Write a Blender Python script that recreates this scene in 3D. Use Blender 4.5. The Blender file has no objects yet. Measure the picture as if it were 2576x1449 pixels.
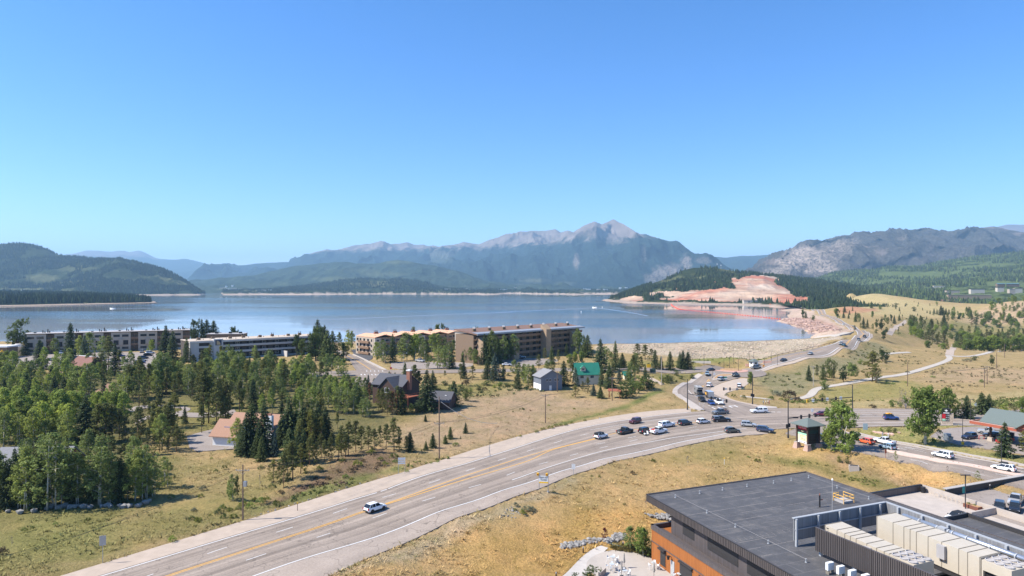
import bpy, bmesh, math, random
import numpy as np
from mathutils import Vector, Matrix
SC = bpy.context.scene
COL = SC.collection
R = math.radians
F, CX, CY, H = 1717.0, 1288.0, 724.5, 42.0
def PD(x, y, D): return np.array(((x-CX)/F*D, D, H+(CY-y)/F*D))
def PZ(x, y, z): return PD(x, y, (H-z)*F/(y-CY))
def _hash(ix, iy, seed):
    h = (ix.astype(np.int64)*374761393 + iy.astype(np.int64)*668265263 + seed*974634777) & 0x7fffffff
    h = ((h ^ (h >> 13))*1274126177) & 0x7fffffff
    return ((h ^ (h >> 16)) & 0xffff)/65535.0
def vnoise(x, y, seed=0):
    x = np.asarray(x, float); y = np.asarray(y, float)
    ix = np.floor(x); iy = np.floor(y); fx = x-ix; fy = y-iy
    ix = ix.astype(np.int64); iy = iy.astype(np.int64)
    fx = fx*fx*fx*(fx*(fx*6-15)+10); fy = fy*fy*fy*(fy*(fy*6-15)+10)
    a = _hash(ix, iy, seed); b = _hash(ix+1, iy, seed); c = _hash(ix, iy+1, seed); d = _hash(ix+1, iy+1, seed)
    return (a*(1-fx)+b*fx)*(1-fy)+(c*(1-fx)+d*fx)*fy
def fbm(x, y, seed=0, oct=4, gain=.5, ridge=False):
    s = 0; a = 1.0; t = 0; f = 1.0
    for o in range(oct):
        n = vnoise(np.asarray(x)*f+13.7*o, np.asarray(y)*f-7.1*o, seed+o)
        if ridge: n = 1-np.abs(2*n-1)
        s = s+a*n; t += a; a *= gain; f *= 2.03
    return s/t
MATS = {}
def new_mat(name):
    m = bpy.data.materials.new(name); m.use_nodes = True
    nt = m.node_tree; b = nt.nodes['Principled BSDF']
    return m, nt, b
def rgba(c): return (c[0], c[1], c[2], 1.0)
def node(nt, typ, **kw):
    n = nt.nodes.new(typ)
    for k, v in kw.items():
        if k.startswith('i_'): n.inputs[int(k[2:]) if k[2:].isdigit() else k[2:].replace('_', ' ')].default_value = v
        else: setattr(n, k, v)
    return n
def noise_fac(nt, coord, scale, detail=4, rough=.55, vec_scale=None):
    src = coord
    if vec_scale:
        mp = node(nt, 'ShaderNodeMapping'); mp.inputs['Scale'].default_value = vec_scale
        nt.links.new(coord, mp.inputs['Vector']); src = mp.outputs[0]
    n = node(nt, 'ShaderNodeTexNoise'); n.inputs['Scale'].default_value = scale
    n.inputs['Detail'].default_value = detail; n.inputs['Roughness'].default_value = rough
    nt.links.new(src, n.inputs['Vector']); return n.outputs['Fac']
def ramp(nt, fac, stops):
    r = node(nt, 'ShaderNodeValToRGB'); e = r.color_ramp.elements
    while len(e) < len(stops): e.new(.5)
    for k, (p, c) in enumerate(stops): e[k].position = p; e[k].color = rgba(c)
    nt.links.new(fac, r.inputs['Fac']); return r.outputs['Color']
def mixc(nt, fac, a, b, mode='MIX'):
    m = node(nt, 'ShaderNodeMix', data_type='RGBA', blend_type=mode)
    for s, v in ((0, fac), (6, a), (7, b)):
        if hasattr(v, 'is_output'): nt.links.new(v, m.inputs[s])
        elif s == 0: m.inputs[0].default_value = v
        else: m.inputs[s].default_value = rgba(v)
    return m.outputs[2]
def bump(nt, b, height, strength=.3, dist=.1):
    n = node(nt, 'ShaderNodeBump'); n.inputs['Strength'].default_value = strength; n.inputs['Distance'].default_value = dist
    nt.links.new(height, n.inputs['Height']); nt.links.new(n.outputs[0], b.inputs['Normal'])
def M(name, c, rough=.6, metal=0., var=.12, scale=3., spec=.3, bmp=0., vs=None, coord='Object', alt=None, coat=0.):
    """plain painted / weathered surface: colour broken up by two sizes of noise"""
    if name in MATS: return MATS[name]
    m, nt, b = new_mat(name)
    tc = node(nt, 'ShaderNodeTexCoord').outputs[coord]
    n1 = noise_fac(nt, tc, scale, 5, .6, vs)
    lo = [v*(1-var) for v in c]; hi = [min(1, v*(1+var)) for v in (alt or c)]
    col = ramp(nt, n1, [(.3, lo), (.7, hi)])
    nt.links.new(col, b.inputs['Base Color'])
    b.inputs['Roughness'].default_value = rough; b.inputs['Metallic'].default_value = metal
    b.inputs['Specular IOR Level'].default_value = spec; b.inputs['Coat Weight'].default_value = coat
    if bmp: bump(nt, b, n1, bmp, .05)
    MATS[name] = m; return m
def link(o, parent=None):
    COL.objects.link(o)
    if parent is not None: o.parent = parent
    return o
def tag(o, label=None, cat=None, group=None, kind=None):
    if label: o['label'] = label
    if cat: o['category'] = cat
    if group: o['group'] = group
    if kind: o['kind'] = kind
    return o
def thing(name, loc, label, cat, group=None, rz=0., scale=1.):
    o = link(bpy.data.objects.new(name, None)); o.location = Vector([float(v) for v in loc]); o.rotation_euler.z = rz
    o.scale = (scale,)*3; o.empty_display_size = .3
    return tag(o, label, cat, group)
def np_mesh(name, V, faces, mats=(), mi=None, smooth=False, uv=None, col=None):
    """faces: (n,3) or (n,4) int array"""
    V = np.asarray(V, np.float32); faces = np.asarray(faces, np.int32); k = faces.shape[1]
    me = bpy.data.meshes.new(name)
    me.vertices.add(len(V)); me.vertices.foreach_set('co', V.ravel())
    me.loops.add(faces.size); me.loops.foreach_set('vertex_index', faces.ravel())
    me.polygons.add(len(faces)); me.polygons.foreach_set('loop_start', np.arange(0, faces.size, k, dtype=np.int32))
    for m in mats: me.materials.append(m)
    if mi is not None: me.polygons.foreach_set('material_index', np.asarray(mi, np.int32))
    me.update(calc_edges=True)
    me.polygons.foreach_set('use_smooth', np.full(len(faces), smooth, bool))
    if uv is not None:
        l = me.uv_layers.new(name='UVMap'); l.data.foreach_set('uv', np.asarray(uv, np.float32)[faces.ravel()].ravel())
    if col is not None:
        a = me.color_attributes.new('Col', 'FLOAT_COLOR', 'POINT')
        c = np.ones((len(V), 4), np.float32); c[:, :np.shape(col)[1]] = col; a.data.foreach_set('color', c.ravel())
    return me
def np_obj(name, me, parent=None, loc=None):
    o = link(bpy.data.objects.new(name, me), parent)
    if loc is not None: o.location = Vector([float(v) for v in loc])
    return o
class MB:
    """collects simple solids into ONE mesh"""
    def __init__(s): s.v = []; s.f = []; s.m = []; s.sm = []; s.mi = 0; s.smooth = False
    def add(s, vs, fs):
        k = len(s.v); s.v += [tuple(float(c) for c in p) for p in vs]
        for f in fs: s.f.append(tuple(k+i for i in f)); s.m.append(s.mi); s.sm.append(s.smooth)
        return s
    def hexa(s, p):   # 8 points: bottom ring 4, top ring 4
        return s.add(p, [(3, 2, 1, 0), (4, 5, 6, 7), (0, 1, 5, 4), (1, 2, 6, 5), (2, 3, 7, 6), (3, 0, 4, 7)])
    def box(s, x0, y0, z0, x1, y1, z1):
        return s.hexa([(x0, y0, z0), (x1, y0, z0), (x1, y1, z0), (x0, y1, z0), (x0, y0, z1), (x1, y0, z1), (x1, y1, z1), (x0, y1, z1)])
    def cbox(s, c, d): return s.box(c[0]-d[0]/2, c[1]-d[1]/2, c[2]-d[2]/2, c[0]+d[0]/2, c[1]+d[1]/2, c[2]+d[2]/2)
    def prism(s, poly, z0, z1):
        n = len(poly); area = sum(poly[i][0]*poly[(i+1) % n][1]-poly[(i+1) % n][0]*poly[i][1] for i in range(n))
        if area < 0: poly = poly[::-1]
        return s.add([(p[0], p[1], z0) for p in poly]+[(p[0], p[1], z1) for p in poly],
                     [tuple(range(n-1, -1, -1)), tuple(range(n, 2*n))]+[(i, (i+1) % n, n+(i+1) % n, n+i) for i in range(n)])
    def ext(s, prof, y0, y1):      # profile in (x,z), extruded along y
        n = len(prof); area = sum(prof[i][0]*prof[(i+1) % n][1]-prof[(i+1) % n][0]*prof[i][1] for i in range(n))
        if area < 0: prof = prof[::-1]
        return s.add([(p[0], y0, p[1]) for p in prof]+[(p[0], y1, p[1]) for p in prof],
                     [tuple(range(n)), tuple(range(2*n-1, n-1, -1))]+[((i+1) % n, i, n+i, n+(i+1) % n) for i in range(n)])
    def tube(s, p, q, r0, r1=None, n=8, caps=True):
        p = Vector(p); q = Vector(q); r1 = r0 if r1 is None else r1; d = (q-p)
        if d.length < 1e-6: return s
        d.normalize(); a = d.orthogonal().normalized(); b = d.cross(a)
        vs = []
        for c, r in ((p, r0), (q, r1)):
            for i in range(n):
                t = 2*math.pi*i/n; vs.append(c+a*(r*math.cos(t))+b*(r*math.sin(t)))
        fs = [(i, (i+1) % n, n+(i+1) % n, n+i) for i in range(n)]
        if caps: fs += [tuple(range(n-1, -1, -1)), tuple(range(n, 2*n))]
        return s.add(vs, fs)
    def path(s, pts, r, n=6):
        for a, b in zip(pts[:-1], pts[1:]): s.tube(a, b, r, r, n)
        return s
    def lathe(s, prof, c=(0, 0), n=12):   # (r,z) pairs
        vs = []; fs = []; k = len(prof)
        for r, z in prof:
            for i in range(n):
                t = 2*math.pi*i/n; vs.append((c[0]+r*math.cos(t), c[1]+r*math.sin(t), z))
        for j in range(k-1):
            for i in range(n): fs.append((j*n+i, j*n+(i+1) % n, (j+1)*n+(i+1) % n, (j+1)*n+i))
        fs += [tuple(range(n-1, -1, -1)), tuple(range((k-1)*n, k*n))]
        return s.add(vs, fs)
    def mesh(s, name, mats, origin=None):
        me = bpy.data.meshes.new(name)
        v = s.v if origin is None else [(a-origin[0], b-origin[1], c-origin[2]) for a, b, c in s.v]
        me.from_pydata(v, [], s.f)
        for m in (mats if isinstance(mats, (list, tuple)) else [mats]): me.materials.append(m)
        me.polygons.foreach_set('material_index', s.m); me.polygons.foreach_set('use_smooth', s.sm); me.update()
        return me
    def build(s, name, mats, parent=None, loc=None, origin=None, rz=0.):
        o = np_obj(name, s.mesh(name, mats, origin), parent, loc if loc is not None else origin); o.rotation_euler.z = rz
        return o
def copy_tree(o, parent=None):
    c = o.copy(); COL.objects.link(c)
    if parent is not None: c.parent = parent
    for ch in list(o.children): copy_tree(ch, c)
    return c
LAKE = 4.0
CTRL = []   # (bearing, ln distance, height)
def cz(z, *pts):
    for x, y in pts:
        D = (H-z)*F/(y-CY); CTRL.append(((x-CX)/F, math.log(D), z))
def cd(*pts):
    for x, y, D in pts: CTRL.append(((x-CX)/F, math.log(D), H+(CY-y)/F*D))
def cw(z, D, *xs):
    for x in xs: CTRL.append(((x-CX)/F, math.log(D), z))
cz(0, (-300, 1449), (0, 1449), (100, 1380), (260, 1417), (0, 1290), (300, 1330), (640, 1330), (520, 1250), (300, 1230), (0, 1180), (-300, 1180), (960, 1233), (1288, 1128),
   (420, 1449), (640, 1449), (900, 1290), (1200, 1250), (1288, 1240), (1450, 1110), (1500, 1150), (1613, 1060), (1690, 1100), (1738, 1040), (1800, 1060), (1850, 1085),
   (1900, 1030), (1930, 1080), (2000, 1090), (2000, 1030), (2110, 1030), (2100, 1075), (2280, 1030), (2280, 1070), (2450, 1030), (2450, 1070), (2700, 1030), (2700, 1080),
   (1760, 1020), (1885, 1018), (830, 1440), (1140, 1300), (420, 1520), (0, 1600), (500, 1620), (-300, 1600), (700, 1500), (900, 1600), (1430, 1190), (1530, 1158), (750, 1260), (1100, 1155),
   (2250, 1112), (2350, 1130), (2440, 1150), (2576, 1175), (2700, 1200), (2150, 1130), (2232, 1150), (2380, 1183), (2540, 1222), (2700, 1260), (2400, 1090), (2550, 1100), (2300, 1090))
cz(.5, (600, 1110), (500, 1140), (300, 1120), (0, 1100), (-300, 1100), (850, 1120), (1100, 1100), (1000, 1080), (1400, 1040), (1500, 1030), (1650, 1020), (700, 1090))
cz(1.6, (860, 1165), (930, 1150))
cz(1.5, (1200, 1030), (1350, 1000), (900, 1050), (500, 1050), (200, 1040), (0, 1030), (-300, 1030), (1600, 985), (1680, 990))
cz(3, (1060, 1000), (700, 990), (400, 980), (100, 975), (1250, 975), (1400, 965), (1550, 960), (-300, 970), (1680, 955))
cz(4.6, (900, 945), (950, 945), (1100, 938), (1288, 935), (1450, 930), (600, 930), (300, 930), (0, 930), (-300, 930), (1560, 925), (1600, 930))
cz(5.6, (0, 890), (200, 890), (400, 890), (600, 895), (860, 890), (940, 900), (1050, 905), (1200, 905), (1350, 905), (1470, 890), (-400, 890), (900, 877), (1290, 885))
cz(5.2, (0, 868), (-400, 868), (300, 868), (600, 868), (900, 869), (1200, 869), (1430, 871))
for x in (-900, -400, 0, 300, 600, 900, 1200, 1380): cw(3.9, 485, x); cw(-3, 540, x)
cz(0, (1700, 990), (1790, 990), (1745, 965), (1800, 985))
cz(.6, (1750, 955), (1810, 960), (1860, 975), (1880, 960))
cz(2, (1775, 943), (1839, 931), (1900, 938), (1755, 925), (1839, 920), (1700, 935), (1930, 930))
cz(3.4, (1932, 905), (1932, 918), (1750, 914), (1840, 911), (1650, 915))
cz(6, (2050, 880), (2032, 900), (2010, 890))
cz(8, (2125, 856), (2117, 876), (2157, 863), (2187, 848), (2155, 842), (2190, 842), (2154, 832), (2180, 833), (2107, 812), (2140, 818), (2042, 782), (2087, 795), (2040, 779), (1972, 761), (1985, 761), (2064, 790))
cz(8, (1540, 864), (1640, 862), (1740, 859.5), (1840, 857.5), (1932, 855), (2000, 852), (2044, 849.7), (2090, 845))
cz(7, (1480, 866))
cz(5.2, (1520, 884)); cz(4.8, (1563, 888)); cz(3.9, (1640, 895)); cz(2.8, (1738, 902)); cz(2.6, (1850, 904), (1900, 903)); cz(3.4, (1932, 899)); cz(5, (1990, 889))
for x, D in ((1540, 432), (1640, 437), (1740, 445), (1840, 452), (1932, 460), (2000, 472), (2030, 484)): cw(3.4, D+16, x); cw(-5, D+60, x)
for x, y in ((2042, 848), (2024, 832), (2002, 822), (1974, 813), (1952, 808), (1966, 802), (1980, 796), (1969, 782), (1947, 773.5), (1932, 770), (1880, 768)):
    cz(4, (x, y)); D = 38*F/(y-CY); cw(-3, D*.97, x-45)
cd((2064, 826, 590), (2030, 808, 700), (2015, 800, 770), (2010, 790, 900), (1995, 777, 1150), (1965, 768, 1400), (2090, 832, 540))
for D in (650, 800, 1000, 1300): cw(-6, D, -400, 400, 1000, 1500, 1700)
cw(-6, 1000, 1850); cw(-6, 750, 1850); cw(-6, 1250, 1860)
cz(5.5, (2100, 893), (2170, 875), (2215, 850)); cz(2.5, (2000, 925), (2100, 918), (2200, 900)); cz(.6, (1940, 960), (2050, 950), (2180, 940), (2000, 940)); cz(-.5, (1960, 985), (2050, 985), (2100, 965), (2250, 945))
cz(-.5, (2360, 915), (2394, 900), (2480, 930), (2576, 950), (2700, 950)); cz(.5, (2240, 872), (2330, 876), (2400, 882)); cz(-1, (2494, 885), (2576, 893), (2700, 900))
cz(-1, (2100, 1005), (2250, 1000), (2400, 1000), (2576, 990), (2700, 990), (1990, 1005))
cw(-8, 540, 2330, 2450, 2576, 2800); cw(-14, 640, 2360, 2450, 2576, 2800); cw(-14, 780, 2430, 2576, 2800)
cd((2159, 733, 1500), (2244, 746, 1350), (2307, 754.5, 1260), (2382, 768, 1150), (2200, 780, 960), (2160, 790, 850), (2220, 815, 680), (2250, 828, 600), (2280, 800, 800), (2300, 830, 660),
   (2300, 780, 980), (2380, 790, 940), (2400, 805, 850), (2134, 780, 1120), (2112, 774, 920), (2150, 772, 930), (2200, 772, 1000), (2080, 782, 1100), (2440, 788, 960), (2480, 768, 1050), (2530, 760, 1020), (2600, 757, 1000),
   (2560, 790, 900), (2490, 800, 900), (2700, 757, 1000))
cd((2060, 779, 1400), (2000, 774, 1500), (1950, 771, 1560), (2100, 781, 1500), (2128, 775, 1620), (2050, 771, 1750), (2100, 783, 1150), (2128, 778, 1300), (2148, 762, 1500))
cd((2200, 741, 1450), (2250, 750, 1450), (2300, 758, 1450), (2400, 772, 1400), (2500, 773, 1350), (2600, 768, 1350), (2750, 768, 1350)); cw(8, 1750, 2160); cw(0, 1700, 2300); cw(-5, 1700, 2400, 2500, 2600, 2800); cw(-5, 2200, 2100, 2300, 2500, 2800); cw(-6, 1900, 1000, 1500, 0, -400); cw(-6, 2200, 1000, 1500, 0, -400); cw(2, 1900, 1900, 2000)
cz(-5, (1550, 1420), (1450, 1449), (1640, 1407), (1500, 1400), (1600, 1500), (1480, 1560), (1800, 1560), (1700, 1380), (1900, 1400), (2100, 1400), (2300, 1449), (2576, 1449), (2800, 1449), (2200, 1600), (2800, 1600))
cz(-1.4, (1330, 1290), (1420, 1245), (1560, 1200), (1700, 1150), (1850, 1130), (1960, 1120)); cz(-.4, (1290, 1262), (2040, 1122), (1400, 1215))
cz(-2.2, (1250, 1370), (1330, 1325), (1600, 1250), (1800, 1190), (2000, 1160), (1120, 1400)); cz(-3.8, (1400, 1365), (1480, 1350), (1560, 1345), (1640, 1305), (1680, 1300), (1300, 1420), (1350, 1449))
cz(-1, (1000, 1449), (980, 1400)); cz(-3, (1100, 1500), (1200, 1449), (2120, 1185), (2200, 1200), (2280, 1220), (1950, 1200)); cz(-2, (2230, 1185), (2330, 1205)); cz(-.3, (2420, 1215), (2470, 1220), (2300, 1172), (2150, 1145), (2080, 1128))
CA = np.array(CTRL); _keep = []
for i, c in enumerate(CA):
    if all(math.hypot(c[0]-CA[j][0], (c[1]-CA[j][1])) > .006 for j in _keep): _keep.append(i)
CA = CA[_keep]; KX = CA[:, :2]*np.array((1., 1.))
_K = np.hypot(KX[:, None, 0]-KX[None, :, 0], KX[:, None, 1]-KX[None, :, 1])
_K = -np.sqrt(_K**2+.012**2) + np.eye(len(KX))*-.002
_n = len(KX); _A = np.zeros((_n+1, _n+1)); _A[:_n, :_n] = _K; _A[_n, :_n] = _A[:_n, _n] = 1
_W = np.linalg.solve(_A, np.append(CA[:, 2], 0))
def T_uv(u, v):
    u = np.asarray(u, float).ravel(); v = np.asarray(v, float).ravel(); out = np.empty(len(u))
    for k in range(0, len(u), 20000):
        d = np.hypot(u[k:k+20000, None]-KX[None, :, 0], v[k:k+20000, None]-KX[None, :, 1])
        out[k:k+20000] = -np.sqrt(d*d+.012**2) @ _W[:_n] + _W[_n]
    return out
def T(x, y):
    x = np.atleast_1d(np.asarray(x, float)); y = np.atleast_1d(np.asarray(y, float))
    y = np.maximum(y, 40.); return T_uv(x/y, np.log(y))
_VG = np.linspace(math.log(60), math.log(2300), 700)
def G(x, y):
    """point of the terrain seen along a sight line"""
    u = (x-CX)/F; z = T_uv(np.full(700, u), _VG); D = np.exp(_VG); zr = H+(CY-y)/F*D
    i = np.argmax(z >= zr)
    if z[i] < zr[i]: i = 699
    if i > 0:
        a = zr[i-1]-z[i-1]; b = z[i]-zr[i]; t = a/(a+b+1e-9) if b >= 0 else 1.; d = D[i-1]+(D[i]-D[i-1])*t
    else: d = D[0]
    return np.array((u*d, d, float(T_uv([u], [math.log(d)])[0])))
def GS(pts): return np.array([G(x, y) for x, y in pts])
ROADPOLY = []
def resamp(P, n):
    P = np.asarray(P, float); d = np.r_[0, np.cumsum(np.hypot(*np.diff(P[:, :2], axis=0).T))]
    t = np.linspace(0, d[-1], n); return np.stack([np.interp(t, d, P[:, k]) for k in range(P.shape[1])], 1)
def chaikin(P, it=2):
    P = np.asarray(P, float)
    for _ in range(it):
        Q = np.empty((2*len(P)-2, P.shape[1])); Q[0::2] = .75*P[:-1]+.25*P[1:]; Q[1::2] = .25*P[:-1]+.75*P[1:]
        P = np.vstack([P[:1], Q, P[-1:]])
    return P
def ribbon(name, L, Rr, mat, lift, step=3., m=8, parent=None, cut=True, skirt=.5, world=False, kind='structure'):
    L = chaikin(L if world else GS(L)); Rr = chaikin(Rr if world else GS(Rr))
    ln = np.hypot(*np.diff(L[:, :2], axis=0).T).sum(); n = max(4, int(ln/step))
    L = resamp(L, n); Rr = resamp(Rr, n)
    w = np.linspace(0, 1, m+1)
    X = L[:, None, :2]*(1-w)[None, :, None]+Rr[:, None, :2]*w[None, :, None]
    Z = T(X[..., 0].ravel(), X[..., 1].ravel()).reshape(n, m+1)+lift
    P = np.concatenate([X, Z[..., None]], 2)
    lo = P[:, :1].copy(); lo[..., 2] -= skirt; hi = P[:, -1:].copy(); hi[..., 2] -= skirt
    P = np.concatenate([lo, P, hi], 1); mm = m+3
    al = np.r_[0, np.cumsum(np.hypot(*np.diff(X[:, m//2], axis=0).T))]
    wd = np.hypot(*(L[:, :2]-Rr[:, :2]).T).mean(); ac = np.r_[0, w*wd, wd]
    uv = np.stack(np.broadcast_arrays(ac[None, :], al[:, None]), 2).reshape(-1, 2)
    i = (np.arange(n-1)[:, None]*mm+np.arange(mm-1)[None, :]).ravel()
    f = np.stack([i, i+1, i+1+mm, i+mm], 1)
    c = np.cross(P.reshape(-1, 3)[f[len(f)//2, 1]]-P.reshape(-1, 3)[f[len(f)//2, 0]], P.reshape(-1, 3)[f[len(f)//2, 3]]-P.reshape(-1, 3)[f[len(f)//2, 0]])
    if c[2] < 0: f = f[:, ::-1]
    o = np_obj(name, np_mesh(name, P.reshape(-1, 3), f, [mat], uv=uv), parent)
    if kind: o['kind'] = kind
    if cut: ROADPOLY.append(np.vstack([L[:, :2], Rr[::-1, :2]]))
    return o
def stripe(name, pts, w, mat, lift, parent, dash=None, world=False, off=0., step=2.):
    P = chaikin(pts if world else GS(pts)); ln = np.hypot(*np.diff(P[:, :2], axis=0).T).sum(); n = max(3, int(ln/step)); P = resamp(P, n)
    t = np.gradient(P[:, :2], axis=0); t /= np.linalg.norm(t, axis=1)[:, None]; nn = np.stack([-t[:, 1], t[:, 0]], 1)
    A = P[:, :2]+nn*(off+w/2); B = P[:, :2]+nn*(off-w/2)
    za = T(A[:, 0], A[:, 1])+lift; zb = T(B[:, 0], B[:, 1])+lift
    V = np.empty((2*n, 3)); V[0::2, :2] = A; V[1::2, :2] = B; V[0::2, 2] = za; V[1::2, 2] = zb
    i = np.arange(n-1)
    if dash:
        s = i*(ln/(n-1)); i = i[(s % dash[0]) < dash[1]]
    f = np.stack([2*i, 2*i+1, 2*i+3, 2*i+2], 1)
    o = np_obj(name, np_mesh(name, V, f, [mat]), parent); o['kind'] = 'structure'; return o
def patch(name, pts, mat, lift, parent=None, world=False, cut=True, cell=2.0, smooth=2):
    """paved area of free outline, draped: clipped grid over the polygon"""
    P = np.asarray(pts if world else GS(pts))[:, :2]
    P = np.vstack([P, P[:1]])
    if smooth: P = chaikin(P, smooth)
    bm = bmesh.new(); vs = [bm.verts.new((p[0], p[1], 0)) for p in P[:-1]]
    bm.faces.new(vs); bmesh.ops.triangulate(bm, faces=bm.faces[:])
    for ax in (0, 1):
        a, b = P[:, ax].min(), P[:, ax].max(); k = max(1, int((b-a)/cell)); k = min(k, 60)
        for q in range(1, k):
            no = [0, 0, 0]; no[ax] = 1; co = [0, 0, 0]; co[ax] = a+(b-a)*q/k
            bmesh.ops.bisect_plane(bm, geom=bm.verts[:]+bm.edges[:]+bm.faces[:], plane_co=co, plane_no=no)
    X = np.array([v.co[:2] for v in bm.verts]); z = T(X[:, 0], X[:, 1])+lift
    for v, q in zip(bm.verts, z): v.co.z = q
    e = [x for x in bm.edges if x.is_boundary]
    r = bmesh.ops.extrude_edge_only(bm, edges=e)
    for g in r['geom']:
        if isinstance(g, bmesh.types.BMVert): g.co.z -= .4
    bmesh.ops.recalc_face_normals(bm, faces=bm.faces[:])
    if sum(f.normal.z for f in bm.faces) < 0: bmesh.ops.reverse_faces(bm, faces=bm.faces[:])
    me = bpy.data.meshes.new(name); bm.to_mesh(me); bm.free(); me.materials.append(mat)
    o = np_obj(name, me, parent); o['kind'] = 'structure'
    if cut: ROADPOLY.append(P[:-1])
    return o
def asphalt(name, c, streak=.33, crack=.6):
    m, nt, b = new_mat(name)
    uv = node(nt, 'ShaderNodeTexCoord'); u = uv.outputs['UV']; ob = uv.outputs['Object']
    s = noise_fac(nt, u, 1., 3, .5, (.55, .004, 1)); f = noise_fac(nt, ob, 3.5, 6, .75); g = noise_fac(nt, ob, .12, 4, .6)
    c1 = ramp(nt, s, [(.3, [v*(1-streak) for v in c]), (.68, [v*(1+streak) for v in c])])
    c2 = mixc(nt, .55, c1, ramp(nt, f, [(.25, (.5,)*3), (.75, (1.5,)*3)]), 'MULTIPLY')
    c3 = mixc(nt, .5, c2, ramp(nt, g, [(.3, (.8, .78, .76)), (.7, (1.2, 1.2, 1.2))]), 'MULTIPLY')
    v = node(nt, 'ShaderNodeTexVoronoi', feature='DISTANCE_TO_EDGE'); v.inputs['Scale'].default_value = .13
    wv = node(nt, 'ShaderNodeVectorMath', operation='ADD'); nn = node(nt, 'ShaderNodeTexNoise'); nn.inputs['Scale'].default_value = .5
    nt.links.new(ob, nn.inputs['Vector']); sc = node(nt, 'ShaderNodeVectorMath', operation='SCALE'); sc.inputs['Scale'].default_value = 3.
    nt.links.new(nn.outputs['Color'], sc.inputs[0]); nt.links.new(ob, wv.inputs[0]); nt.links.new(sc.outputs[0], wv.inputs[1]); nt.links.new(wv.outputs[0], v.inputs['Vector'])
    ck = ramp(nt, v.outputs['Distance'], [(.0, (1-crack*.6,)*3), (.012, (1, 1, 1))])
    c4 = mixc(nt, 1., c3, ck, 'MULTIPLY')
    nt.links.new(c4, b.inputs['Base Color']); b.inputs['Roughness'].default_value = .85; b.inputs['Specular IOR Level'].default_value = .2
    bump(nt, b, f, .25, .02)
    MATS[name] = m; return m
mA = asphalt('highway_asphalt', (.255, .208, .168)); mA2 = asphalt('street_asphalt', (.24, .197, .162), .16); mSh = asphalt('shoulder_paving', (.33, .27, .22), .08, .7)
mLot = asphalt('lot_asphalt', (.27, .23, .20), .05); mDark = asphalt('new_asphalt', (.085, .083, .085), .08, .1)
mGr = M('gravel', (.40, .32, .25), .95, var=.1, scale=.5, bmp=.15); mCon = M('concrete_paving', (.41, .355, .305), .9, var=.1, scale=.6)
mWh = M('white_road_paint', (.6, .585, .56), .7, var=.12, scale=2.); mYe = M('yellow_road_paint', (.62, .33, .06), .7, var=.15, scale=2.)
mTrail = M('trail_paving', (.42, .37, .31), .95, var=.12, scale=.8); mPink = M('red_concrete', (.50, .29, .22), .9, var=.15, scale=.7)
hwU = [(-60, 1540), (247, 1449), (644, 1330), (964, 1233), (1288, 1128), (1458, 1074.5), (1613, 1049), (1738, 1036), (1830, 1030), (1932, 1027), (2107, 1027), (2280, 1028), (2450, 1030), (2750, 1033)]
hwL = [(420, 1530), (644, 1448), (1288, 1227), (1500, 1159), (1678, 1119), (1838, 1089), (1932, 1080), (2060, 1077), (2165, 1075), (2280, 1071), (2450, 1071), (2750, 1073)]
upO = [(-120, 1530), (152, 1449), (259, 1417), (644, 1301), (751, 1267), (926, 1212), (1019, 1189), (1106, 1157), (1288, 1102), (1335, 1090), (1478, 1057), (1608, 1036), (1738, 1027)]
loO = [(640, 1530), (834, 1449), (964, 1384), (1144, 1304), (1288, 1252), (1438, 1194), (1538, 1162), (1678, 1129), (1838, 1097), (1932, 1091)]
HW = ribbon('highway', hwU, hwL, mA, .05, 2.5, 14)
ribbon('shoulder_road', upO, hwU[:8], mGr, .03, 2.5, 4); ribbon('shoulder_road', hwL[:7], loO, mSh, .04, 2.5, 4)
stripe('edge_line', hwU[:8], .25, mWh, .062, HW, off=-.5); stripe('edge_line', hwL[:6], .25, mWh, .062, HW, off=.2)
stripe('lane_line', [(1485, 1082), (1613, 1060), (1770, 1044)], .18, mWh, .062, HW)
stripe('lane_line', [(1288, 1208), (1400, 1169), (1538, 1127), (1688, 1102), (1763, 1092), (1878, 1078)], .22, mWh, .062, HW)
ye = [(-40+260, 1520), (422, 1449), (644, 1378), (916, 1287), (969, 1269)]
stripe('centre_line', ye, .2, mYe, .062, HW, off=.22); stripe('centre_line', ye, .2, mYe, .062, HW, off=-.22)
stripe('centre_line', [(969, 1268), (1130, 1211), (1288, 1159), (1373, 1134), (1498, 1103), (1558, 1087), (1613, 1079), (1788, 1058)], .3, mYe, .062, HW)
stripe('centre_line', [(969, 1270), (1130, 1219), (1288, 1173), (1338, 1157), (1365, 1142), (1395, 1129), (1498, 1104.5)], .3, mYe, .0625, HW)
D12 = (12.2, 3.3)
def between(a, b, t):
    A = resamp(chaikin(GS(a)), 80); B = resamp(chaikin(GS(b)), 80); return A*(1-t)+B*t
yel = GS(ye+[(1288, 1159), (1498, 1103), (1613, 1079), (1788, 1058)])
yl = resamp(chaikin(yel), 80)
U8 = resamp(chaikin(GS(hwU[:9])), 80); L8 = resamp(chaikin(GS(hwL[:7])), 80)
stripe('lane_line', [(80, 1560), (130, 1547), (674, 1376), (836, 1285)][:1]+[(320, 1470), (520, 1392), (697, 1340), (835, 1293), (955, 1253), (1060, 1223), (1145, 1195), (1215, 1171), (1288, 1148), (1348, 1128), (1410, 1110), (1460, 1095), (1515, 1085), (1580, 1076), (1650, 1067), (1730, 1057)], .16, mWh, .062, HW, (12.2, 3.3), step=.55)
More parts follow.
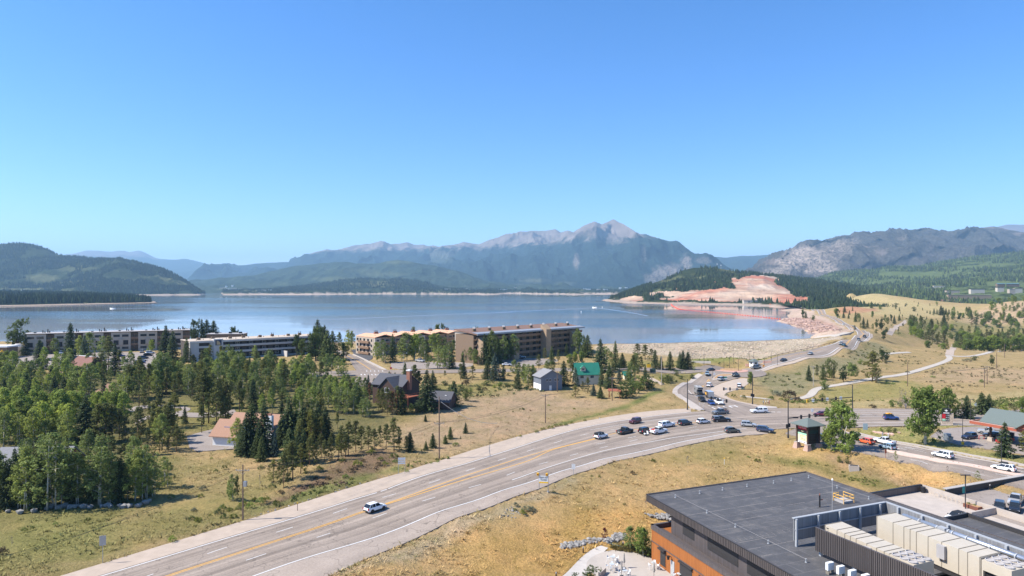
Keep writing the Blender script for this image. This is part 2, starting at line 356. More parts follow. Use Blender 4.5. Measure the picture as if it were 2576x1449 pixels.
stripe('lane_line', [(620, 1410), (650, 1400), (794, 1354), (933, 1305), (1055, 1263), (1155, 1234), (1230, 1214), (1265, 1200), (1320, 1178), (1390, 1160), (1450, 1142), (1510, 1127), (1565, 1115), (1625, 1101), (1720, 1085), (1860, 1068)], .16, mWh, .062, HW, (12.2, 3.3), step=.55)
stripe('lane_line', [(1500, 1118), (1600, 1098), (1680, 1083), (1790, 1069)], .16, mWh, .062, HW, (12.2, 3.3), step=.55)
for y, d in ((1032.5, None), (1038, None), (1043.5, D12), (1048, None), (1057, D12), (1063.5, None)): stripe('lane_line', [(2075 if y < 1047 else 2150, y-.5), (2280, y), (2450, y+1), (2750, y+2)], .2, mWh, .062, HW, d, step=.55)
stripe('edge_line', [(2160, 1072), (2280, 1069), (2450, 1069)], .2, mWh, .062, HW)
for k in range(4): stripe('stop_line', [(1912+k*14, 1036+k*.2), (1922+k*14, 1036.4+k*.2)], .5, mWh, .062, HW)
jL = [(1800, 1050), (1772, 1032), (1757, 1021), (1735, 1007), (1715, 997), (1704, 988), (1704, 980), (1722, 970), (1745, 958), (1768, 944), (1776, 936)]
jR = [(1950, 1040), (1905, 1024), (1885, 1018), (1830, 1005), (1797, 993), (1785, 982), (1791, 973), (1816, 961), (1868, 948), (1900, 938), (1905, 930)]
JR = ribbon('junction_road', jL, jR, mA2, .054, 2., 8)
jS = [(1762, 1033), (1735, 1027), (1728, 1010), (1700, 997), (1690, 987), (1694, 977), (1715, 965), (1738, 952), (1757, 940)]
pv = ribbon('pavement', jL[1:10], jS, mCon, .15, 2., 2)
stripe('centre_line', [(1764, 974), (1776, 962), (1783, 954)], .25, mYe, .064, JR); stripe('centre_line', [(1766, 975.5), (1779, 963), (1786, 955)], .25, mYe, .064, JR)
stripe('lane_line', [(1732, 982), (1738, 990), (1755, 1000)], .2, mWh, .064, JR); stripe('lane_line', [(1769, 1001), (1775, 1006), (1790, 1015)], .2, mWh, .064, JR)
for a, b in (((1782, 1020), (1796, 1021.5)), ((1835, 1021), (1848, 1022))): stripe('stop_line', [a, b], .6, mWh, .064, JR)
for k in range(5): stripe('crosswalk_bar', [(1791+k*14, 1025-k*1.2), (1800+k*14, 1029-k*1.2)], .5, mWh, .064, JR)
patch('dirt_path', [(1792, 973), (1818, 962), (1872, 949), (1890, 958), (1878, 968), (1868, 978), (1838, 984), (1822, 990), (1836, 1004), (1880, 1014), (1910, 1019), (1912, 1024), (1880, 1019), (1828, 1006), (1796, 995), (1784, 983)], mGr, .045)
rc = G(1839, 931); ang = np.linspace(0, 2*math.pi, 41)[:-1]
def circ(r, c=rc): return [(c[0]+r*math.cos(a), c[1]+1.3*r*math.sin(a)) for a in ang]
RB = patch('roundabout_road', circ(15.5), mA2, .058, None, True, smooth=0)
patch('red_paving', circ(7.6), mPink, .16, RB, True, False, smooth=0)
m_soil = M('bare_soil', (.36, .22, .11), .95, var=.3, scale=1.5, bmp=.5)
mb = MB(); mb.lathe([(5.1, 0), (5.0, .18), (3, .45), (0.05, .55)], n=24); mb.build('planting_ground', m_soil, RB, (rc[0], rc[1], rc[2]+.16))
patch('splitter_path', [(1795, 952), (1811, 941), (1850, 941.5), (1822, 947), (1800, 953)], m_soil, .12, smooth=1)
patch('kerb_path', [(1790, 954), (1812, 939.5), (1856, 941), (1824, 949), (1797, 956)], mCon, .075, smooth=1)
ribbon('town_road', [(700, 940), (800, 935), (885, 932), (960, 931), (1004, 931), (1288, 928), (1540, 924), (1760, 922.5)], [(700, 948), (800, 946), (890, 946), (960, 944), (1004, 940), (1214, 936.5), (1400, 934), (1540, 933), (1765, 936)], mA2, .05, 3., 6)
TS = ribbon('side_road', [(838, 878), (850, 886), (880, 905), (890, 925), (905, 940), (893, 958), (880, 970)], [(872, 885), (885, 893), (930, 915), (964, 931), (975, 942), (946, 957), (930, 972)], mA2, .054, 2., 5)
stripe('centre_line', [(866, 891), (893, 905), (925, 925), (932, 930)], .35, mYe, .064, TS)
ribbon('pavement', [(886, 892), (932, 914.5), (966, 931)], [(890, 891), (938, 913), (974, 930.5)], mCon, .15, 2., 2)
for k in range(6): stripe('crosswalk_bar', [(908+k*9, 941.2+k*.1), (909.5+k*9, 944)], .45, mWh, .066, TS)
for k in range(5): stripe('crosswalk_bar', [(922+k*10, 932.6), (923+k*10, 934.6)], .4, mWh, .066, TS)
stripe('stop_line', [(945, 943.5), (974, 942.8)], .6, mWh, .066, TS)
patch('parking_lot_road', [(885, 880), (905, 878), (938, 888), (938, 905), (915, 908), (893, 897)], mDark, .047)
patch('parking_lot_road', [(984, 913), (1020, 909), (1070, 911), (1190, 912), (1190, 924), (1070, 928.5), (984, 929)], mLot, .047, smooth=1)
patch('parking_lot_road', [(1230, 905), (1300, 900), (1350, 901), (1420, 906), (1350, 921), (1290, 924)], mLot, .047, smooth=1)
patch('parking_lot_road', [(-100, 893), (60, 890), (290, 886), (395, 886), (400, 900), (392, 928), (312, 935), (190, 925), (0, 930), (-100, 930)], mLot, .047, smooth=1)
patch('driveway_path', [(470, 1098), (500, 1088), (545, 1078), (585, 1066), (600, 1075), (598, 1128), (560, 1131), (480, 1138)], mLot, .047, smooth=1)
patch('driveway_path', [(590, 1086), (612, 1075), (622, 1120), (600, 1126)], mCon, .06, smooth=1)
ribbon('lane_road', [(322, 1030), (345, 1020), (420, 1018), (470, 1023), (485, 1030), (450, 1043), (400, 1050), (362, 1055), (358, 1062)], [(330, 1040), (350, 1027), (420, 1024), (455, 1026), (465, 1031), (440, 1037), (390, 1043), (345, 1052), (340, 1066)], mLot, .045, 2., 3)
ribbon('lane_road', [(445, 1036), (520, 1040), (590, 1030)], [(430, 1046), (520, 1052), (596, 1040)], mLot, .043, 2., 3)
dU = [(1890, 920), (1932, 902.5), (2050, 877), (2125, 855.5), (2150, 845), (2157, 838), (2152, 831.5), (2107, 812), (2042, 782), (2010, 770), (1972, 760.6)]
dR = [(1900, 934), (1932, 921), (2032, 901), (2117, 877), (2157, 865), (2185, 852.5), (2192, 843), (2180, 834), (2140, 818), (2087, 795), (2037, 778.5), (1982, 760.3)]
DR = ribbon('dam_road', dU, dR, mA2, .05, 3., 7, skirt=1.)
dw = [resamp(chaikin(GS(dU)), 120), resamp(chaikin(GS(dR)), 120)]
for t, m_, w_ in ((.06, mWh, .35), (.47, mYe, .25), (.53, mYe, .25), (.94, mWh, .35)): stripe('edge_line' if m_ is mWh else 'centre_line', dw[0]*(1-t)+dw[1]*t, w_, m_, .062, DR, world=True)
dgo = [(1895, 939), (1935, 926), (2034, 906), (2119, 881), (2160, 868.5), (2190, 855), (2198, 844), (2186, 834.5)]
ribbon('shoulder_road', dR[:8], dgo, mGr, .03, 3., 2)
ribbon('dam_crest_path', [(1488, 864.6), (1640, 861.3), (1740, 859), (1840, 857), (1932, 854.4), (2000, 851.5), (2044, 849), (2095, 843), (2120, 836)], [(1488, 868), (1640, 863.6), (1740, 861.5), (1840, 859.5), (1932, 857.2), (2000, 854.5), (2044, 852.5), (2105, 847.5), (2145, 836)], mTrail, .05, 3., 2)
S2 = ribbon('side_street_road', [(2040, 1064), (2100, 1080), (2167, 1097), (2254, 1116), (2363, 1136), (2404, 1143.5), (2576, 1180), (2760, 1220)], [(1975, 1090), (2040, 1106), (2080, 1121), (2150, 1137), (2232, 1152), (2382, 1184), (2547, 1223), (2700, 1262)], mA2, .056, 2., 10)
patch('median_path', [(2224, 1133), (2236, 1131.5), (2342, 1152), (2576, 1194), (2740, 1226), (2740, 1233), (2576, 1201), (2342, 1160), (2244, 1141)], mPink if False else M('median_concrete', (.56, .42, .34), .9, var=.12, scale=.8), .2, smooth=1, cut=False)
ribbon('pavement', [(2150, 1086), (2200, 1099), (2254, 1109.8), (2330, 1122.5), (2404, 1136), (2576, 1168), (2740, 1200)], [(2150, 1089), (2200, 1102), (2254, 1112.5), (2330, 1125.5), (2404, 1139.5), (2576, 1172.5), (2740, 1205)], mCon, .12, 2., 2)
ribbon('kerb_path', [(2100, 1080), (2167, 1096), (2254, 1115), (2363, 1135), (2576, 1178.5)], [(2100, 1081.2), (2167, 1097.4), (2254, 1117), (2363, 1137.2), (2576, 1181)], mCon, .14, 2., 1, cut=False)
for pts in ([(2177, 1102), (2400, 1150), (2576, 1188)], [(2165, 1131), (2300, 1158), (2440, 1188), (2600, 1222)]): stripe('lane_line', pts, .16, mWh, .068, S2, (12.2, 4.5), step=.5)
stripe('lane_line', [(2247, 1121), (2270, 1126), (2330, 1139)], .16, mWh, .068, S2); stripe('lane_line', [(2504, 1192), (2540, 1200), (2600, 1212)], .16, mWh, .068, S2)
def road_arrow(x, y, x2, y2, parent, turn=1):
    p = G(x, y); q = G(x2, y2); a = math.atan2(q[1]-p[1], q[0]-p[0]); mb = MB()
    for poly in ([(-1.8, -.12), (.6, -.12), (.6, .12), (-1.8, .12)], [(.3, -.12), (.7, -.12), (.7, .9*turn), (.3, .9*turn)], [(0, .9*turn), (1., .9*turn), (.5, 1.6*turn)]):
        mb.add([(c*math.cos(a)-s*math.sin(a)+p[0], c*math.sin(a)+s*math.cos(a)+p[1], p[2]+.07) for c, s in poly], [tuple(range(len(poly)))])
    o = mb.build('arrow_marking', mWh, parent); o['kind'] = 'structure'
road_arrow(2286, 1126.5, 2250, 1119, S2); road_arrow(2545, 1199, 2600, 1211, S2); road_arrow(1763, 1014, 1775, 1021, JR); road_arrow(2268, 1129, 2240, 1123, S2)
LOT = patch('filling_station_road', [(2340, 1098), (2366, 1079), (2454, 1072.5), (2620, 1072), (2760, 1080), (2760, 1175), (2576, 1143), (2504, 1132), (2423, 1122), (2390, 1113)], mLot, .052, smooth=1)
def trail(pts, w, mat=mTrail, lift=.04):
    P = resamp(chaikin(GS(pts)), 60); t = np.gradient(P[:, :2], axis=0); t /= np.linalg.norm(t, axis=1)[:, None]; n = np.stack([-t[:, 1], t[:, 0], 0*t[:, 0]], 1)
    return ribbon('trail_path', P+n*w/2, P-n*w/2, mat, lift, 3., 2, world=True)
trail([(2005, 1003), (2030, 999), (2042, 992), (2047, 982), (2060, 976), (2092, 970), (2182, 955), (2232, 947), (2294, 937.5), (2357, 917), (2392, 903), (2385, 894)], 3.2)
trail([(2380, 893.5), (2420, 897), (2457, 895), (2494, 886), (2520, 883)], 3.)
trail([(2215, 892), (2240, 889), (2289, 886)], 2.4); trail([(2236, 842), (2246, 828), (2262, 817), (2280, 806)], 4., mGr); trail([(1862, 996), (1900, 1000), (1945, 1005)], 2.)
trail([(2388, 893), (2392, 880), (2400, 868)], 4.5, mGr, .03)
trail([(1633, 950), (1655, 962), (1668, 967)], 2.5, mGr, .03)
ribbon('pavement', [(1912, 1019), (1932, 1022), (1953, 1024)], [(1905, 1025), (1930, 1027.5), (1955, 1027)], mCon, .15, 2., 2)
ribbon('patio_path', [(1380, 1480), (1416, 1449), (1459, 1405), (1479, 1389), (1500, 1377), (1512, 1373)], [(1460, 1480), (1482, 1440), (1490, 1412), (1503, 1402), (1515, 1393), (1530, 1379)], M('pale_concrete', (.46, .42, .375), .9, var=.07, scale=.8), .07, .8, 4)
pc = PZ(1565, 1424, -5); PAT = patch('patio_paving', [(pc[0]+6*math.cos(a), pc[1]+6*math.sin(a)) for a in ang]+[], M('patio_concrete', (.385, .34, .295), .9, var=.07, scale=.5), .09, None, True, smooth=0)
patch('patio_paving', [(1500, 1440), (1560, 1420), (1630, 1402), (1646, 1408), (1700, 1450), (1780, 1540), (1760, 1600), (1480, 1600)], MATS['patio_concrete'], .085, smooth=0)
def inpoly(X, Y, P):
    c = np.zeros(X.shape, bool); n = len(P); j = n-1
    for i in range(n):
        yi, yj = P[i, 1], P[j, 1]
        if yi != yj:
            k = ((yi > Y) != (yj > Y)); c ^= k & (X < (P[j, 0]-P[i, 0])*(Y-yi)/(yj-yi)+P[i, 0])
        j = i
    return c
NU, NV = 520, 400
gu = np.linspace(-1.15, 1.15, NU)
gv = np.concatenate([np.linspace(math.log(48), math.log(620), NV-90), np.linspace(math.log(628), math.log(2300), 60), np.linspace(math.log(2600), math.log(26000), 30)])
GU, GV = np.meshgrid(gu, gv); YY = np.exp(GV); XX = GU*YY
ZZ = T_uv(GU, np.minimum(GV, math.log(2300))).reshape(GU.shape)
ZZ = np.where(YY > 2300, np.minimum(ZZ, 0)-4, ZZ)
road = np.zeros(GU.shape, bool)
for P in ROADPOLY:
    a, b = P.min(0), P.max(0); k = (XX >= a[0]) & (XX <= b[0]) & (YY >= a[1]) & (YY <= b[1])
    if k.any(): road[k] |= inpoly(XX[k], YY[k], P)
near = np.zeros_like(road); near[:] = road
for s in range(2):
    q = near.copy(); q[1:] |= near[:-1]; q[:-1] |= near[1:]; q[:, 1:] |= near[:, :-1]; q[:, :-1] |= near[:, 1:]; near = q
bmp = (fbm(XX*.09, YY*.09, 3, 3)-.5)*.9+(fbm(XX*.5, YY*.5, 9, 3)-.5)*.35
ZZ = ZZ+np.where(near | (YY > 900), 0, bmp)-np.where(road, .3, 0)
TAN, GOLD, GREEN, OLIVE, PINK, BROWN, SAGE, RIP, SAND, MEADOW, PALE = map(np.array, ((.35, .255, .12), (.49, .315, .13), (.17, .18, .055), (.235, .205, .07), (.37, .265, .165), (.20, .135, .08), (.235, .21, .11), (.42, .34, .245), (.47, .35, .27), (.38, .30, .145), (.43, .345, .22)))
COVER = np.empty(GU.shape+(3,)); COVER[:] = TAN
PXX = CX+GU*F; PYY = CY+(H-ZZ)*F/YY
def zone(c, pts, soft=12., amt=1., nz=.6):
    """spread a cover inside an outline with a ragged edge"""
    global COVER
    P = GS(pts)[:, :2]; a, b = P.min(0)-soft*3, P.max(0)+soft*3
    k = (XX > a[0]) & (XX < b[0]) & (YY > a[1]) & (YY < b[1])
    if not k.any(): return
    x, y = XX[k], YY[k]; d = np.full(x.shape, 1e9)
    for i in range(len(P)):
        p, q = P[i-1], P[i]; e = q-p; t = np.clip(((x-p[0])*e[0]+(y-p[1])*e[1])/(e@e+1e-9), 0, 1)
        d = np.minimum(d, np.hypot(x-p[0]-t*e[0], y-p[1]-t*e[1]))
    d = np.where(inpoly(x, y, P), d, -d)+(fbm(x/soft*.6, y/soft*.6, 5, 4)-.5)*soft*3*nz
    f = np.clip(.5+d/soft, 0, 1)[:, None]*amt
    COVER[k] = COVER[k]*(1-f)+c*f
zone(OLIVE, [(-300, 1160), (400, 1140), (640, 1190), (700, 1240), (600, 1310), (250, 1417), (0, 1449), (-300, 1449)], 8, .75)
zone(GREEN*1.35, [(20, 1300), (150, 1280), (260, 1320), (200, 1400), (60, 1390)], 8, .35)
zone(TAN*1.05, [(330, 1300), (600, 1230), (700, 1200), (620, 1130), (480, 1150), (420, 1240)], 6, .6)
zone(BROWN, [(740, 1230), (800, 1190), (860, 1150), (960, 1130), (1010, 1150), (960, 1195), (860, 1225), (700, 1270), (640, 1285)], 4, .95)
zone(GREEN*1.1, [(640, 1295), (800, 1245), (930, 1205), (1020, 1180), (1010, 1172), (920, 1193), (780, 1235), (640, 1275)], 3, .8)
zone(np.array((.13, .125, .05)), [(-300, 1290), (350, 1270), (440, 1180), (420, 1130), (470, 1100), (620, 1140), (900, 1110), (1010, 1040), (1000, 960), (860, 940), (600, 905), (300, 935), (0, 930), (-300, 930)], 14, .85)
zone(OLIVE*.9, [(330, 1090), (440, 1010), (560, 1005), (640, 1040), (570, 1110), (480, 1085)], 6, .8)
zone(PINK, [(980, 1090), (1100, 1050), (1170, 990), (1288, 965), (1420, 990), (1560, 1010), (1520, 1030), (1380, 1060), (1290, 1090), (1100, 1140)], 12, .75)
zone(PINK*.95, [(1280, 1000), (1360, 1000), (1380, 1060), (1280, 1080)], 12, .5)
zone(GREEN*.95, [(1378, 1071), (1420, 1058), (1500, 1040), (1580, 1015), (1640, 985), (1668, 975), (1672, 986), (1630, 1005), (1570, 1030), (1480, 1052), (1420, 1066)], 2.5, 1., .35)
zone(OLIVE, [(1060, 975), (1288, 955), (1400, 955), (1280, 985), (1150, 1000)], 8, .8)
zone(OLIVE, [(1520, 905), (1740, 906), (1760, 918), (1600, 922), (1520, 925)], 4, .9); zone(OLIVE, [(1650, 942), (1750, 930), (1755, 945), (1690, 970), (1640, 960)], 5, .8)
zone(RIP, [(1496, 872), (1540, 866), (1740, 861), (1932, 856.8), (2050, 851.5), (2110, 845), (2120, 853), (2050, 876), (1932, 899), (1740, 902), (1563, 888), (1496, 882)], 1.5, 1., .2)
zone(GREEN*1.1, [(1740, 903), (1932, 899), (2000, 887), (2050, 879), (2048, 876.5), (1932, 901.5), (1840, 910), (1740, 911)], 1.5, .85, .3)
zone(SAND, [(2046, 850), (2026, 832), (2003, 822), (1976, 813), (1954, 808), (1971, 804), (1984, 796), (1971, 782), (1949, 773), (1975, 764), (2036, 783), (2100, 812), (2146, 832), (2120, 838), (2080, 846)], 3, 1., .3)
zone(np.array((.36, .215, .16)), [(2006, 821), (1978, 812), (1990, 800), (2040, 800), (2096, 815), (2130, 832), (2060, 835)], 4, .75)
zone(SAGE, [(1935, 935), (2050, 905), (2120, 882), (2190, 860), (2230, 875), (2190, 920), (2080, 945), (2040, 975), (1990, 1000), (1940, 990), (1900, 955)], 10, .9)
zone(OLIVE*1.15, [(2060, 985), (2150, 965), (2280, 955), (2340, 975), (2290, 1005), (2100, 1010), (2060, 1000)], 8, .8)
zone(MEADOW, [(2000, 1010), (2200, 1010), (2576, 985), (2700, 985), (2700, 1015), (2300, 1024), (2000, 1022)], 6, .8)
zone(GREEN*1.4, [(2450, 1015), (2700, 1005), (2700, 1026), (2450, 1024)], 4, .8)
zone(TAN*.95, [(2230, 900), (2360, 880), (2380, 895), (2330, 915), (2180, 950), (2150, 945)], 10, .8); zone(PINK, [(2400, 920), (2600, 930), (2700, 960), (2450, 970), (2330, 955)], 14, .6)
zone(MEADOW*np.array((1., 1., 1.)), [(2155, 733), (2244, 746), (2307, 755), (2400, 772), (2440, 790), (2300, 800), (2200, 790), (2150, 775), (2140, 750)], 40, 1.)
zone(PINK*1.1, [(2440, 790), (2520, 762), (2700, 757), (2700, 790), (2560, 830), (2430, 815)], 25, .9)
zone(np.array((.40, .2, .12)), [(2098, 786), (2112, 774), (2205, 774), (2205, 782), (2140, 790)], 8, .8)
zone(GREEN*.9, [(2260, 840), (2440, 850), (2700, 870), (2700, 820), (2440, 810), (2300, 800)], 15, .6)
zone(GOLD, [(860, 1449), (1000, 1390), (1150, 1320), (1290, 1265), (1440, 1205), (1540, 1170), (1700, 1135), (1960, 1110), (2060, 1130), (2300, 1170), (2540, 1230), (2300, 1240), (1700, 1330), (1640, 1400), (1450, 1449), (1400, 1500), (900, 1500)], 8, .55)
zone(GOLD*np.array((1.02, .96, .8)), [(1180, 1370), (1380, 1340), (1560, 1270), (1690, 1260), (1690, 1330), (1640, 1370), (1480, 1400), (1440, 1449), (1100, 1480)], 8, .8)
zone(GOLD*.98, [(1970, 1100), (2070, 1128), (2200, 1150), (2400, 1190), (2547, 1224), (2420, 1242), (2330, 1225), (2230, 1180), (2080, 1145), (1970, 1130)], 4, .9)
zone(BROWN*1.5, [(2090, 1152), (2230, 1185), (2330, 1225), (2280, 1240), (2180, 1205), (2090, 1175)], 5, .7)
zone(OLIVE, [(1750, 1110), (1860, 1125), (1900, 1160), (1780, 1180), (1700, 1160)], 7, .5); zone(OLIVE*.9, [(1940, 1145), (2080, 1165), (2180, 1195), (2260, 1225), (2180, 1225), (2050, 1185), (1940, 1165)], 4, .8)
zone(PALE, [(860, 1440), (1140, 1312), (1290, 1258), (1440, 1205), (1420, 1225), (1300, 1285), (1180, 1330), (980, 1420)], 3, .7)
zone(GREEN*1.6, [(2150, 1078), (2330, 1073), (2350, 1100), (2385, 1115), (2423, 1124), (2576, 1146), (2700, 1172), (2700, 1190), (2404, 1139), (2254, 1113), (2150, 1088)], 3, .55)
zone(GREEN*1.6, [(2360, 1074), (2450, 1070), (2576, 1066), (2576, 1060), (2360, 1066)], 3, .8)
zone(SAND, [(-300, 862), (900, 864), (1470, 866), (1470, 861), (900, 858), (-300, 858)], 4, .9)
COVER[(YY > 620) & (ZZ < 6) & (GU < .42)] = SAND*.9
mG, nt, b = new_mat('meadow_ground')
ob = node(nt, 'ShaderNodeTexCoord').outputs['Object']; ca = node(nt, 'ShaderNodeVertexColor', layer_name='Col').outputs[0]
n1 = noise_fac(nt, ob, 2.6, 6, .75); n2 = noise_fac(nt, ob, .11, 5, .65); n3 = noise_fac(nt, ob, .6, 6, .7, (1, .55, 1))
c1 = mixc(nt, .85, ca, ramp(nt, n1, [(.25, (.4, .4, .34)), (.5, (.95, .95, .95)), (.75, (1.6, 1.58, 1.5))]), 'MULTIPLY')
c2 = mixc(nt, .8, c1, ramp(nt, n2, [(.28, (.68, .72, .55)), (.5, (1, 1, 1)), (.72, (1.28, 1.14, 1.15))]), 'MULTIPLY')
c3 = mixc(nt, .8, c2, ramp(nt, n3, [(.28, (.55, .62, .42)), (.46, (1, 1, 1)), (.75, (1.22, 1.18, 1.16))]), 'MULTIPLY')
nt.links.new(c3, b.inputs['Base Color']); b.inputs['Roughness'].default_value = .95; b.inputs['Specular IOR Level'].default_value = .1
bump(nt, b, n1, 1., .5)
ii = (np.arange(NU-1)[None, :]+np.arange(len(gv)-1)[:, None]*NU).ravel()
gme = np_mesh('ground', np.stack([XX, YY, ZZ], 2).reshape(-1, 3), np.stack([ii, ii+1, ii+1+NU, ii+NU], 1), [mG], smooth=True, col=COVER.reshape(-1, 3))
tag(np_obj('ground', gme), kind='structure')
mW, nt, b = new_mat('lake_water')
ob = node(nt, 'ShaderNodeTexCoord').outputs['Object']
b.inputs['Base Color'].default_value = (.10, .145, .185, 1); b.inputs['IOR'].default_value = 1.33; b.inputs['Specular IOR Level'].default_value = .75
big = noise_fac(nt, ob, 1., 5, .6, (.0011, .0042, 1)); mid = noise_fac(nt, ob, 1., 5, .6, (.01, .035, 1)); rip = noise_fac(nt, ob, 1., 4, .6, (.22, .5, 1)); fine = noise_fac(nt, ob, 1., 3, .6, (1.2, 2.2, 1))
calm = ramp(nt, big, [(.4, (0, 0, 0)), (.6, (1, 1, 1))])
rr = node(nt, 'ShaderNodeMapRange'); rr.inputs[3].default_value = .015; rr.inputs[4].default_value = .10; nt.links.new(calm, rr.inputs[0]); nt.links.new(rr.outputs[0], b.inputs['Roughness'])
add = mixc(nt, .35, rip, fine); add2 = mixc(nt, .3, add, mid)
nt.links.new(mixc(nt, calm, (.30, .285, .28), (.05, .10, .16)), b.inputs['Base Color']); bs = node(nt, 'ShaderNodeMapRange'); bs.inputs[3].default_value = .008; bs.inputs[4].default_value = .17; nt.links.new(calm, bs.inputs[0])  # pale base colour in the smooth patches stands in for reflected sky
bn = node(nt, 'ShaderNodeBump'); bn.inputs['Distance'].default_value = .55; nt.links.new(bs.outputs[0], bn.inputs['Strength']); nt.links.new(add2, bn.inputs['Height']); nt.links.new(bn.outputs[0], b.inputs['Normal'])
wp = [(-1200, 430), (-300, 430), (90, 440)]+[tuple(PZ(x, y, 8)[:2]) for x, y in ((1540, 863.5), (1740, 859), (1932, 854.4), (2044, 849), (2100, 842), (2130, 824), (2060, 786), (1985, 762))]+[(900, 2300), (2200, 3600), (2600, 9000), (-7500, 9000), (-7500, 2000)]
mb = MB(); mb.add([(p[0], p[1], LAKE) for p in wp], [tuple(range(len(wp)))])
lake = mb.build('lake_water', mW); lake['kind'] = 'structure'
mWk, nt, b = new_mat('wake_water'); b.inputs['Base Color'].default_value = (.26, .33, .42, 1); b.inputs['Roughness'].default_value = .2
def L(*p): return p
FOREST = (.034, .05, .034)
def hill_mat(name, forest, meadow, rock, tree_z, mscale, mcut, rockcut=.62, tex=1., stretch=(1, 1, .35)):
    m, nt, b = new_mat(name)
    tc = node(nt, 'ShaderNodeTexCoord').outputs['Object']; geo = node(nt, 'ShaderNodeNewGeometry')
    sx = node(nt, 'ShaderNodeSeparateXYZ'); nt.links.new(tc, sx.inputs[0])
    big = noise_fac(nt, tc, mscale, 6, .6, stretch); fin = noise_fac(nt, tc, mscale*26*tex, 4, .7); mid = noise_fac(nt, tc, mscale*5, 5, .65)
    f = ramp(nt, fin, [(.3, [v*.35 for v in forest]), (.52, forest), (.72, [v*1.9 for v in forest])])
    f = mixc(nt, .7, f, ramp(nt, mid, [(.3, (.7, .75, .75)), (.7, (1.5, 1.4, 1.25))]), 'MULTIPLY')
    md = ramp(nt, fin, [(.3, [v*.75 for v in meadow]), (.7, [v*1.2 for v in meadow])])
    mm = ramp(nt, mixc(nt, .3, big, mid), [(mcut, (0, 0, 0)), (mcut+.05, (1, 1, 1))])
    col = mixc(nt, mm, f, md)
    rk = ramp(nt, mid, [(.25, [v*.65 for v in rock]), (.75, [v*1.3 for v in rock])])
    zz = node(nt, 'ShaderNodeMath', operation='MULTIPLY_ADD'); nt.links.new(mid, zz.inputs[0]); zz.inputs[1].default_value = tree_z*.55; nt.links.new(sx.outputs[2], zz.inputs[2])
    mr = node(nt, 'ShaderNodeMapRange'); mr.inputs[1].default_value = tree_z*1.22; mr.inputs[2].default_value = tree_z*1.34; nt.links.new(zz.outputs[0], mr.inputs[0])
    col = mixc(nt, mr.outputs[0], col, rk)
    at = node(nt, 'ShaderNodeVertexColor', layer_name='Col').outputs[0]; sp = node(nt, 'ShaderNodeSeparateColor'); nt.links.new(at, sp.inputs[0])
    rm = node(nt, 'ShaderNodeMath', operation='MULTIPLY'); rw = ramp(nt, fin, [(.38, (.0,)*3), (.55, (1.,)*3)]); nt.links.new(rw, rm.inputs[0]); nt.links.new(sp.outputs[0], rm.inputs[1])
    col = mixc(nt, rm.outputs[0], col, rk)                                  # crags
    col = mixc(nt, sp.outputs[1], col, md); col = mixc(nt, sp.outputs[2], col, (.42, .33, .26))   # clearings, beach
    nt.links.new(col, b.inputs['Base Color']); b.inputs['Roughness'].default_value = 1.; b.inputs['Specular IOR Level'].default_value = 0.
    bump(nt, b, fin, .8, 9/tex)
    return m
HILLS = {}
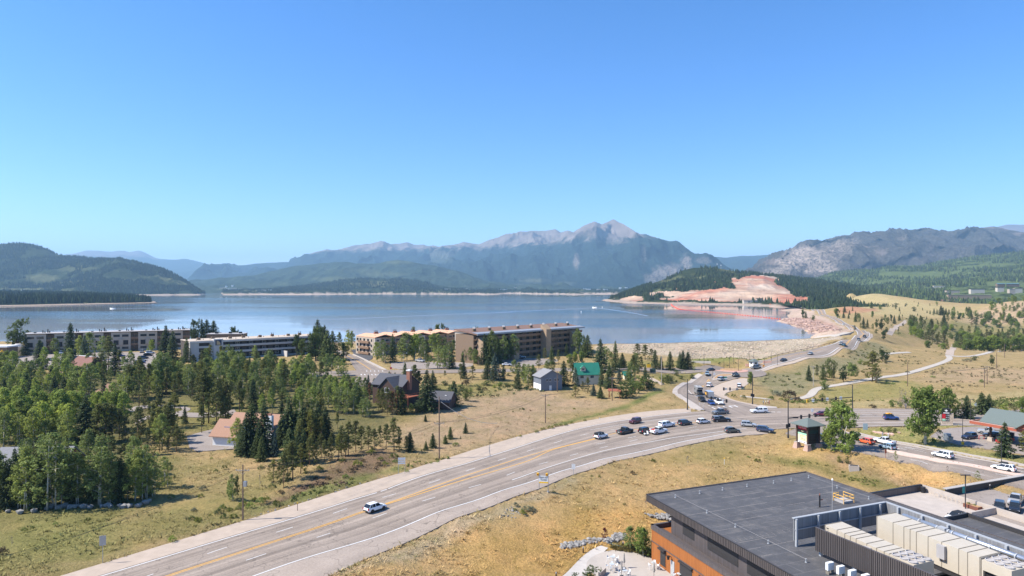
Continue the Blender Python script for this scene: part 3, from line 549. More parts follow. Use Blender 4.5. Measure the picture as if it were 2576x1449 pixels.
def hill(name, mat, layers, rows, nx=260, amp=0., freq=1., seed=1, x0=-420, x1=3000, ridged=True, crag=(), clear=(), beach=0., back=.25, jag=0., gx=1., edge=None, zfloor=None):
    """loft of survey lines, front to ridge, each (x, y, distance); relief noise between them"""
    xs = np.linspace(x0, x1, nx); LY = []
    for l in layers:
        l = sorted(l); a = np.array(l, float)
        y = np.interp(xs, a[:, 0], a[:, 1]); D = np.interp(xs, a[:, 0], a[:, 2])
        LY.append(np.stack([(xs-CX)/F*D, D, H+(CY-y)/F*D], 1))
    top = LY[-1].copy(); bk = top.copy(); bk[:, 1] *= 1+back; bk[:, 0] *= 1+back; bk[:, 2] = np.maximum(top[:, 2]*.3, -20)
    P = []; tt = []; nl = len(LY)
    for k in range(nl-1):
        n = rows[k] if isinstance(rows, (list, tuple)) else rows
        t = np.linspace(0, 1, n, endpoint=False)
        for q in t: P.append(LY[k]*(1-q)+LY[k+1]*q); tt.append((k+q)/(nl-1))
    P.append(top); tt.append(1.)
    for q in (.35, 1.): P.append(top*(1-q)+bk*q); tt.append(1.+q)
    P = np.array(P); tt = np.array(tt)
    if amp:
        env = np.clip(np.minimum(tt*4, np.clip((1.02-tt)*5, .0, 1)), 0, 1)[:, None]; env = np.where(tt[:, None] > 1, 0, env)
        w = P[..., 0]*freq*gx; d = P[..., 1]*freq
        nz = fbm(w, d*.55, seed, 5, .5, ridged)-.55
        wob = (fbm(w*.5, d*.5, seed+40, 4)-.5)*.5
        P[..., 2] += amp*env*(nz+wob); P[..., 1] += amp*env*(fbm(w*1.3, d*1.3, seed+20, 3)-.5)*1.2
    if jag: P[..., 2] += jag*(fbm(P[..., 0]*.02*6/jag, P[..., 1]*.02*6/jag, seed+7, 3, .7)-.5)*np.clip(tt*6, 0, 1)[:, None]
    if zfloor is not None: P[0, :, 2] = zfloor
    px = CX+P[..., 0]/P[..., 1]*F; py = CY-(P[..., 2]-H)/P[..., 1]*F
    col = np.zeros(P.shape)
    def blobs(ch, lst):
        for x, y, rx, ry, a in lst:
            q = ((px-x)/rx)**2+((py-y)/ry)**2+(fbm(px*.12, py*.12, seed+31, 3)-.5)*1.6
            col[..., ch] = np.maximum(col[..., ch], a*np.clip(1.4-q*1.1, 0, 1))
    blobs(0, crag); blobs(1, clear)
    if beach: col[..., 2] = np.clip((LAKE+beach-P[..., 2])/.6+(fbm(P[..., 0]*.02, P[..., 1]*.02, 3, 3)-.5), 0, 1)
    nr = len(P); i = (np.arange(nr-1)[:, None]*nx+np.arange(nx-1)[None, :]).ravel()
    o = np_obj(name, np_mesh(name, P.reshape(-1, 3), np.stack([i, i+1, i+1+nx, i+nx], 1), [mat], smooth=True, col=col.reshape(-1, 3)))
    o['kind'] = 'structure'; HILLS[name] = (P, tt); return o, P, tt, col
def prof(pts, D): return [(x, y, D) for x, y in pts]
GREYROCK = (.30, .255, .225)
mFar = hill_mat('far_range_slopes', (.03, .045, .035), (.2, .18, .13), (.20, .165, .15), 880, .0009, .68)
mPk = hill_mat('peak_slopes', (.018, .032, .032), (.09, .10, .07), (.195, .162, .142), 715, .0011, .72, tex=1.6)
mMid = hill_mat('wooded_slopes', FOREST, (.085, .10, .055), GREYROCK, 900, .0016, .58, tex=1.3)
mRt = hill_mat('burnt_ridge_slopes', (.062, .060, .056), (.15, .125, .11), (.33, .27, .225), 1500, .0014, .57, tex=1.6)
mNr = hill_mat('near_wooded_slopes', (.030, .042, .022), (.13, .135, .065), (.42, .31, .22), 900, .004, .56)
mRF = hill_mat('aspen_slopes', (.040, .055, .026), (.11, .14, .055), (.38, .3, .22), 1500, .004, .47, tex=1.4)
hill('far_left_hills', mFar, [prof([(-420, 735), (3000, 735)], 13000), prof([(150, 690), (480, 690), (700, 710)], 17000), prof([(-420, 660), (100, 655), (165, 643), (220, 630), (252, 632), (275, 634), (306, 630), (327, 634.5), (350, 630), (370, 639.5), (395, 651), (430, 653), (470, 653), (525, 664.5), (587, 673), (660, 690), (760, 700), (3000, 705)], 20000)], 24, 300, 420, .0007, 11, jag=14)
hill('blue_saddle_hills', mFar, [prof([(1500, 735), (3000, 735)], 9500), prof([(1500, 690), (2576, 690)], 11500), prof([(1400, 720), (1640, 700), (1740, 650), (1788, 646), (1825, 649.5), (1863, 644), (1900, 643), (1932, 641), (1994, 626), (2032, 614.5), (2052, 609), (2082, 608), (2200, 612), (2440, 590), (2500, 573), (2532, 566), (2576, 565), (2750, 572), (3000, 590)], 13000)], 20, 240, 300, .0008, 5, x0=1400, jag=10)
hill('middle_range_hills', mPk, [prof([(300, 735), (1500, 735)], 9000), prof([(300, 715), (470, 706), (700, 690), (900, 665), (1288, 655)], 11000), prof([(300, 725), (440, 710), (475, 702), (530, 690), (587, 675), (644, 663), (689, 659), (726, 658), (744, 648), (769, 643), (794, 633), (824, 626), (841, 631), (889, 619.5), (931, 616), (956, 610), (981, 617), (1004, 614.5), (1024, 609.5), (1041, 616), (1066, 616), (1096, 629), (1160, 640), (1500, 660)], 13500)], [26, 34], 420, 520, .0011, 21, x0=300, x1=1500, jag=14)
pk = [(980, 700), (1040, 665), (1096, 631), (1111, 619), (1144, 617), (1166, 610), (1204, 614.5), (1230, 604), (1288, 590), (1308, 584.5), (1345, 582), (1375, 582), (1397, 578), (1410, 586), (1428, 578), (1442, 582), (1463, 569.5), (1495, 557), (1513, 565), (1528, 559), (1543, 552), (1563, 561), (1588, 576), (1610, 588), (1625, 588), (1650, 597), (1688, 608), (1713, 623), (1738, 633), (1763, 648), (1788, 661), (1813, 672), (1850, 690), (1900, 710)]
pkD = lambda x: float(np.interp(x, [980, 1110, 1300, 1400, 1428, 1495, 1543, 1625, 1813, 1900], [12500, 12300, 11800, 11500, 10800, 10100, 9800, 9000, 7800, 7500]))
hill('peak_mountain_hills', mPk, [
    prof([(980, 734), (1900, 734)], 6600),
    [(980, 722, 8200), (1100, 700, 8300), (1288, 690, 8200), (1450, 685, 7900), (1560, 680, 7300), (1700, 690, 7000), (1800, 700, 6900), (1900, 722, 6900)],
    [(980, 705, 10500), (1100, 665, 10400), (1200, 640, 10300), (1288, 628, 10000), (1370, 640, 9700), (1430, 640, 8900), (1495, 625, 8500), (1560, 622, 8300), (1610, 615, 7800), (1660, 640, 7500), (1740, 668, 7300), (1813, 690, 7200), (1900, 715, 7200)],
    [(980, 702, 11500), (1100, 648, 11400), (1166, 625, 11400), (1250, 612, 11200), (1310, 602, 11000), (1360, 612, 10600), (1400, 610, 10300), (1430, 606, 9500), (1470, 598, 9200), (1500, 594, 8950), (1540, 600, 9500), (1580, 612, 9300), (1600, 598, 8500), (1640, 600, 8350), (1700, 628, 8000), (1763, 655, 7600), (1813, 680, 7500), (1900, 712, 7400)],
    [(x, y, pkD(x)) for x, y in pk]], [16, 22, 26, 26], 520, 330, .0017, 33, x0=980, x1=1900, jag=14,
    crag=[(1690, 685, 45, 22, .9), (1650, 700, 35, 14, .8), (1725, 660, 14, 22, .9), (1580, 592, 40, 8, .9), (1545, 606, 40, 8, .7), (1770, 655, 22, 10, .6), (1450, 655, 9, 22, .9), (1620, 640, 8, 25, .5), (1110, 640, 40, 9, .5)], clear=[(1290, 720, 60, 5, .8), (1345, 706, 40, 5, .8), (1420, 712, 30, 5, .5), (1110, 648, 34, 16, .6)])
rp = [(1890, 698), (1932, 660), (1960, 650), (1985, 640), (2000, 624), (2017, 617), (2037, 619.5), (2050, 624), (2077, 611), (2094, 602), (2119, 594), (2150, 594), (2182, 596), (2219, 587), (2269, 580), (2307, 579), (2319, 575), (2340, 577), (2357, 582), (2377, 585), (2407, 583), (2444, 574), (2500, 573), (2540, 580), (2576, 588), (2750, 600), (3000, 620)]
hill('burnt_ridge_hills', mRt, [prof([(1860, 730), (3000, 730)], 4600), [(1860, 722, 5000), (1932, 690, 5000), (2060, 660, 5200), (2200, 650, 5400), (2576, 650, 5600), (3000, 660, 5600)], prof(rp, 6800)], [24, 34], 420, 300, .0022, 50, x0=1860, jag=16,
     crag=[(2020, 650, 45, 36, .95), (2060, 665, 45, 30, .85), (2100, 630, 40, 30, .6), (1950, 690, 40, 20, .8), (1985, 660, 30, 22, .9), (2140, 610, 30, 12, .4)])
hill('mid_shore_hills', mMid, [prof([(300, 738), (1650, 738)], 5200), [(300, 728, 6200), (650, 718, 6200), (950, 705, 6200), (1288, 722, 6100), (1500, 730, 6000)], [(300, 732, 7500), (450, 715, 7500), (475, 707, 7500), (537, 703, 7500), (600, 696, 7500), (644, 691, 7500), (679, 683, 7500), (726, 673, 7600), (769, 667, 7600), (819, 661, 7600), (869, 659, 7500), (906, 664, 7300), (939, 664.5, 7200), (969, 658, 7100), (1004, 653, 7000), (1024, 657, 7000), (1069, 664.5, 7000), (1119, 673, 7000), (1169, 688, 7000), (1219, 706, 6900), (1288, 716, 6900), (1400, 724, 6900), (1520, 727, 6900), (1650, 728, 6900)]], [20, 30], 420, 120, .0028, 61, x0=300, x1=1650, jag=16, clear=[(850, 702, 60, 6, .8), (960, 690, 60, 6, .7), (1000, 660, 40, 5, .7), (600, 728, 60, 5, .9), (900, 680, 50, 5, .5), (700, 715, 30, 4, .6)], beach=0)
hill('green_shore_hills', mNr, [prof([(560, 741), (1700, 743)], 3900), prof([(560, 737.5), (690, 735), (800, 736.5), (914, 738), (1131, 738), (1288, 738), (1500, 738), (1700, 738)], 4500), prof([(560, 734), (694, 728), (769, 719), (819, 712), (856, 705.5), (914, 700), (994, 701), (1044, 707), (1094, 714.5), (1131, 723), (1200, 728), (1288, 730), (1380, 731), (1500, 731), (1700, 731)], 5300)], [12, 26], 400, 60, .004, 71, x0=560, x1=1700, jag=12, clear=[(960, 715, 50, 7, .8), (880, 712, 30, 4, .5)], beach=5.5)
hl = [(-420, 600), (-200, 606), (0, 615), (30, 612), (57, 611), (80, 614), (120, 626), (140, 638), (160, 644), (200, 646), (237, 651), (262, 652), (295, 653), (320, 658), (357, 663), (390, 671), (420, 681), (445, 693), (470, 708), (490, 723), (502, 737), (520, 746)]
_, PLh, tLh, _ = hill('left_wooded_hills', mNr, [[(-420, 745, 3300), (300, 744, 3500), (400, 743.2, 3600), (505, 742, 3800), (520, 748, 3800)], [(-420, 735, 3700), (0, 730, 3700), (260, 728, 3700), (400, 732, 3850), (480, 737, 3950), (503, 740.5, 4000), (520, 748, 4000)], [(-420, 690, 4400), (0, 690, 4400), (150, 690, 4300), (262, 668, 4150), (300, 663, 4150), (400, 690, 4150), (470, 715, 4050), (503, 739, 4050), (520, 748, 4050)], [(x, y, 4900 if x < 330 else 4200) for x, y in hl]], [10, 26, 26], 420, 70, .004, 81, x0=-420, x1=520, clear=[(110, 700, 45, 10, .9), (180, 712, 40, 6, .6), (60, 728, 70, 5, .8), (190, 675, 60, 8, .4), (250, 720, 60, 6, .5), (300, 705, 50, 5, .4)], beach=5.)
_, PSp, tSp, _ = hill('left_spit_hills', mNr, [[(-420, 772, 1330), (0, 770.5, 1400), (150, 767.5, 1500), (392, 761.8, 1700), (402, 765, 1700)], [(-420, 757, 1500), (0, 758, 1480), (130, 754, 1580), (250, 753.5, 1650), (370, 757.5, 1740), (390, 760.5, 1760), (402, 765, 1760)], [(-420, 735, 2600), (0, 737, 2600), (200, 740, 2600), (340, 747, 2500), (385, 757, 2200), (402, 764, 2100)]], [8, 22], 320, 5, .01, 91, x0=-420, x1=402, beach=2.6, back=.3)
qr = [(1500, 764), (1530, 757), (1545, 750), (1588, 731), (1625, 718), (1663, 706), (1698, 693), (1718, 680), (1745, 674), (1775, 673), (1813, 676), (1850, 682.5), (1893, 688), (1932, 692), (2000, 699), (2057, 706), (2132, 717), (2182, 724), (2250, 737), (2330, 752), (2450, 775)]
mQ = hill_mat('quarry_hill_slopes', (.033, .045, .021), (.14, .145, .07), (.47, .36, .265), 2500, .006, .55)
_, PQ, tQ, cQ = hill('quarry_hills', mQ, [
    [(1500, 757.5, 1950), (1520, 757, 2000), (1538, 759.7, 1850), (1638, 764.7, 1610), (1838, 767.5, 1520), (1932, 771, 1400), (1990, 768, 1330), (2060, 785, 1150), (2130, 800, 1000), (2250, 800, 1050), (2450, 800, 1100)],
    [(1500, 759, 2030), (1538, 757, 1950), (1600, 757, 1800), (1638, 758, 1730), (1740, 760, 1640), (1838, 760, 1600), (1932, 760, 1560), (1990, 758, 1500), (2060, 772, 1290), (2130, 780, 1150), (2250, 790, 1150), (2450, 795, 1150)],
    [(1500, 761, 2100), (1545, 754, 2100), (1600, 749, 2000), (1638, 745, 1950), (1740, 750, 1780), (1838, 750, 1720), (1900, 748, 1690), (1950, 744, 1670), (1990, 746, 1650), (2060, 757, 1500), (2130, 765, 1400), (2250, 775, 1400), (2450, 790, 1400)],
    [(1500, 763, 2200), (1545, 752, 2200), (1600, 736, 2150), (1638, 730, 2100), (1700, 726, 2020), (1760, 722, 1960), (1838, 712, 1920), (1880, 703, 1940), (1920, 702, 1980), (1955, 716, 1980), (1990, 730, 1900), (2060, 735, 1800), (2130, 742, 1750), (2250, 760, 1700), (2450, 783, 1700)],
    [(x, y, 2500) for x, y in qr]], [6, 12, 18, 24], 420, 14, .012, 101, x0=1500, x1=2450, beach=3.2, back=.3,
    clear=[(1700, 705, 40, 12, .6), (1800, 690, 60, 8, .5)])
QZ = ((1895, 716, 58, 23), (1945, 738, 45, 20), (1860, 740, 110, 15), (1775, 742, 80, 12), (1700, 740, 80, 7), (1590, 752, 30, 7), (1930, 703, 30, 9), (1965, 750, 40, 14), (1850, 752, 120, 8), (1995, 755, 40, 9), (1790, 752, 150, 5))
mQR, nt, b = new_mat('quarry_rock'); tc = node(nt, 'ShaderNodeTexCoord').outputs['Object']
q1 = noise_fac(nt, tc, .012, 6, .6, (1, .3, 3)); q2 = noise_fac(nt, tc, .06, 6, .7, (1, 1, .25)); q3 = noise_fac(nt, tc, .005, 3, .5)
cq = mixc(nt, ramp(nt, q3, [(.46, (0, 0, 0)), (.6, (1, 1, 1))]), ramp(nt, q1, [(.3, (.34, .21, .14)), (.5, (.46, .31, .21)), (.72, (.54, .43, .33))]), ramp(nt, q2, [(.3, (.34, .10, .05)), (.7, (.50, .21, .12))]))
cq = mixc(nt, .6, cq, ramp(nt, q2, [(.3, (.6, .6, .6)), (.7, (1.25, 1.25, 1.25))]), 'MULTIPLY')
cq = mixc(nt, .8, cq, ramp(nt, noise_fac(nt, tc, .05, 5, .7, (.12, .12, 4)), [(.32, (.55, .5, .47)), (.5, (1, 1, 1)), (.7, (1.25, 1.22, 1.15))]), 'MULTIPLY'); nt.links.new(cq, b.inputs['Base Color']); b.inputs['Roughness'].default_value = 1; bump(nt, b, q2, 1., 6)
sel = np.zeros(PQ.shape[:2]); px = CX+PQ[..., 0]/PQ[..., 1]*F; py = CY-(PQ[..., 2]-H)/PQ[..., 1]*F
for x, y, rx, ry in QZ:
    sel = np.maximum(sel, 1.3-(((px-x)/rx)**2+((py-y)/ry)**2))
sel += (fbm(px*.05, py*.12, 17, 5, .65)-.5)*1.3
nxq = PQ.shape[1]; fsel = sel[:-1, :-1].ravel() > .35
QUARRY = (px, py, sel)
oq = bpy.data.objects['quarry_hills']; oq.data.materials.append(mQR); oq.data.polygons.foreach_set('material_index', fsel.astype(np.int32)); oq.data.update()
_, PR, tR, _ = hill('east_forest_hills', mRF, [
    prof([(2000, 800), (3000, 800)], 1250), [(2000, 752, 2000), (2159, 745, 1900), (2300, 762, 1700), (2400, 765, 1600), (2576, 757, 1600), (3000, 752, 1600)],
    [(2000, 722, 3000), (2150, 715, 3000), (2300, 715, 2800), (2450, 712, 2600), (2576, 705, 2600), (3000, 700, 2600)],
    [(2000, 712, 3900), (2054, 699, 3900), (2094, 686, 3900), (2144, 680, 3900), (2194, 678, 3900), (2244, 669, 4000), (2319, 668, 4000), (2369, 657, 4100), (2432, 647, 4100), (2507, 639, 4100), (2576, 632, 4100), (3000, 600, 4100)]], [14, 26, 26], 360, 30, .006, 111, x0=2000, jag=8,
    clear=[(2290, 690, 90, 8, .9), (2200, 700, 50, 6, .6), (2450, 690, 60, 6, .5), (2400, 730, 60, 6, .5), (2520, 660, 60, 8, .6)])
def on_hill(x, y):
    best = None
    for P, _ in HILLS.values():
        px = CX+P[..., 0]/P[..., 1]*F; py = CY-(P[..., 2]-H)/P[..., 1]*F
        j = int(np.argmin(abs(px[len(P)//2]-x)))
        if abs(px[len(P)//2, j]-x) > 12: continue
        k = np.where(py[:-2, j] <= y)[0]
        if len(k) and (best is None or P[k[0], j, 1] < best[1]): best = P[k[0], j]
    return best if best is not None else PD(x, y, 3000)
def cone_wood(name, P, h, r, mat, tint, k=5):
    n = len(P); a = np.arange(k)*2*math.pi/k; rng = np.random.default_rng(len(P))
    V = np.zeros((n, 2*(k+1), 3)); ph = rng.random(n)[:, None]*6
    ca, sa = np.cos(a+ph), np.sin(a+ph)
    for t, (zb, zt, rr) in enumerate(((.08, .75, 1.), (.42, 1., .62))):
        q = t*(k+1); jr = rr*r[:, None]*(.75+.5*rng.random((n, k)))
        V[:, q:q+k, 0] = P[:, 0:1]+ca*jr; V[:, q:q+k, 1] = P[:, 1:2]+sa*jr; V[:, q:q+k, 2] = P[:, 2:3]+h[:, None]*zb
        V[:, q+k, :2] = P[:, :2]; V[:, q+k, 2] = P[:, 2]+h*zt
    f = []
    for t in range(2):
        q = t*(k+1)
        for i in range(k): f.append((q+i, q+(i+1) % k, q+k))
    fa = (np.array(f)[None]+(np.arange(n)*2*(k+1))[:, None, None]).reshape(-1, 3)
    col = np.repeat(tint[:, None, :], 2*(k+1), 1).reshape(-1, 3)
    return tag(np_obj(name, np_mesh(name, V.reshape(-1, 3), fa, [mat], col=col)), kind='stuff')
mWd, nt, b = new_mat('distant_foliage'); ca = node(nt, 'ShaderNodeVertexColor', layer_name='Col').outputs[0]
nt.links.new(ca, b.inputs['Base Color']); b.inputs['Roughness'].default_value = 1; b.inputs['Specular IOR Level'].default_value = 0
rngF = np.random.default_rng(77)
def scatter(P, n, mask):
    """random points on a lofted slope where mask(px, py, density noise) holds"""
    nr, nx, _ = P.shape; i = rngF.integers(0, nr-3, n); j = rngF.integers(0, nx-1, n); a = rngF.random(n)[:, None]; b = rngF.random(n)[:, None]
    q = (P[i, j]*(1-a)+P[i+1, j]*a)*(1-b)+(P[i, j+1]*(1-a)+P[i+1, j+1]*a)*b
    px = CX+q[:, 0]/q[:, 1]*F; py = CY-(q[:, 2]-H)/q[:, 1]*F
    k = mask(px, py, q) & (px > -300) & (px < 2850); return q[k], px[k], py[k]
def tints(n, base, var=.35, alt=None, frac=0.):
    t = np.array(base)[None]*(1+var*(rngF.random((n, 1))*2-1))*(1+.12*(rngF.random((n, 3))*2-1))
    if alt is not None: k = rngF.random(n) < frac; t[k] = np.array(alt)*(1+var*(rngF.random((k.sum(), 1))*2-1))
    return t
DK, MD, LT = (.028, .038, .022), (.05, .066, .028), (.095, .125, .045)
def wood(name, P, n, hh, mask, base=DK, alt=MD, frac=.3):
    q, px, py = scatter(P, n, mask); m = len(q); h = hh*(.6+.7*rngF.random(m)); q[:, 2] -= .5
    cone_wood(name, q, h, h*(.2+.1*rngF.random(m)), mWd, tints(m, base, .4, alt, frac)); return m
def nzm(q, f, cut, s=1): return fbm(q[:, 0]*f, q[:, 1]*f, s, 4) > cut
wood('forest', PSp, 9000, 13, lambda x, y, q: (q[:, 2] > 7.2) & (nzm(q, .006, .36)))
wood('forest', PLh, 26000, 15, lambda x, y, q: (q[:, 2] > 9) & nzm(q, .004, .40, 4) & ~((abs(x-110) < 45) & (abs(y-701) < 9)) & ~((abs(x-60) < 75) & (abs(y-729) < 3)))
PGs, tGs = HILLS['green_shore_hills']
wood('forest', PGs, 16000, 14, lambda x, y, q: (q[:, 2] > 10.5) & nzm(q, .004, .40, 5))
def qm(x, y, q):
    s = np.zeros(len(x))
    for cx_, cy_, rx, ry in QZ: s = np.maximum(s, 1.3-(((x-cx_)/rx)**2+((y-cy_)/ry)**2))
    s += (fbm(x*.05, y*.12, 17, 5, .65)-.5)*1.3
    dens = np.where((x > 1960) | (x < 1640), .30, np.where(y < 690, .46, .52))
    return (s < .3) & ((q[:, 2] > 9.5) | (x > 1995)) & nzm(q, .012, 0, 6) & (fbm(q[:, 0]*.012, q[:, 1]*.012, 6, 4) > dens) & (y < 790)
wood('forest', PQ, 26000, 11, qm, (.032, .043, .02), MD, .35)
wood('forest', PR, 30000, 12, lambda x, y, q: nzm(q, .006, .42, 8) & ~((abs(x-2290) < 80) & (abs(y-690) < 7)) & ~((x > 2390) & (y > 722) & (y < 757)), (.05, .064, .036), LT, .45)
def leaf_mat(name, c, var=.45, trans=.42):
    m, nt, b = new_mat(name)
    at = node(nt, 'ShaderNodeVertexColor', layer_name='Col').outputs[0]; oi = node(nt, 'ShaderNodeObjectInfo')
    r = ramp(nt, oi.outputs['Random'], [(0, [v*(1-var*.6) for v in c]), (.5, c), (1, (c[0]*(1+var), c[1]*(1+var*.7), c[2]))])
    col = mixc(nt, 1., r, at, 'MULTIPLY'); nt.links.new(col, b.inputs['Base Color']); b.inputs['Roughness'].default_value = .8; b.inputs['Specular IOR Level'].default_value = .15
    tr = node(nt, 'ShaderNodeBsdfTranslucent'); nt.links.new(col, tr.inputs[0]); ms = node(nt, 'ShaderNodeMixShader'); ms.inputs[0].default_value = trans
    nt.links.new(b.outputs[0], ms.inputs[1]); nt.links.new(tr.outputs[0], ms.inputs[2]); nt.links.new(ms.outputs[0], nt.nodes['Material Output'].inputs['Surface'])
    MATS[name] = m; return m
lm = dict(S=leaf_mat('spruce_needles', (.066, .09, .036)), b=leaf_mat('blue_spruce_needles', (.065, .095, .075)), P=leaf_mat('pine_needles', (.135, .145, .048)),
          A=leaf_mat('aspen_leaves', (.205, .25, .075)), L=leaf_mat('bright_aspen_leaves', (.265, .325, .072), .3), B=leaf_mat('dark_leaves', (.085, .12, .042)), C=leaf_mat('cottonwood_leaves', (.20, .26, .062)),
          W=leaf_mat('willow_leaves', (.14, .17, .05)), Y=leaf_mat('rabbitbrush_leaves', (.145, .165, .035)), G=leaf_mat('bare_twigs', (.23, .19, .165), .2), N=leaf_mat('dead_needles', (.16, .085, .045)), R=leaf_mat('red_leaves', (.11, .028, .03)), E=leaf_mat('sage_leaves', (.19, .20, .13), .2), U=leaf_mat('brush_leaves', (.12, .09, .05), .3))
bark = M('brown_bark', (.13, .085, .06), .95, scale=2., bmp=.5); pale = M('pale_bark', (.46, .43, .36), .9, var=.25, scale=1.5, vs=(1, 1, .3)); rustbark = M('orange_bark', (.2, .115, .07), .95, scale=2.)
def clump_quads(rng, C, Rr, n, size, up=.25, flat=1.):
    """leaf clumps round centres C with radii Rr: n small faces each, turned mostly outward"""
    m = len(C); d = rng.normal(size=(m, n, 3)); d /= np.linalg.norm(d, axis=2)[..., None]
    r = rng.random((m, n))**.45
    p = C[:, None]+d*r[..., None]*Rr[:, None, None]*np.array((1, 1, flat))
    nn = d*.8+rng.normal(size=(m, n, 3))*.45+np.array((0, 0, up)); nn /= np.linalg.norm(nn, axis=2)[..., None]
    a = np.cross(nn, rng.normal(size=(m, n, 3))); a /= np.linalg.norm(a, axis=2)[..., None]; b = np.cross(nn, a)
    s = (size*(.6+.8*rng.random((m, n))))[..., None]; a = a*s; b = b*s*.7
    q = np.stack([p-a, p-b, p+a, p+b], 2).reshape(-1, 3)
    tone = (.72+.56*rng.random((m, 1)))*(.8+.4*rng.random((m, n)))
    return q, np.repeat(tone.ravel(), 4)
def crown_mesh(name, q, tone, mat):
    n = len(q)//4; f = np.arange(4*n).reshape(n, 4)
    return np_mesh(name, q, f, [mat], col=np.stack([tone]*3, 1))
def trunk_mesh(stems, mat, name='trunk'):
    mb = MB(); mb.smooth = True
    for pts, r0, r1 in stems:
        n = len(pts)-1
        for i in range(n): mb.tube(pts[i], pts[i+1], r0+(r1-r0)*i/n, r0+(r1-r0)*(i+1)/n, 6)
    return mb.mesh(name, mat)
def g_spruce(seed, mat, wide=.2, dens=1.):       # 10 m tall
    rng = np.random.default_rng(seed); Q = []; Tn = []; h = 10.; z = .55
    while z < 9.7:
        t = z/h; rad = wide*h*(1-t)**.82*(.85+.3*rng.random())+.12; k = int(5+7*(1-t)*dens)
        for i in range(k):
            a = 2*math.pi*(i+rng.random())/k; rr = rad*(.72+.42*rng.random()); s = max(2, int(rr/.3)); tn = .75+.5*rng.random()
            for j in range(s):
                u = (j+.7)/s; x = rr*u; dz = -.30*rr*u*u+.12*rr*u**4; w = .12+.24*(1-u*.6)*min(1, rr)
                c = np.array((math.cos(a)*x, math.sin(a)*x, z+dz)); t1 = np.array((math.cos(a), math.sin(a), -.45))*(rr/s*.75); sd_ = np.array((-math.sin(a), math.cos(a), 0))*w
                sd_ = sd_+np.array((0, 0, 1))*rng.normal()*.09; dn = np.array((0, 0, -.16-.1*rng.random()))
                Q += [c-t1*.7, c-sd_+dn, c+t1*1.1, c+sd_*.3]; Q += [c-t1*.7, c+sd_*.3, c+t1*1.1, c+sd_+dn]
                tt = tn*(.8+.4*rng.random())*(.8+.45*u); Tn += [tt]*8
        z += .24+.26*(1-t)*rng.random()+.1*(1-t)
    Q += [np.array((0, -.06, 9.5)), np.array((.06, 0, 9.5)), np.array((0, 0, 10.25)), np.array((-.06, 0, 9.5))]; Tn += [1.]*4
    return crown_mesh('crown', np.array(Q), np.array(Tn), mat), trunk_mesh([([(0, 0, -.3), (0, 0, 5), (0, 0, 9.6)], .17, .03)], bark)
def g_pine(seed, mat, low=.3, wide=1.35, n=70):
    rng = np.random.default_rng(seed); t = low+(1-low)*rng.random(n)**.9; a = rng.random(n)*6.28
    prof_ = np.interp(t, [low, low+.15, .6, .9, 1.], [.55, 1, .9, .5, .12]); r = wide*prof_*(.35+.65*rng.random(n))
    C = np.stack([np.cos(a)*r, np.sin(a)*r, t*10], 1); C = np.vstack([C, np.stack([rng.normal(size=8)*.1, rng.normal(size=8)*.1, np.linspace(6, 9.9, 8)], 1)])
    q, tn = clump_quads(rng, C, .35+.32*rng.random(len(C)), 26, .15, .45, .65)
    st = [([(0, 0, -.3), (.05, .03, 5), (0, 0, 9.6)], .13, .03)]
    for c in C[:n:2]: st.append(([(0, 0, c[2]-.25), tuple(c)], .035, .012))
    return crown_mesh('crown', q, tn, mat), trunk_mesh(st, rustbark if seed % 2 else bark)
def g_aspen(seed, mat, wide=1.5, low=.22, n=62, stems=2):
    rng = np.random.default_rng(seed); st = []; C = []
    for k in range(stems):
        ox, oy = (rng.normal(size=2)*.45 if k else (0, 0)); hh = 10*(1-.18*k*rng.random()); m = n//stems+6
        lx, ly = rng.normal(size=2)*.35
        st.append(([(ox, oy, -.3), (ox+lx*.5, oy+ly*.5, hh*.5), (ox+lx, oy+ly, hh*.93)], .11, .03))
        t = low+(1-low)*rng.random(m)**.85; a = rng.random(m)*6.28
        w = wide*np.interp(t, [low, low+.2, .6, .85, 1.], [.4, .9, 1, .68, .15]); r = w*rng.random(m)**.55
        c = np.stack([ox+lx*t+np.cos(a)*r, oy+ly*t+np.sin(a)*r, t*hh*.98], 1); C.append(c)
        for p in c[::5]: st.append(([(ox+lx*p[2]/10, oy+ly*p[2]/10, p[2]-.6), tuple(p)], .035, .012))
    C = np.vstack(C); q, tn = clump_quads(rng, C, .36+.34*rng.random(len(C)), 24, .145, .3, .9)
    return crown_mesh('crown', q, tn, mat), trunk_mesh(st, pale)
def g_broad(seed, mat, wide=3.6, low=.12, n=170, tmat=None, leafs=24, sz=.2):
    rng = np.random.default_rng(seed); st = [([(0, 0, -.3), (.1, 0, 2.5)], .3, .2)]; C = []
    lobes = [(rng.normal()*.35*wide, rng.normal()*.35*wide, 10*(low+.1+.72*rng.random()), (.42+.3*rng.random())*wide) for _ in range(9)]+[(0, 0, 8.2, wide*.5), (0, 0, 5., wide*.75)]
    for lx, ly, lz, lr in lobes:
        st.append(([(.05, 0, 1.4), (lx*.6, ly*.6, lz*.7), (lx, ly, lz)], .13, .03)); k = n//len(lobes)
        d = rng.normal(size=(k, 3)); d /= np.linalg.norm(d, axis=1)[:, None]; p = np.array((lx, ly, lz))+d*lr*(rng.random((k, 1))**.35)*np.array((1, 1, .85)); C.append(p)
    C = np.vstack(C); C = C[(C[:, 2] > 10*low*.5) & (C[:, 2] < 10)]
    q, tn = clump_quads(rng, C, .42+.35*rng.random(len(C)), leafs, sz, .3)
    return crown_mesh('crown', q, tn, mat), trunk_mesh(st, tmat or bark)
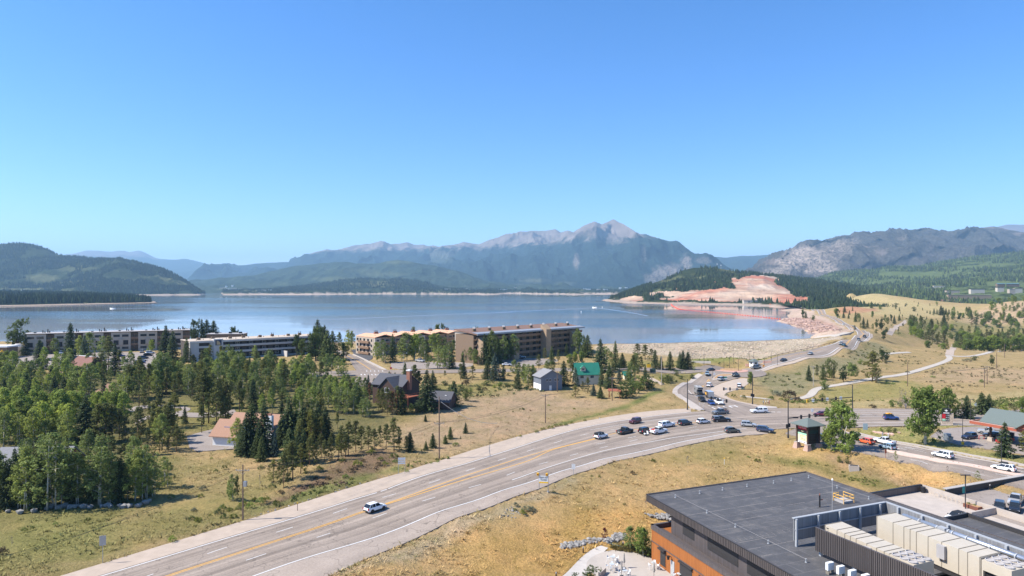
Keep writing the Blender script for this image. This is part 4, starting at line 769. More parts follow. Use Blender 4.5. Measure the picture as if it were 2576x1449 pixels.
def g_shrub(seed, mat, n=26, leafs=16, sz=.055, flat=.75):   # 1 m tall
    rng = np.random.default_rng(seed); a = rng.random(n)*6.28; r = .55*rng.random(n)**.5
    C = np.stack([np.cos(a)*r, np.sin(a)*r, .12+.72*(1-(r/.62)**2)*(.5+.5*rng.random(n))*flat/.75], 1)
    q, tn = clump_quads(rng, C, .13+.1*rng.random(n), leafs, sz, .3)
    return crown_mesh('foliage', q, tn, mat), trunk_mesh([([(0, 0, -.1), (x, y, .4)], .02, .008) for x, y in ((.1, 0), (-.1, .1), (0, -.12))], bark, 'stem')
SPEC = {}
def reg(k, cat, name, meshes, parts=('trunk', 'crown'), unit=10.): SPEC[k] = (cat, name, meshes, parts, unit)
reg('S', 'spruce', 'spruce_tree', [g_spruce(s, lm['S'], w) for s, w in ((1, .235), (2, .27), (3, .205), (4, .245))])
reg('b', 'spruce', 'blue_spruce_tree', [g_spruce(s, lm['b'], w) for s, w in ((5, .26), (6, .23))])
reg('P', 'pine', 'pine_tree', [g_pine(s, lm['P'], l, w) for s, l, w in ((11, .22, 1.9), (12, .3, 1.65), (13, .14, 2.1), (14, .08, 2.2))])
reg('A', 'aspen', 'aspen_tree', [g_aspen(s, lm['A'], w, l, 110, k) for s, w, l, k in ((21, 2.1, .12, 2), (22, 1.9, .2, 1), (23, 2.5, .1, 3), (24, 2.2, .14, 2))])
reg('L', 'aspen', 'aspen_tree', [g_aspen(s, lm['L'], w, l, 110, k) for s, w, l, k in ((25, 1.9, .24, 2), (26, 1.75, .22, 1), (27, 2.2, .2, 2))])
reg('B', 'tree', 'broadleaf_tree', [g_broad(s, lm['B'], w) for s, w in ((31, 2.9), (32, 3.5))])
reg('C', 'cottonwood', 'cottonwood_tree', [g_broad(s, lm['C'], w, .06, 240, pale) for s, w in ((33, 3.1), (34, 3.6))])
reg('N', 'tree', 'dead_pine_tree', [g_pine(15, lm['N'], .2, 1., 26)])
reg('G', 'bush', 'leafless_bush', [g_broad(36, lm['G'], 4.2, .0, 120, M('grey_bark', (.3, .26, .24), .9), 10, .12)])
reg('w', 'bush', 'willow_bush', [g_broad(37, lm['W'], 4.6, .0, 150), g_broad(38, lm['W'], 5.2, .0, 150)])
reg('D', 'bush', 'green_bush', [g_broad(39, lm['B'], 5., .0, 160), g_broad(40, lm['C'], 4.6, .0, 160)])
reg('R', 'tree', 'maple_tree', [g_aspen(41, lm['R'], 1.7, .32, 40, 1)])
reg('T', 'tree', 'young_tree', [g_aspen(42, lm['A'], 1.9, .32, 30, 1), g_aspen(43, lm['C'], 2.2, .3, 34, 1)])
reg('t', 'tree', 'bare_young_tree', [g_aspen(44, lm['G'], 1.9, .3, 14, 1)])
reg('s', 'shrub', 'shrub', [g_shrub(s, lm['Y']) for s in (51, 52)]+[g_shrub(53, lm['W'])], ('stem', 'foliage'), 1.)
reg('e', 'shrub', 'sagebrush', [g_shrub(s, lm['E']) for s in (54, 55)], ('stem', 'foliage'), 1.)
reg('g', 'shrub', 'dark_shrub', [g_shrub(s, lm['C']) for s in (56, 57)]+[g_shrub(58, lm['B'])], ('stem', 'foliage'), 1.)
reg('u', 'shrub', 'brown_shrub', [g_shrub(s, lm['U']) for s in (59, 60)], ('stem', 'foliage'), 1.)
ADJ = {'S': 'dark green spruce', 'b': 'blue-green spruce', 'P': 'olive green pine', 'A': 'grey-green pale-stemmed aspen', 'L': 'bright green pale-stemmed aspen', 'B': 'dark rounded tree', 'C': 'big green cottonwood',
       'N': 'brown dying pine', 'G': 'grey leafless bush', 'w': 'yellow-green willow bush', 'D': 'full green bush', 'R': 'small dark red maple', 'T': 'young thin tree', 't': 'young almost bare tree', 's': 'yellow-green shrub', 'e': 'grey-green sagebrush', 'g': 'green shrub', 'u': 'dry brown shrub'}
ZONES = [  # where a plant stands, by the things it stands beside (survey box of its foot)
 ('behind the tan row of flats on the shore', -400, 866, 640, 879), ('beside the tan flats, left car park', -400, 879, 380, 905), ('at the left end of the grey-banded flats', 380, 879, 560, 925),
 ('by the grey-banded flats', 560, 879, 720, 950), ('in the clump between the two flats', 720, 860, 858, 950), ('on the lakeside corner by the dark lot', 858, 860, 934, 912),
 ('in front of the salmon-roofed flats', 925, 866, 1180, 940), ('in front of the brown flats', 1180, 866, 1500, 925), ('beside the town road below the brown flats', 1180, 925, 1345, 975),
 ('round the grey gabled house', 1288, 930, 1352, 990), ('beside the green-roofed house', 1352, 900, 1560, 985), ('on the rough ground below the dam', 1480, 880, 1600, 932), ('in the row at the foot of the dam', 1600, 880, 1760, 935),
 ('round the red-roofed shelter', 1420, 935, 1660, 1005), ('on the bank beside the junction road', 1620, 925, 1790, 975),
 ('beside the crosswalk junction', 858, 938, 1060, 968), ('round the dark house with the deck', 935, 935, 1180, 1050), ('in the grove left of the dark house', 740, 930, 945, 1060), ('in the woods between the cottages and the crosswalk', 560, 915, 800, 1030),
 ('behind the salmon hip-roofed cottage', -400, 905, 330, 1000), ('in the bright grove below the salmon hip-roofed cottage', -400, 1000, 330, 1118), ('along the curving lane in the wood', 330, 930, 600, 1120), ('close round the white-chimneyed house', 600, 1020, 850, 1150),
 ('in the yard row before the grey-roofed house', -400, 1118, 470, 1300), ('on the brown mound beside the highway', 600, 1110, 1000, 1260), ('in the dry field beside the highway', 980, 1030, 1350, 1150), ('on the grass left of the highway', -400, 1150, 1000, 1449),
 ('along the green ditch beside the highway', 1288, 1040, 1500, 1120), ('on the knoll beside the dam road bend', 2080, 770, 2290, 870), ('on the bank between dam road and lake', 2000, 760, 2080, 820), ('on the grassy hill beyond the valley', 2150, 740, 2440, 800),
 ('in the valley wood below the grassy hill', 2260, 790, 2900, 885), ('on the slope below the dam road', 1860, 880, 2300, 990), ('beside the winding trail', 1930, 890, 2576, 1010), ('behind the wide right-hand road', 2200, 985, 2900, 1068),
 ('on the filling-station lawn', 2150, 1060, 2900, 1170), ('by the sign pavilion', 2040, 1090, 2160, 1170), ('on the dry verge beside the lower street', 2160, 1130, 2900, 1260), ('on the golden slope before the new building', 1200, 1090, 2200, 1360), ('beside the patio', 1380, 1300, 1760, 1500)]
TREES = []   # (thing, kind, zone)
rngT = np.random.default_rng(5)
WIDE = {}
WHOLE = {}
def whole(kind, i):
    if (kind, i) not in WHOLE:
        bm = bmesh.new(); cr, tr = SPEC[kind][2][i]; bm.from_mesh(cr); n0 = len(bm.faces); bm.from_mesh(tr); bm.faces.ensure_lookup_table()
        for f in bm.faces[n0:]: f.material_index = 1
        me = bpy.data.meshes.new('crown'); bm.to_mesh(me); bm.free(); me.materials.append(cr.materials[0]); me.materials.append(tr.materials[0]); WHOLE[kind, i] = me
    return WHOLE[kind, i]
def plant(kind, x, yb, yt, wf=1., at=None, label=None, small=False):
    p = G(x, yb) if at is None else np.array(at); D = p[1]; h = (yb-yt)/F*D if yt is not None else wf
    if h < .15: return
    cat, nm, ms, parts, unit = SPEC[kind]; mi_ = int(rngT.integers(len(ms))); cr, tr = ms[mi_]
    if yt is not None: wf *= WIDE.get(kind, 1.)
    if kind in 'AL' and yt is not None: h *= 1.1
    far_ = D > 330 and h/D*F < 26
    t = link(bpy.data.objects.new(nm, whole(kind, mi_) if far_ else None)); t.location = Vector([float(v) for v in p])
    s = h/unit; w = s*WIDE.get(kind, 1.) if yt is None else s*wf; w *= .92+.16*rngT.random(); t.scale = (w, w, s); t.rotation_euler.z = rngT.random()*6.28
    t['category'] = cat
    for pn, me in () if far_ else ((parts[0], tr), (parts[1], cr)):
        o = bpy.data.objects.new(pn, me); COL.objects.link(o); o.parent = t
    px = CX+p[0]/p[1]*F; py = CY-(p[2]-H)/p[1]*F
    z = next((q for q in ZONES if q[1] <= px < q[3] and q[2] <= py < q[4]), ('out on the open ground', 0, 0, 0, 0))[0]
    TREES.append((t, kind, z, h, label)); return t
def bed(off, rows):
    for r in rows.split(';'):
        r = r.split(); x, yb, yt = (float(v)/4 for v in r[:3]); plant(r[3], off[0]+x, off[1]+yb, off[1]+yt, float(r[4]) if len(r) > 4 else 1.)
CA_, CB_, CC_, CD_ = (0, 754.7), (644, 754.7), (1288, 754.7), (1932, 754.7)
LA_, LB_, LC_, LD_ = (0, 1086.8), (644, 1086.8), (1288, 1086.8), (1932, 1086.8)
bed(CA_, '175 490 190 B 0.9;255 560 330 S;400 700 385 S 1.15;710 575 215 S 0.95;340 540 350 A;560 545 390 A 1.2;850 610 350 b;900 600 335 A;1090 740 370 P 1.2;1160 760 420 S;1670 590 245 S 1.2;1740 610 300 S;1880 630 370 S;1520 525 400 C 0.8;300 545 400 A;800 600 380 A;1050 620 380 A;1850 462 270 B;1950 464 190 B 0.7;2030 464 185 S 1.3;2080 464 185 S 1.3;2150 462 198 S 1.5;2350 464 258 B 0.8;1800 460 300 P;60 800 520 A;120 830 540 L 1.1;200 880 640 A;170 960 720 A;230 980 760 A 1.2;300 900 640 A;430 900 690 A;480 930 760 L;560 950 700 L;620 850 560 A 1.2;660 900 620 L;750 950 720 L;810 970 690 A 1.3;870 970 660 A 1.3;930 900 650 A;990 850 640 L;1030 830 640 A;700 800 560 A;380 1000 800 L;640 960 760 S;330 980 820 A;20 980 700 A;20 700 540 L;80 900 650 A 1.2;520 860 640 S;740 700 560 P;280 760 600 A;440 1010 850 L;700 1010 830 L;90 1010 830 A;860 1440 945 S 1.25;1000 1449 1050 P 1.4;1060 1440 1040 P 1.3;1130 1420 1050 P 1.2;1200 1400 1100 P 1.2;1260 1420 1150 P;1390 1449 1080 P 1.1;1500 1270 1020 P 0.8;1590 1300 880 P;1600 1449 1080 P 1.1;1690 1449 1090 P 1.1;1750 1440 1130 P;1860 1245 1060 S;1820 1430 1300 w;1540 1440 1120 P 0.9;1240 1000 700 A;1300 1010 660 P;1330 1000 670 A;1400 1080 580 P 0.9;1460 1125 840 P;1500 960 640 P;1550 900 640 A;1570 945 580 A;1640 930 560 A 1.1;1680 960 680 P;1760 1070 800 P;1750 900 610 P;1830 870 600 A;1890 920 660 A;1960 900 640 P;2050 1245 700 P 1.2;2100 1235 780 P;2180 1265 820 P;2220 1180 880 P;2030 1335 1050 P;2240 1100 900 P;1360 900 680 A;1440 880 660 P;1600 880 660 P;1720 900 690 A;1800 960 720 P;1920 860 640 A;2000 860 640 A;2070 830 590 A 1.2;2130 810 620 A;2260 790 540 A 1.2;2330 780 520 A 1.2;2400 800 560 A;2450 790 560 A;2510 800 560 S;2320 965 700 A;2380 965 740 A;2450 985 720 A;2540 900 640 A;2430 1110 880 B 0.7;2500 1055 840 P;2545 1085 780 S;2040 650 500 S;2190 900 650 A;2250 940 760 P;2150 940 760 P;2540 1540 1010 S 1.1')
rr_ = random.Random(8)
for k in range(15): plant('L', 2+k*12.6+rr_.uniform(-3, 3), 754.7+(1330+rr_.uniform(-20, 30))/4, 754.7+(930+rr_.uniform(-10, 70))/4, 1.05)
for k in range(13): plant('L' if rr_.random() < .7 else 'A', -4+k*15+rr_.uniform(-4, 4), 754.7+(1420+rr_.uniform(-20, 30))/4, 754.7+(1030+rr_.uniform(0, 90))/4, 1.05)
for k in range(9): plant('A', 6+k*21+rr_.uniform(-5, 5), 754.7+(1480+rr_.uniform(-10, 20))/4, 754.7+(1130+rr_.uniform(0, 90))/4, 1.1)
for k in range(8): plant('L', 236+k*11+rr_.uniform(-3, 3), 754.7+(1310+rr_.uniform(-20, 30))/4, 754.7+(945+rr_.uniform(-15, 40))/4, 1.05)
bed(CB_, '410 570 330 B 0.7;460 590 380 B 0.7;560 610 340 B 0.7;620 560 185 S 1.2;600 610 250 B 0.6;690 600 250 S 1.3;720 650 290 S 1.2;770 610 300 S 1.3;540 630 530 S;660 590 245 B 0.5;840 505 340 A;880 600 410 B 0.6;930 515 320 A;960 525 330 A;905 610 460 P 1.3;40 800 600 A 1.2;90 765 580 A 1.2;140 745 580 A 1.2;180 730 620 A;260 745 630 A;370 785 590 A 1.2;430 765 580 A 1.2;500 765 600 A;560 760 620 L;640 725 650 w 0.7;760 745 560 A 1.2;830 765 580 A 1.1;880 785 600 A;700 700 590 P;380 885 720 P;240 905 740 A;280 885 740 L;320 860 700 A;200 860 700 A;460 860 700 A;120 880 690 A;480 905 770 L;540 935 780 L;600 905 780 A;660 960 800 L;700 1000 820 A;760 980 770 L;800 960 780 L;860 1010 820 L;920 980 770 A;970 1000 800 L;1030 960 790 A;1090 1000 800 A;1190 935 780 S 1.3;520 1005 830 A;580 1025 840 L;640 1055 860 A;730 1085 880 A;800 1125 900 A;860 1135 890 A;920 1145 900 A;980 1150 880 A;1040 1145 900 A;1100 1125 900 A;1130 950 740 b 0.8;1145 1050 830 N 1.2;570 930 760 A;690 910 760 L;880 940 760 L;1000 1090 850 A;900 1080 840 L;760 1060 840 A;1080 1180 1000 A 1.2;1120 1190 1000 A;120 1035 770 P 1.1;60 1085 900 P;60 1005 880 S;160 1000 820 P;80 1560 1030 S 1.1;170 1560 1350 b 0.8;330 1449 985 S 1.15;400 1440 950 B 0.45;470 1460 1010 S 1.1;620 1440 1000 S;700 1425 1060 S 1.1;560 1410 1050 S;600 1460 1190 P 1.1;820 1295 1130 P;260 1480 1130 S;20 1580 1290 S 1.2;430 1500 1200 S;1270 1135 890 P;1320 1155 880 P;1375 1155 920 N;1420 1155 870 P;1480 1155 920 P;1230 1105 900 P;1600 1010 660 P 1.2;1640 1005 720 P;1720 1115 690 S 1.2;1780 905 700 S 1.2;1990 1065 800 S 1.3;1340 835 710 S;1400 825 730 P;1500 765 620 S;1900 785 710 P 1.4;1810 855 780 P 1.3;2060 805 640 P 1.2;2090 785 600 S 1.2;2180 805 660 P 1.3;2330 795 580 S 1.3;2410 815 520 b 1.1;2490 765 650 B 0.7;1620 1140 1030 D 1.2;1560 1130 1040 D 1.1;1220 625 430 A;1280 635 420 A 1.2;1375 625 330 S;1460 605 410 A;1520 605 340 A 1.4;1600 605 330 C 0.6;1640 595 360 A 1.2;1760 645 560 L 1.3;1790 575 350 L 1.3;1840 565 360 A 1.2;1830 685 470 A;1880 695 480 A;1930 695 490 A;1970 685 480 S 1.3;1900 565 390 A;1990 565 410 A;1080 495 390 B 0.8;1120 505 400 B 0.7;2080 625 510 S;2120 625 490 A 1.2;2170 645 490 A 1.2;2210 655 500 A 1.2;1730 690 580 A;2300 645 330 S;2340 645 330 S;2390 645 340 A 0.8;2430 635 360 S;2480 625 380 A;2550 605 420 A 1.2;2230 520 370 B 0.5;1820 462 230 B 0.5;1885 462 235 B 0.5;2225 455 265 B 0.4;1580 455 285 A;1900 860 810 D 1.7;2330 860 805 D 2.0;2400 885 850 D 1.8;2250 905 865 D 2.0;2520 875 830 D 2.0;2120 865 780 u 1.0;2060 905 850 D 1.5;2110 1010 880 w 0.9;2160 930 880 D 1.5;2220 975 950 u 1.2;2380 980 945 u 1.2;1410 1135 1115 e 1.3;2300 905 870 u 1.5;2450 870 820 D 1.6;2540 760 730 D 1.6')
bed(CC_, '30 605 370 A 1.2;180 525 320 S 0.8;550 565 430 S;680 530 310 C 0.5;760 575 340 S 1.2;725 570 350 S;640 545 310 A;400 645 460 S;470 655 500 P;330 595 480 P;270 695 550 P 1.2;20 765 610 A 1.2;60 785 640 A 1.2;120 835 660 A 1.2;170 855 660 A;220 855 670 A;60 895 700 S;350 745 620 A 1.2;400 745 620 A 1.2;580 645 540 C 0.9;640 645 520 C 0.8;700 645 510 C 0.8;520 865 600 S 1.2;590 825 580 P 1.1;640 865 670 b 1.1;890 725 380 S 1.1;940 665 480 A 1.2;1040 705 400 S 0.8;1000 645 520 P;1110 685 530 S 1.6;1260 585 440 P 1.8;1340 605 450 P 1.6;1400 615 490 P 1.4;1440 695 490 S;1500 695 560 S;1590 705 510 S 1.2;1720 695 500 S 1.3;1770 695 510 S 1.2;1690 685 520 S 1.2;900 865 650 S;980 885 640 S 1.1;1080 845 680 b;1210 855 650 A 1.2;1270 770 660 A;1340 770 640 S;1150 975 800 D 1.2;1280 910 760 D 1.1;1360 900 740 D 1.1;1110 985 860 w 0.8;1400 890 800 D;1210 940 800 D;640 975 860 P 1.9;760 935 780 P 1.2;820 960 840 b 1.2;890 985 860 S 1.5;710 915 820 P 1.3;360 890 830 w 0.6;1560 830 750 w 1.4;1600 815 760 D 1.4;1660 770 700 D 1.0;1500 800 750 D 1.3;1810 790 745 D 1.6;1700 800 760 w 1.4;1830 730 660 T;1000 980 940 R 1.5;85 1378 1350 s;245 1333 1300 s 1.3;310 1305 1275 s 1.5;390 1293 1255 s 1.5;440 1275 1240 s 1.5;540 1263 1230 s 1.3;600 1243 1215 s 1.2;730 1218 1190 s 1.2;490 1268 1240 s 1.3;370 1065 1045 g 1.2;625 1103 1080 s 1.3;100 1105 1075 s 1.5;10 1130 1110 s;2400 865 720 C 0.6;2230 975 940 s 1.4;2330 985 950 s 1.4;2160 965 935 e 1.2')
bed(CD_, '770 125 40 S;690 182 80 C 0.8;760 180 110 S;880 222 120 S;960 285 170 S 1.2;1000 280 190 S;1090 285 190 B 0.7;1140 305 180 B 0.6;1165 400 300 B 0.9;1090 335 290 D 0.8;1240 222 140 B 0.6;1270 240 150 S;1320 205 140 S;1050 180 110 C 0.6;1130 95 50 D;1040 82 10 S;350 190 90 B 0.7;450 205 150 D 1.0;380 180 110 S;920 240 150 A;1180 230 150 A;1200 260 180 A;1430 255 140 S 1.3;1465 262 180 S;820 150 100 S;850 110 60 S;1190 330 270 B 0.8;930 290 230 P;1050 300 240 A;870 300 250 D 0.8;1440 365 320 P;1310 350 290 P;1480 375 340 P;1395 52 25 S;1630 57 40 S;1630 142 100 S 1.2;1670 142 80 S;1700 142 90 S;1740 155 50 S 1.2;1762 145 70 S 1.3;1790 150 80 S 1.2;1820 142 90 S 1.2;1920 192 135 S 1.2;1505 157 130 S;1530 167 145 S;1595 190 160 S;1600 130 100 S;1770 275 140 S 1.3;1470 20 5 S;410 815 650 S;555 805 640 S 1.2;490 765 650 P;620 785 580 w 0.5;655 785 600 w 0.5;760 825 660 B 0.8;830 805 640 L 1.3;880 805 660 L 1.3;1050 815 520 P 1.5;1085 835 640 P 1.6;1150 615 490 B 0.9;1190 615 520 B 0.9;925 645 590 D 1.1;570 908 800 D 1.0;220 985 880 u 1.2;1660 780 755 g 2.0;2250 655 550 B 0.8;2150 835 790 g;90 960 900 e 1.5;300 755 725 g 1.6;1180 640 600 D 1.0;2000 620 580 e 2.0;2080 610 560 D 1.5;1260 850 825 g 1.5;1400 730 708 g 1.5;540 990 930 s;470 1000 970 s;130 1010 980 s 1.5;30 1000 960 s 1.5;1390 835 815 g 1.5;1200 845 820 g 1.5;300 1020 960 u 1.2;1750 820 800 g 2.0;1385 1095 870 G 1.0;1800 1190 870 C 0.75;2000 1190 950 S 1.4;2150 1150 920 S 1.5;2225 1150 940 S 1.4;1950 1085 980 G 1.2;2390 1145 1040 D 1.1;2555 1165 980 C 0.9;1250 1075 1000 D 1.0;1050 1085 1040 u 1.5;1880 1180 1000 D 0.9;2480 1120 1040 w 0.9;2320 1130 1050 w 0.8;2430 1080 1030 u 1.5;1330 1080 1020 D 1.0')
plant('A', 592, 1136, 1060, 1.1); plant('P', 962, 1034, 978); plant('P', 985, 1040, 985); plant('S', 1012, 1042, 975); plant('S', 622, 1147, 1032, 1.1); plant('S', 606, 1143, 1062, 1.); plant('C', 2327, 1117.5, 972, .92); plant('C', 2116, 1136, 1009, .98); plant('C', 2092, 1134, 1071, 1.); plant('D', 2073, 1112, 1076, .7); plant('S', 2527, 1149, 1059, 1.25); plant('P', 2578, 1150, 1085, 1.6); plant('w', 2111, 1164, 1146, .8); plant('w', 2131, 1167, 1150, .8); plant('w', 2066, 1135, 1124, .8)
plant('T', 2254.5, 1167, 1134); plant('t', 2384, 1195.5, 1172); plant('T', 2458, 1215.5, 1184); plant('t', 2441, 1227, 1206); plant('T', 2421, 1237, 1217); plant('D', 2218, 1087, 1074, 1.); plant('w', 2236, 1088, 1072, 1.1); plant('D', 2252, 1089, 1076, 1.)
for x in (2339, 2345, 2398, 2412, 2450, 2462, 2472): plant('u' if x > 2350 else 'g', x, 1152+(x-2339)*.195, 1150.3+(x-2339)*.195-2, 1.3)
bed(LA_, '150 735 150 S;270 785 205 A;405 765 190 S 0.9;560 765 55 A 1.1;680 695 105 S;790 725 235 A;1010 735 105 A 1.2;1085 725 290 A;1210 705 240 S 1.1;1360 695 230 A 1.2;1480 670 165 A;1560 640 330 A;1660 565 270 A;20 750 270 A;60 765 330 S;460 745 310 A;735 705 280 S;900 705 320 S;1280 695 300 A;-60 760 250 A;620 740 260 A;210 760 350 A;950 640 240 S;1440 640 300 S;330 740 330 A;1150 690 330 A;890 330 10 A 1.2;1000 420 60 P 1.3;1120 400 40 P 1.3;840 300 90 A;1250 380 120 P 1.4;1400 225 30 P;1605 205 -20 P;1700 195 30 P;1480 240 -20 P;1560 230 20 P;1330 260 20 P;2350 705 450 A 0.9;2385 705 440 P 0.6;2300 690 520 A 0.8;885 905 845 s 0.9;560 938 890 g 0.8;1735 1105 1030 g 1.0;2260 372 320 s;2170 405 362 s 0.9;2040 585 525 e 1.1;2020 662 610 s;1720 672 610 s;2190 825 755 g 0.9;2240 782 715 g 0.9;2310 805 745 s 1.1;1930 890 830 s;1990 912 840 s 1.1;2250 875 805 g 0.9;2350 872 805 s;2400 785 725 s;2450 745 680 s 1.1;2520 765 690 g;2130 275 245 g;120 1160 1050 t 0.8;20 1250 1130 u;1900 880 850 u;2050 1010 975 s;1950 800 750 e;2120 850 815 s;2560 700 640 s 1.1;250 1000 950 s 1.3;330 975 940 s 1.3')
bed(LB_, '190 245 20 b 0.9;60 295 25 S 1.1;370 485 90 P 1.2;280 565 230 P;180 505 280 P 1.3;540 335 60 P;690 305 80 P;745 295 60 P;610 325 100 P;830 285 20 P 1.2;900 245 20 P 1.2;930 235 -100 P 1.1;1005 205 -110 P 1.1;1060 185 -60 P 1.1;1130 175 -60 P 1.1;1190 205 -30 P 1.1;1310 175 -80 P;1390 195 -140 P 1.2;1440 195 40 P;1515 205 40 P;1550 195 -10 S 1.3;1710 178 85 S 1.2;1780 155 5 S 1.4;1905 115 25 S 1.4;1955 75 -60 S 1.2;2110 20 -100 S 1.1;2060 78 35 S;2110 60 40 S;1705 -110 -180 S 1.2;320 470 130 P;450 420 120 P;570 300 20 P;760 240 10 P;660 260 20 P;860 240 -60 P;240 470 300 P;1250 150 -60 P;1440 150 -40 P;430 330 -20 S;340 330 -60 S 1.1;480 300 -40 S;130 430 330 P;40 560 430 t 0.8;40 725 640 g 0.9;100 705 630 s;200 745 670 s 1.1;390 685 640 g 1.1;550 562 525 s;640 385 330 s 1.2;870 305 250 s 1.4;1020 345 270 s 1.2;1160 215 165 s 1.6;1250 285 240 s 1.2;1300 335 285 s 1.2;1390 265 200 s 1.2;1400 310 265 g 1.2;900 465 410 g;730 485 430 u;1520 403 375 g 1.3;50 375 320 s 1.2;330 495 455 s 1.6;2010 135 95 g 1.6;1680 198 160 s;800 520 490 s 1.3;500 420 380 s 1.3;600 480 440 u 1.3;830 400 360 u 1.4;1080 300 260 u 1.4;700 570 540 s 1.4;960 480 450 s 1.4;450 620 590 u 1.2;1230 330 290 u 1.4;960 400 350 u 1.4;250 620 570 u 1.2;160 560 510 s 1.2')
bed(LC_, '150 800 730 e 1.5;195 790 735 e 1.4;110 835 775 s 1.1;40 745 695 e 1.1;30 790 760 s 1.2;1130 735 705 s 1.1;1765 340 240 t;1350 760 620 t 0.8;930 1125 960 R 1.3;1185 1190 955 A 1.3;1320 1250 960 C 0.9;1300 1230 1120 D 1.1;800 1480 1335 D 1.2;630 1480 1410 D 1.3;1415 1240 1090 w 0.6;420 610 580 s;730 1000 975 g;2380 260 235 g 1.5;2470 300 255 s 1.4;2200 215 190 s 1.3;880 460 425 s 0.8;800 450 425 s;1420 300 260 s 1.4;1210 420 380 u 1.2')
for k in range(115):
    u_ = rr_.random(); x = 2288+u_*300; yb = 872-rr_.random()**1.2*(72-max(0, .35-u_)*90)
    if x < 2330 and yb > 862: continue
    D_ = 500+(878-yb)/80*420; z_ = float(T_uv([(x-CX)/F], [math.log(D_)])[0]); p = ((x-CX)/F*D_, D_, z_)
    kind = 'P' if rr_.random() < .58 else rr_.choice('ACCLS')
    plant(kind, x, 0, None, rr_.uniform(8, 15) if kind != 'C' else rr_.uniform(7, 11), at=p)
for x, y, h_ in ((2440, 872, 7), (2455, 868, 9), (2470, 873, 9), (2485, 870, 8), (2500, 874, 9), (2515, 872, 8), (2430, 862, 8), (2465, 858, 9), (2495, 860, 10), (2530, 878, 8), (2550, 880, 9), (2570, 884, 9)):
    D_ = 520; plant('C', x, 0, None, h_*1.3, at=((x-CX)/F*D_, D_, float(T_uv([(x-CX)/F], [math.log(D_)])[0])))
for k in range(70):
    x = 2390+rr_.random()*240; D_ = 600+rr_.random()*330; plant(rr_.choice('CLDCD'), x, 0, None, rr_.uniform(5, 8.5), at=((x-CX)/F*D_, D_, float(T_uv([(x-CX)/F], [math.log(D_)])[0])))
for k in range(40):
    x = 2110+rr_.random()*260; D_ = 700+rr_.random()*500; plant(rr_.choice('SSPD'), x, 0, None, rr_.uniform(3, 7), at=((x-CX)/F*D_, D_, float(T_uv([(x-CX)/F], [math.log(D_)])[0])))
for k in range(45):
    x = 2480+rr_.random()*110; D_ = 830+rr_.random()*200; plant(rr_.choice('CCLAD'), x, 0, None, rr_.uniform(6, 10), at=((x-CX)/F*D_, D_, float(T_uv([(x-CX)/F], [math.log(D_)])[0])))
def fill(poly, n, kinds, h0, h1):
    P = GS(poly)[:, :2]; a, c = P.min(0), P.max(0); k = 0
    for _ in range(n*12):
        x, y = rr_.uniform(a[0], c[0]), rr_.uniform(a[1], c[1])
        if k >= n: break
        if not inpoly(np.array([x]), np.array([y]), P)[0] or any(inpoly(np.array([x]), np.array([y]), q)[0] for q in ROADPOLY): continue
        plant(rr_.choice(kinds), 0, 0, None, rr_.uniform(h0, h1), at=(x, y, float(T(x, y)[0]))); k += 1
fill([(-20, 915), (190, 925), (330, 940), (330, 990), (240, 975), (180, 1000), (-20, 1000)], 34, 'AALLP', 7, 11); fill([(330, 935), (470, 925), (640, 915), (850, 945), (880, 960), (740, 985), (640, 1000), (480, 1005), (340, 1005)], 52, 'AALPP', 7, 11)
fill([(620, 1000), (760, 985), (900, 985), (935, 1030), (800, 1060), (660, 1060)], 22, 'AALP', 6, 9); fill([(340, 1070), (430, 1060), (460, 1090), (440, 1150), (350, 1130)], 10, 'PPA', 7, 10); fill([(560, 1045), (620, 1040), (600, 1062), (560, 1072)], 4, 'P', 6, 9)
fill([(330, 940), (640, 925), (850, 945), (740, 985), (640, 1005), (340, 1005)], 34, 'ALLPB', 7, 11); fill([(0, 985), (330, 985), (330, 1090), (0, 1110)], 22, 'LLAS', 8, 11.5); fill([(440, 1020), (600, 1010), (640, 1025), (600, 1050), (470, 1046)], 10, 'PPA', 8, 11); fill([(700, 1080), (830, 1070), (850, 1120), (740, 1140)], 12, 'SPP', 6, 10); fill([(0, 1205), (60, 1195), (200, 1200), (330, 1195), (400, 1215), (370, 1255), (0, 1265)], 16, 'AASP', 6, 9.5); fill([(1230, 955), (1340, 950), (1360, 985), (1240, 975)], 6, 'PSA', 4, 7); fill([(1500, 935), (1620, 935), (1620, 960), (1500, 960)], 7, 'ASP', 6, 9); fill([(1200, 902), (1232, 902), (1232, 914), (1200, 914)], 7, 'ASA', 8, 12); fill([(1060, 895), (1190, 895), (1190, 908), (1060, 908)], 9, 'AAS', 8, 11)
asp = sorted((t for t in TREES if t[1] in 'AL'), key=lambda t: -t[3]/t[0].location.y)[292:]
VV, FF, CC = [], [], []; nb = 0
for t in asp:
    o, k = t[0], t[1]; i = int(rngT.integers(len(SPEC[k][2]))); me = SPEC[k][2][i][0]; n = len(me.vertices)
    v = np.empty(n*3, np.float32); me.vertices.foreach_get('co', v); v = v.reshape(-1, 3); c = np.empty(n*4, np.float32); me.color_attributes['Col'].data.foreach_get('color', c); c = c.reshape(-1, 4)[:, :3]
    a = o.rotation_euler.z; ca, sa = math.cos(a), math.sin(a); v = v*np.array(o.scale); v = np.stack([v[:, 0]*ca-v[:, 1]*sa, v[:, 0]*sa+v[:, 1]*ca, v[:, 2]], 1)+np.array(o.location)
    VV.append(v); FF.append(np.arange(n).reshape(-1, 4)+nb); CC.append(c*((1.25 if k == 'L' else 1.)*rr_.uniform(.75, 1.15))); nb += n
    for ch in list(o.children): bpy.data.objects.remove(ch)
    TREES.remove(t); bpy.data.objects.remove(o)
if nb: tag(np_obj('aspen_thicket', np_mesh('aspen_thicket', np.vstack(VV), np.vstack(FF), [lm['A']], col=np.vstack(CC))), kind='stuff')
grp = {}
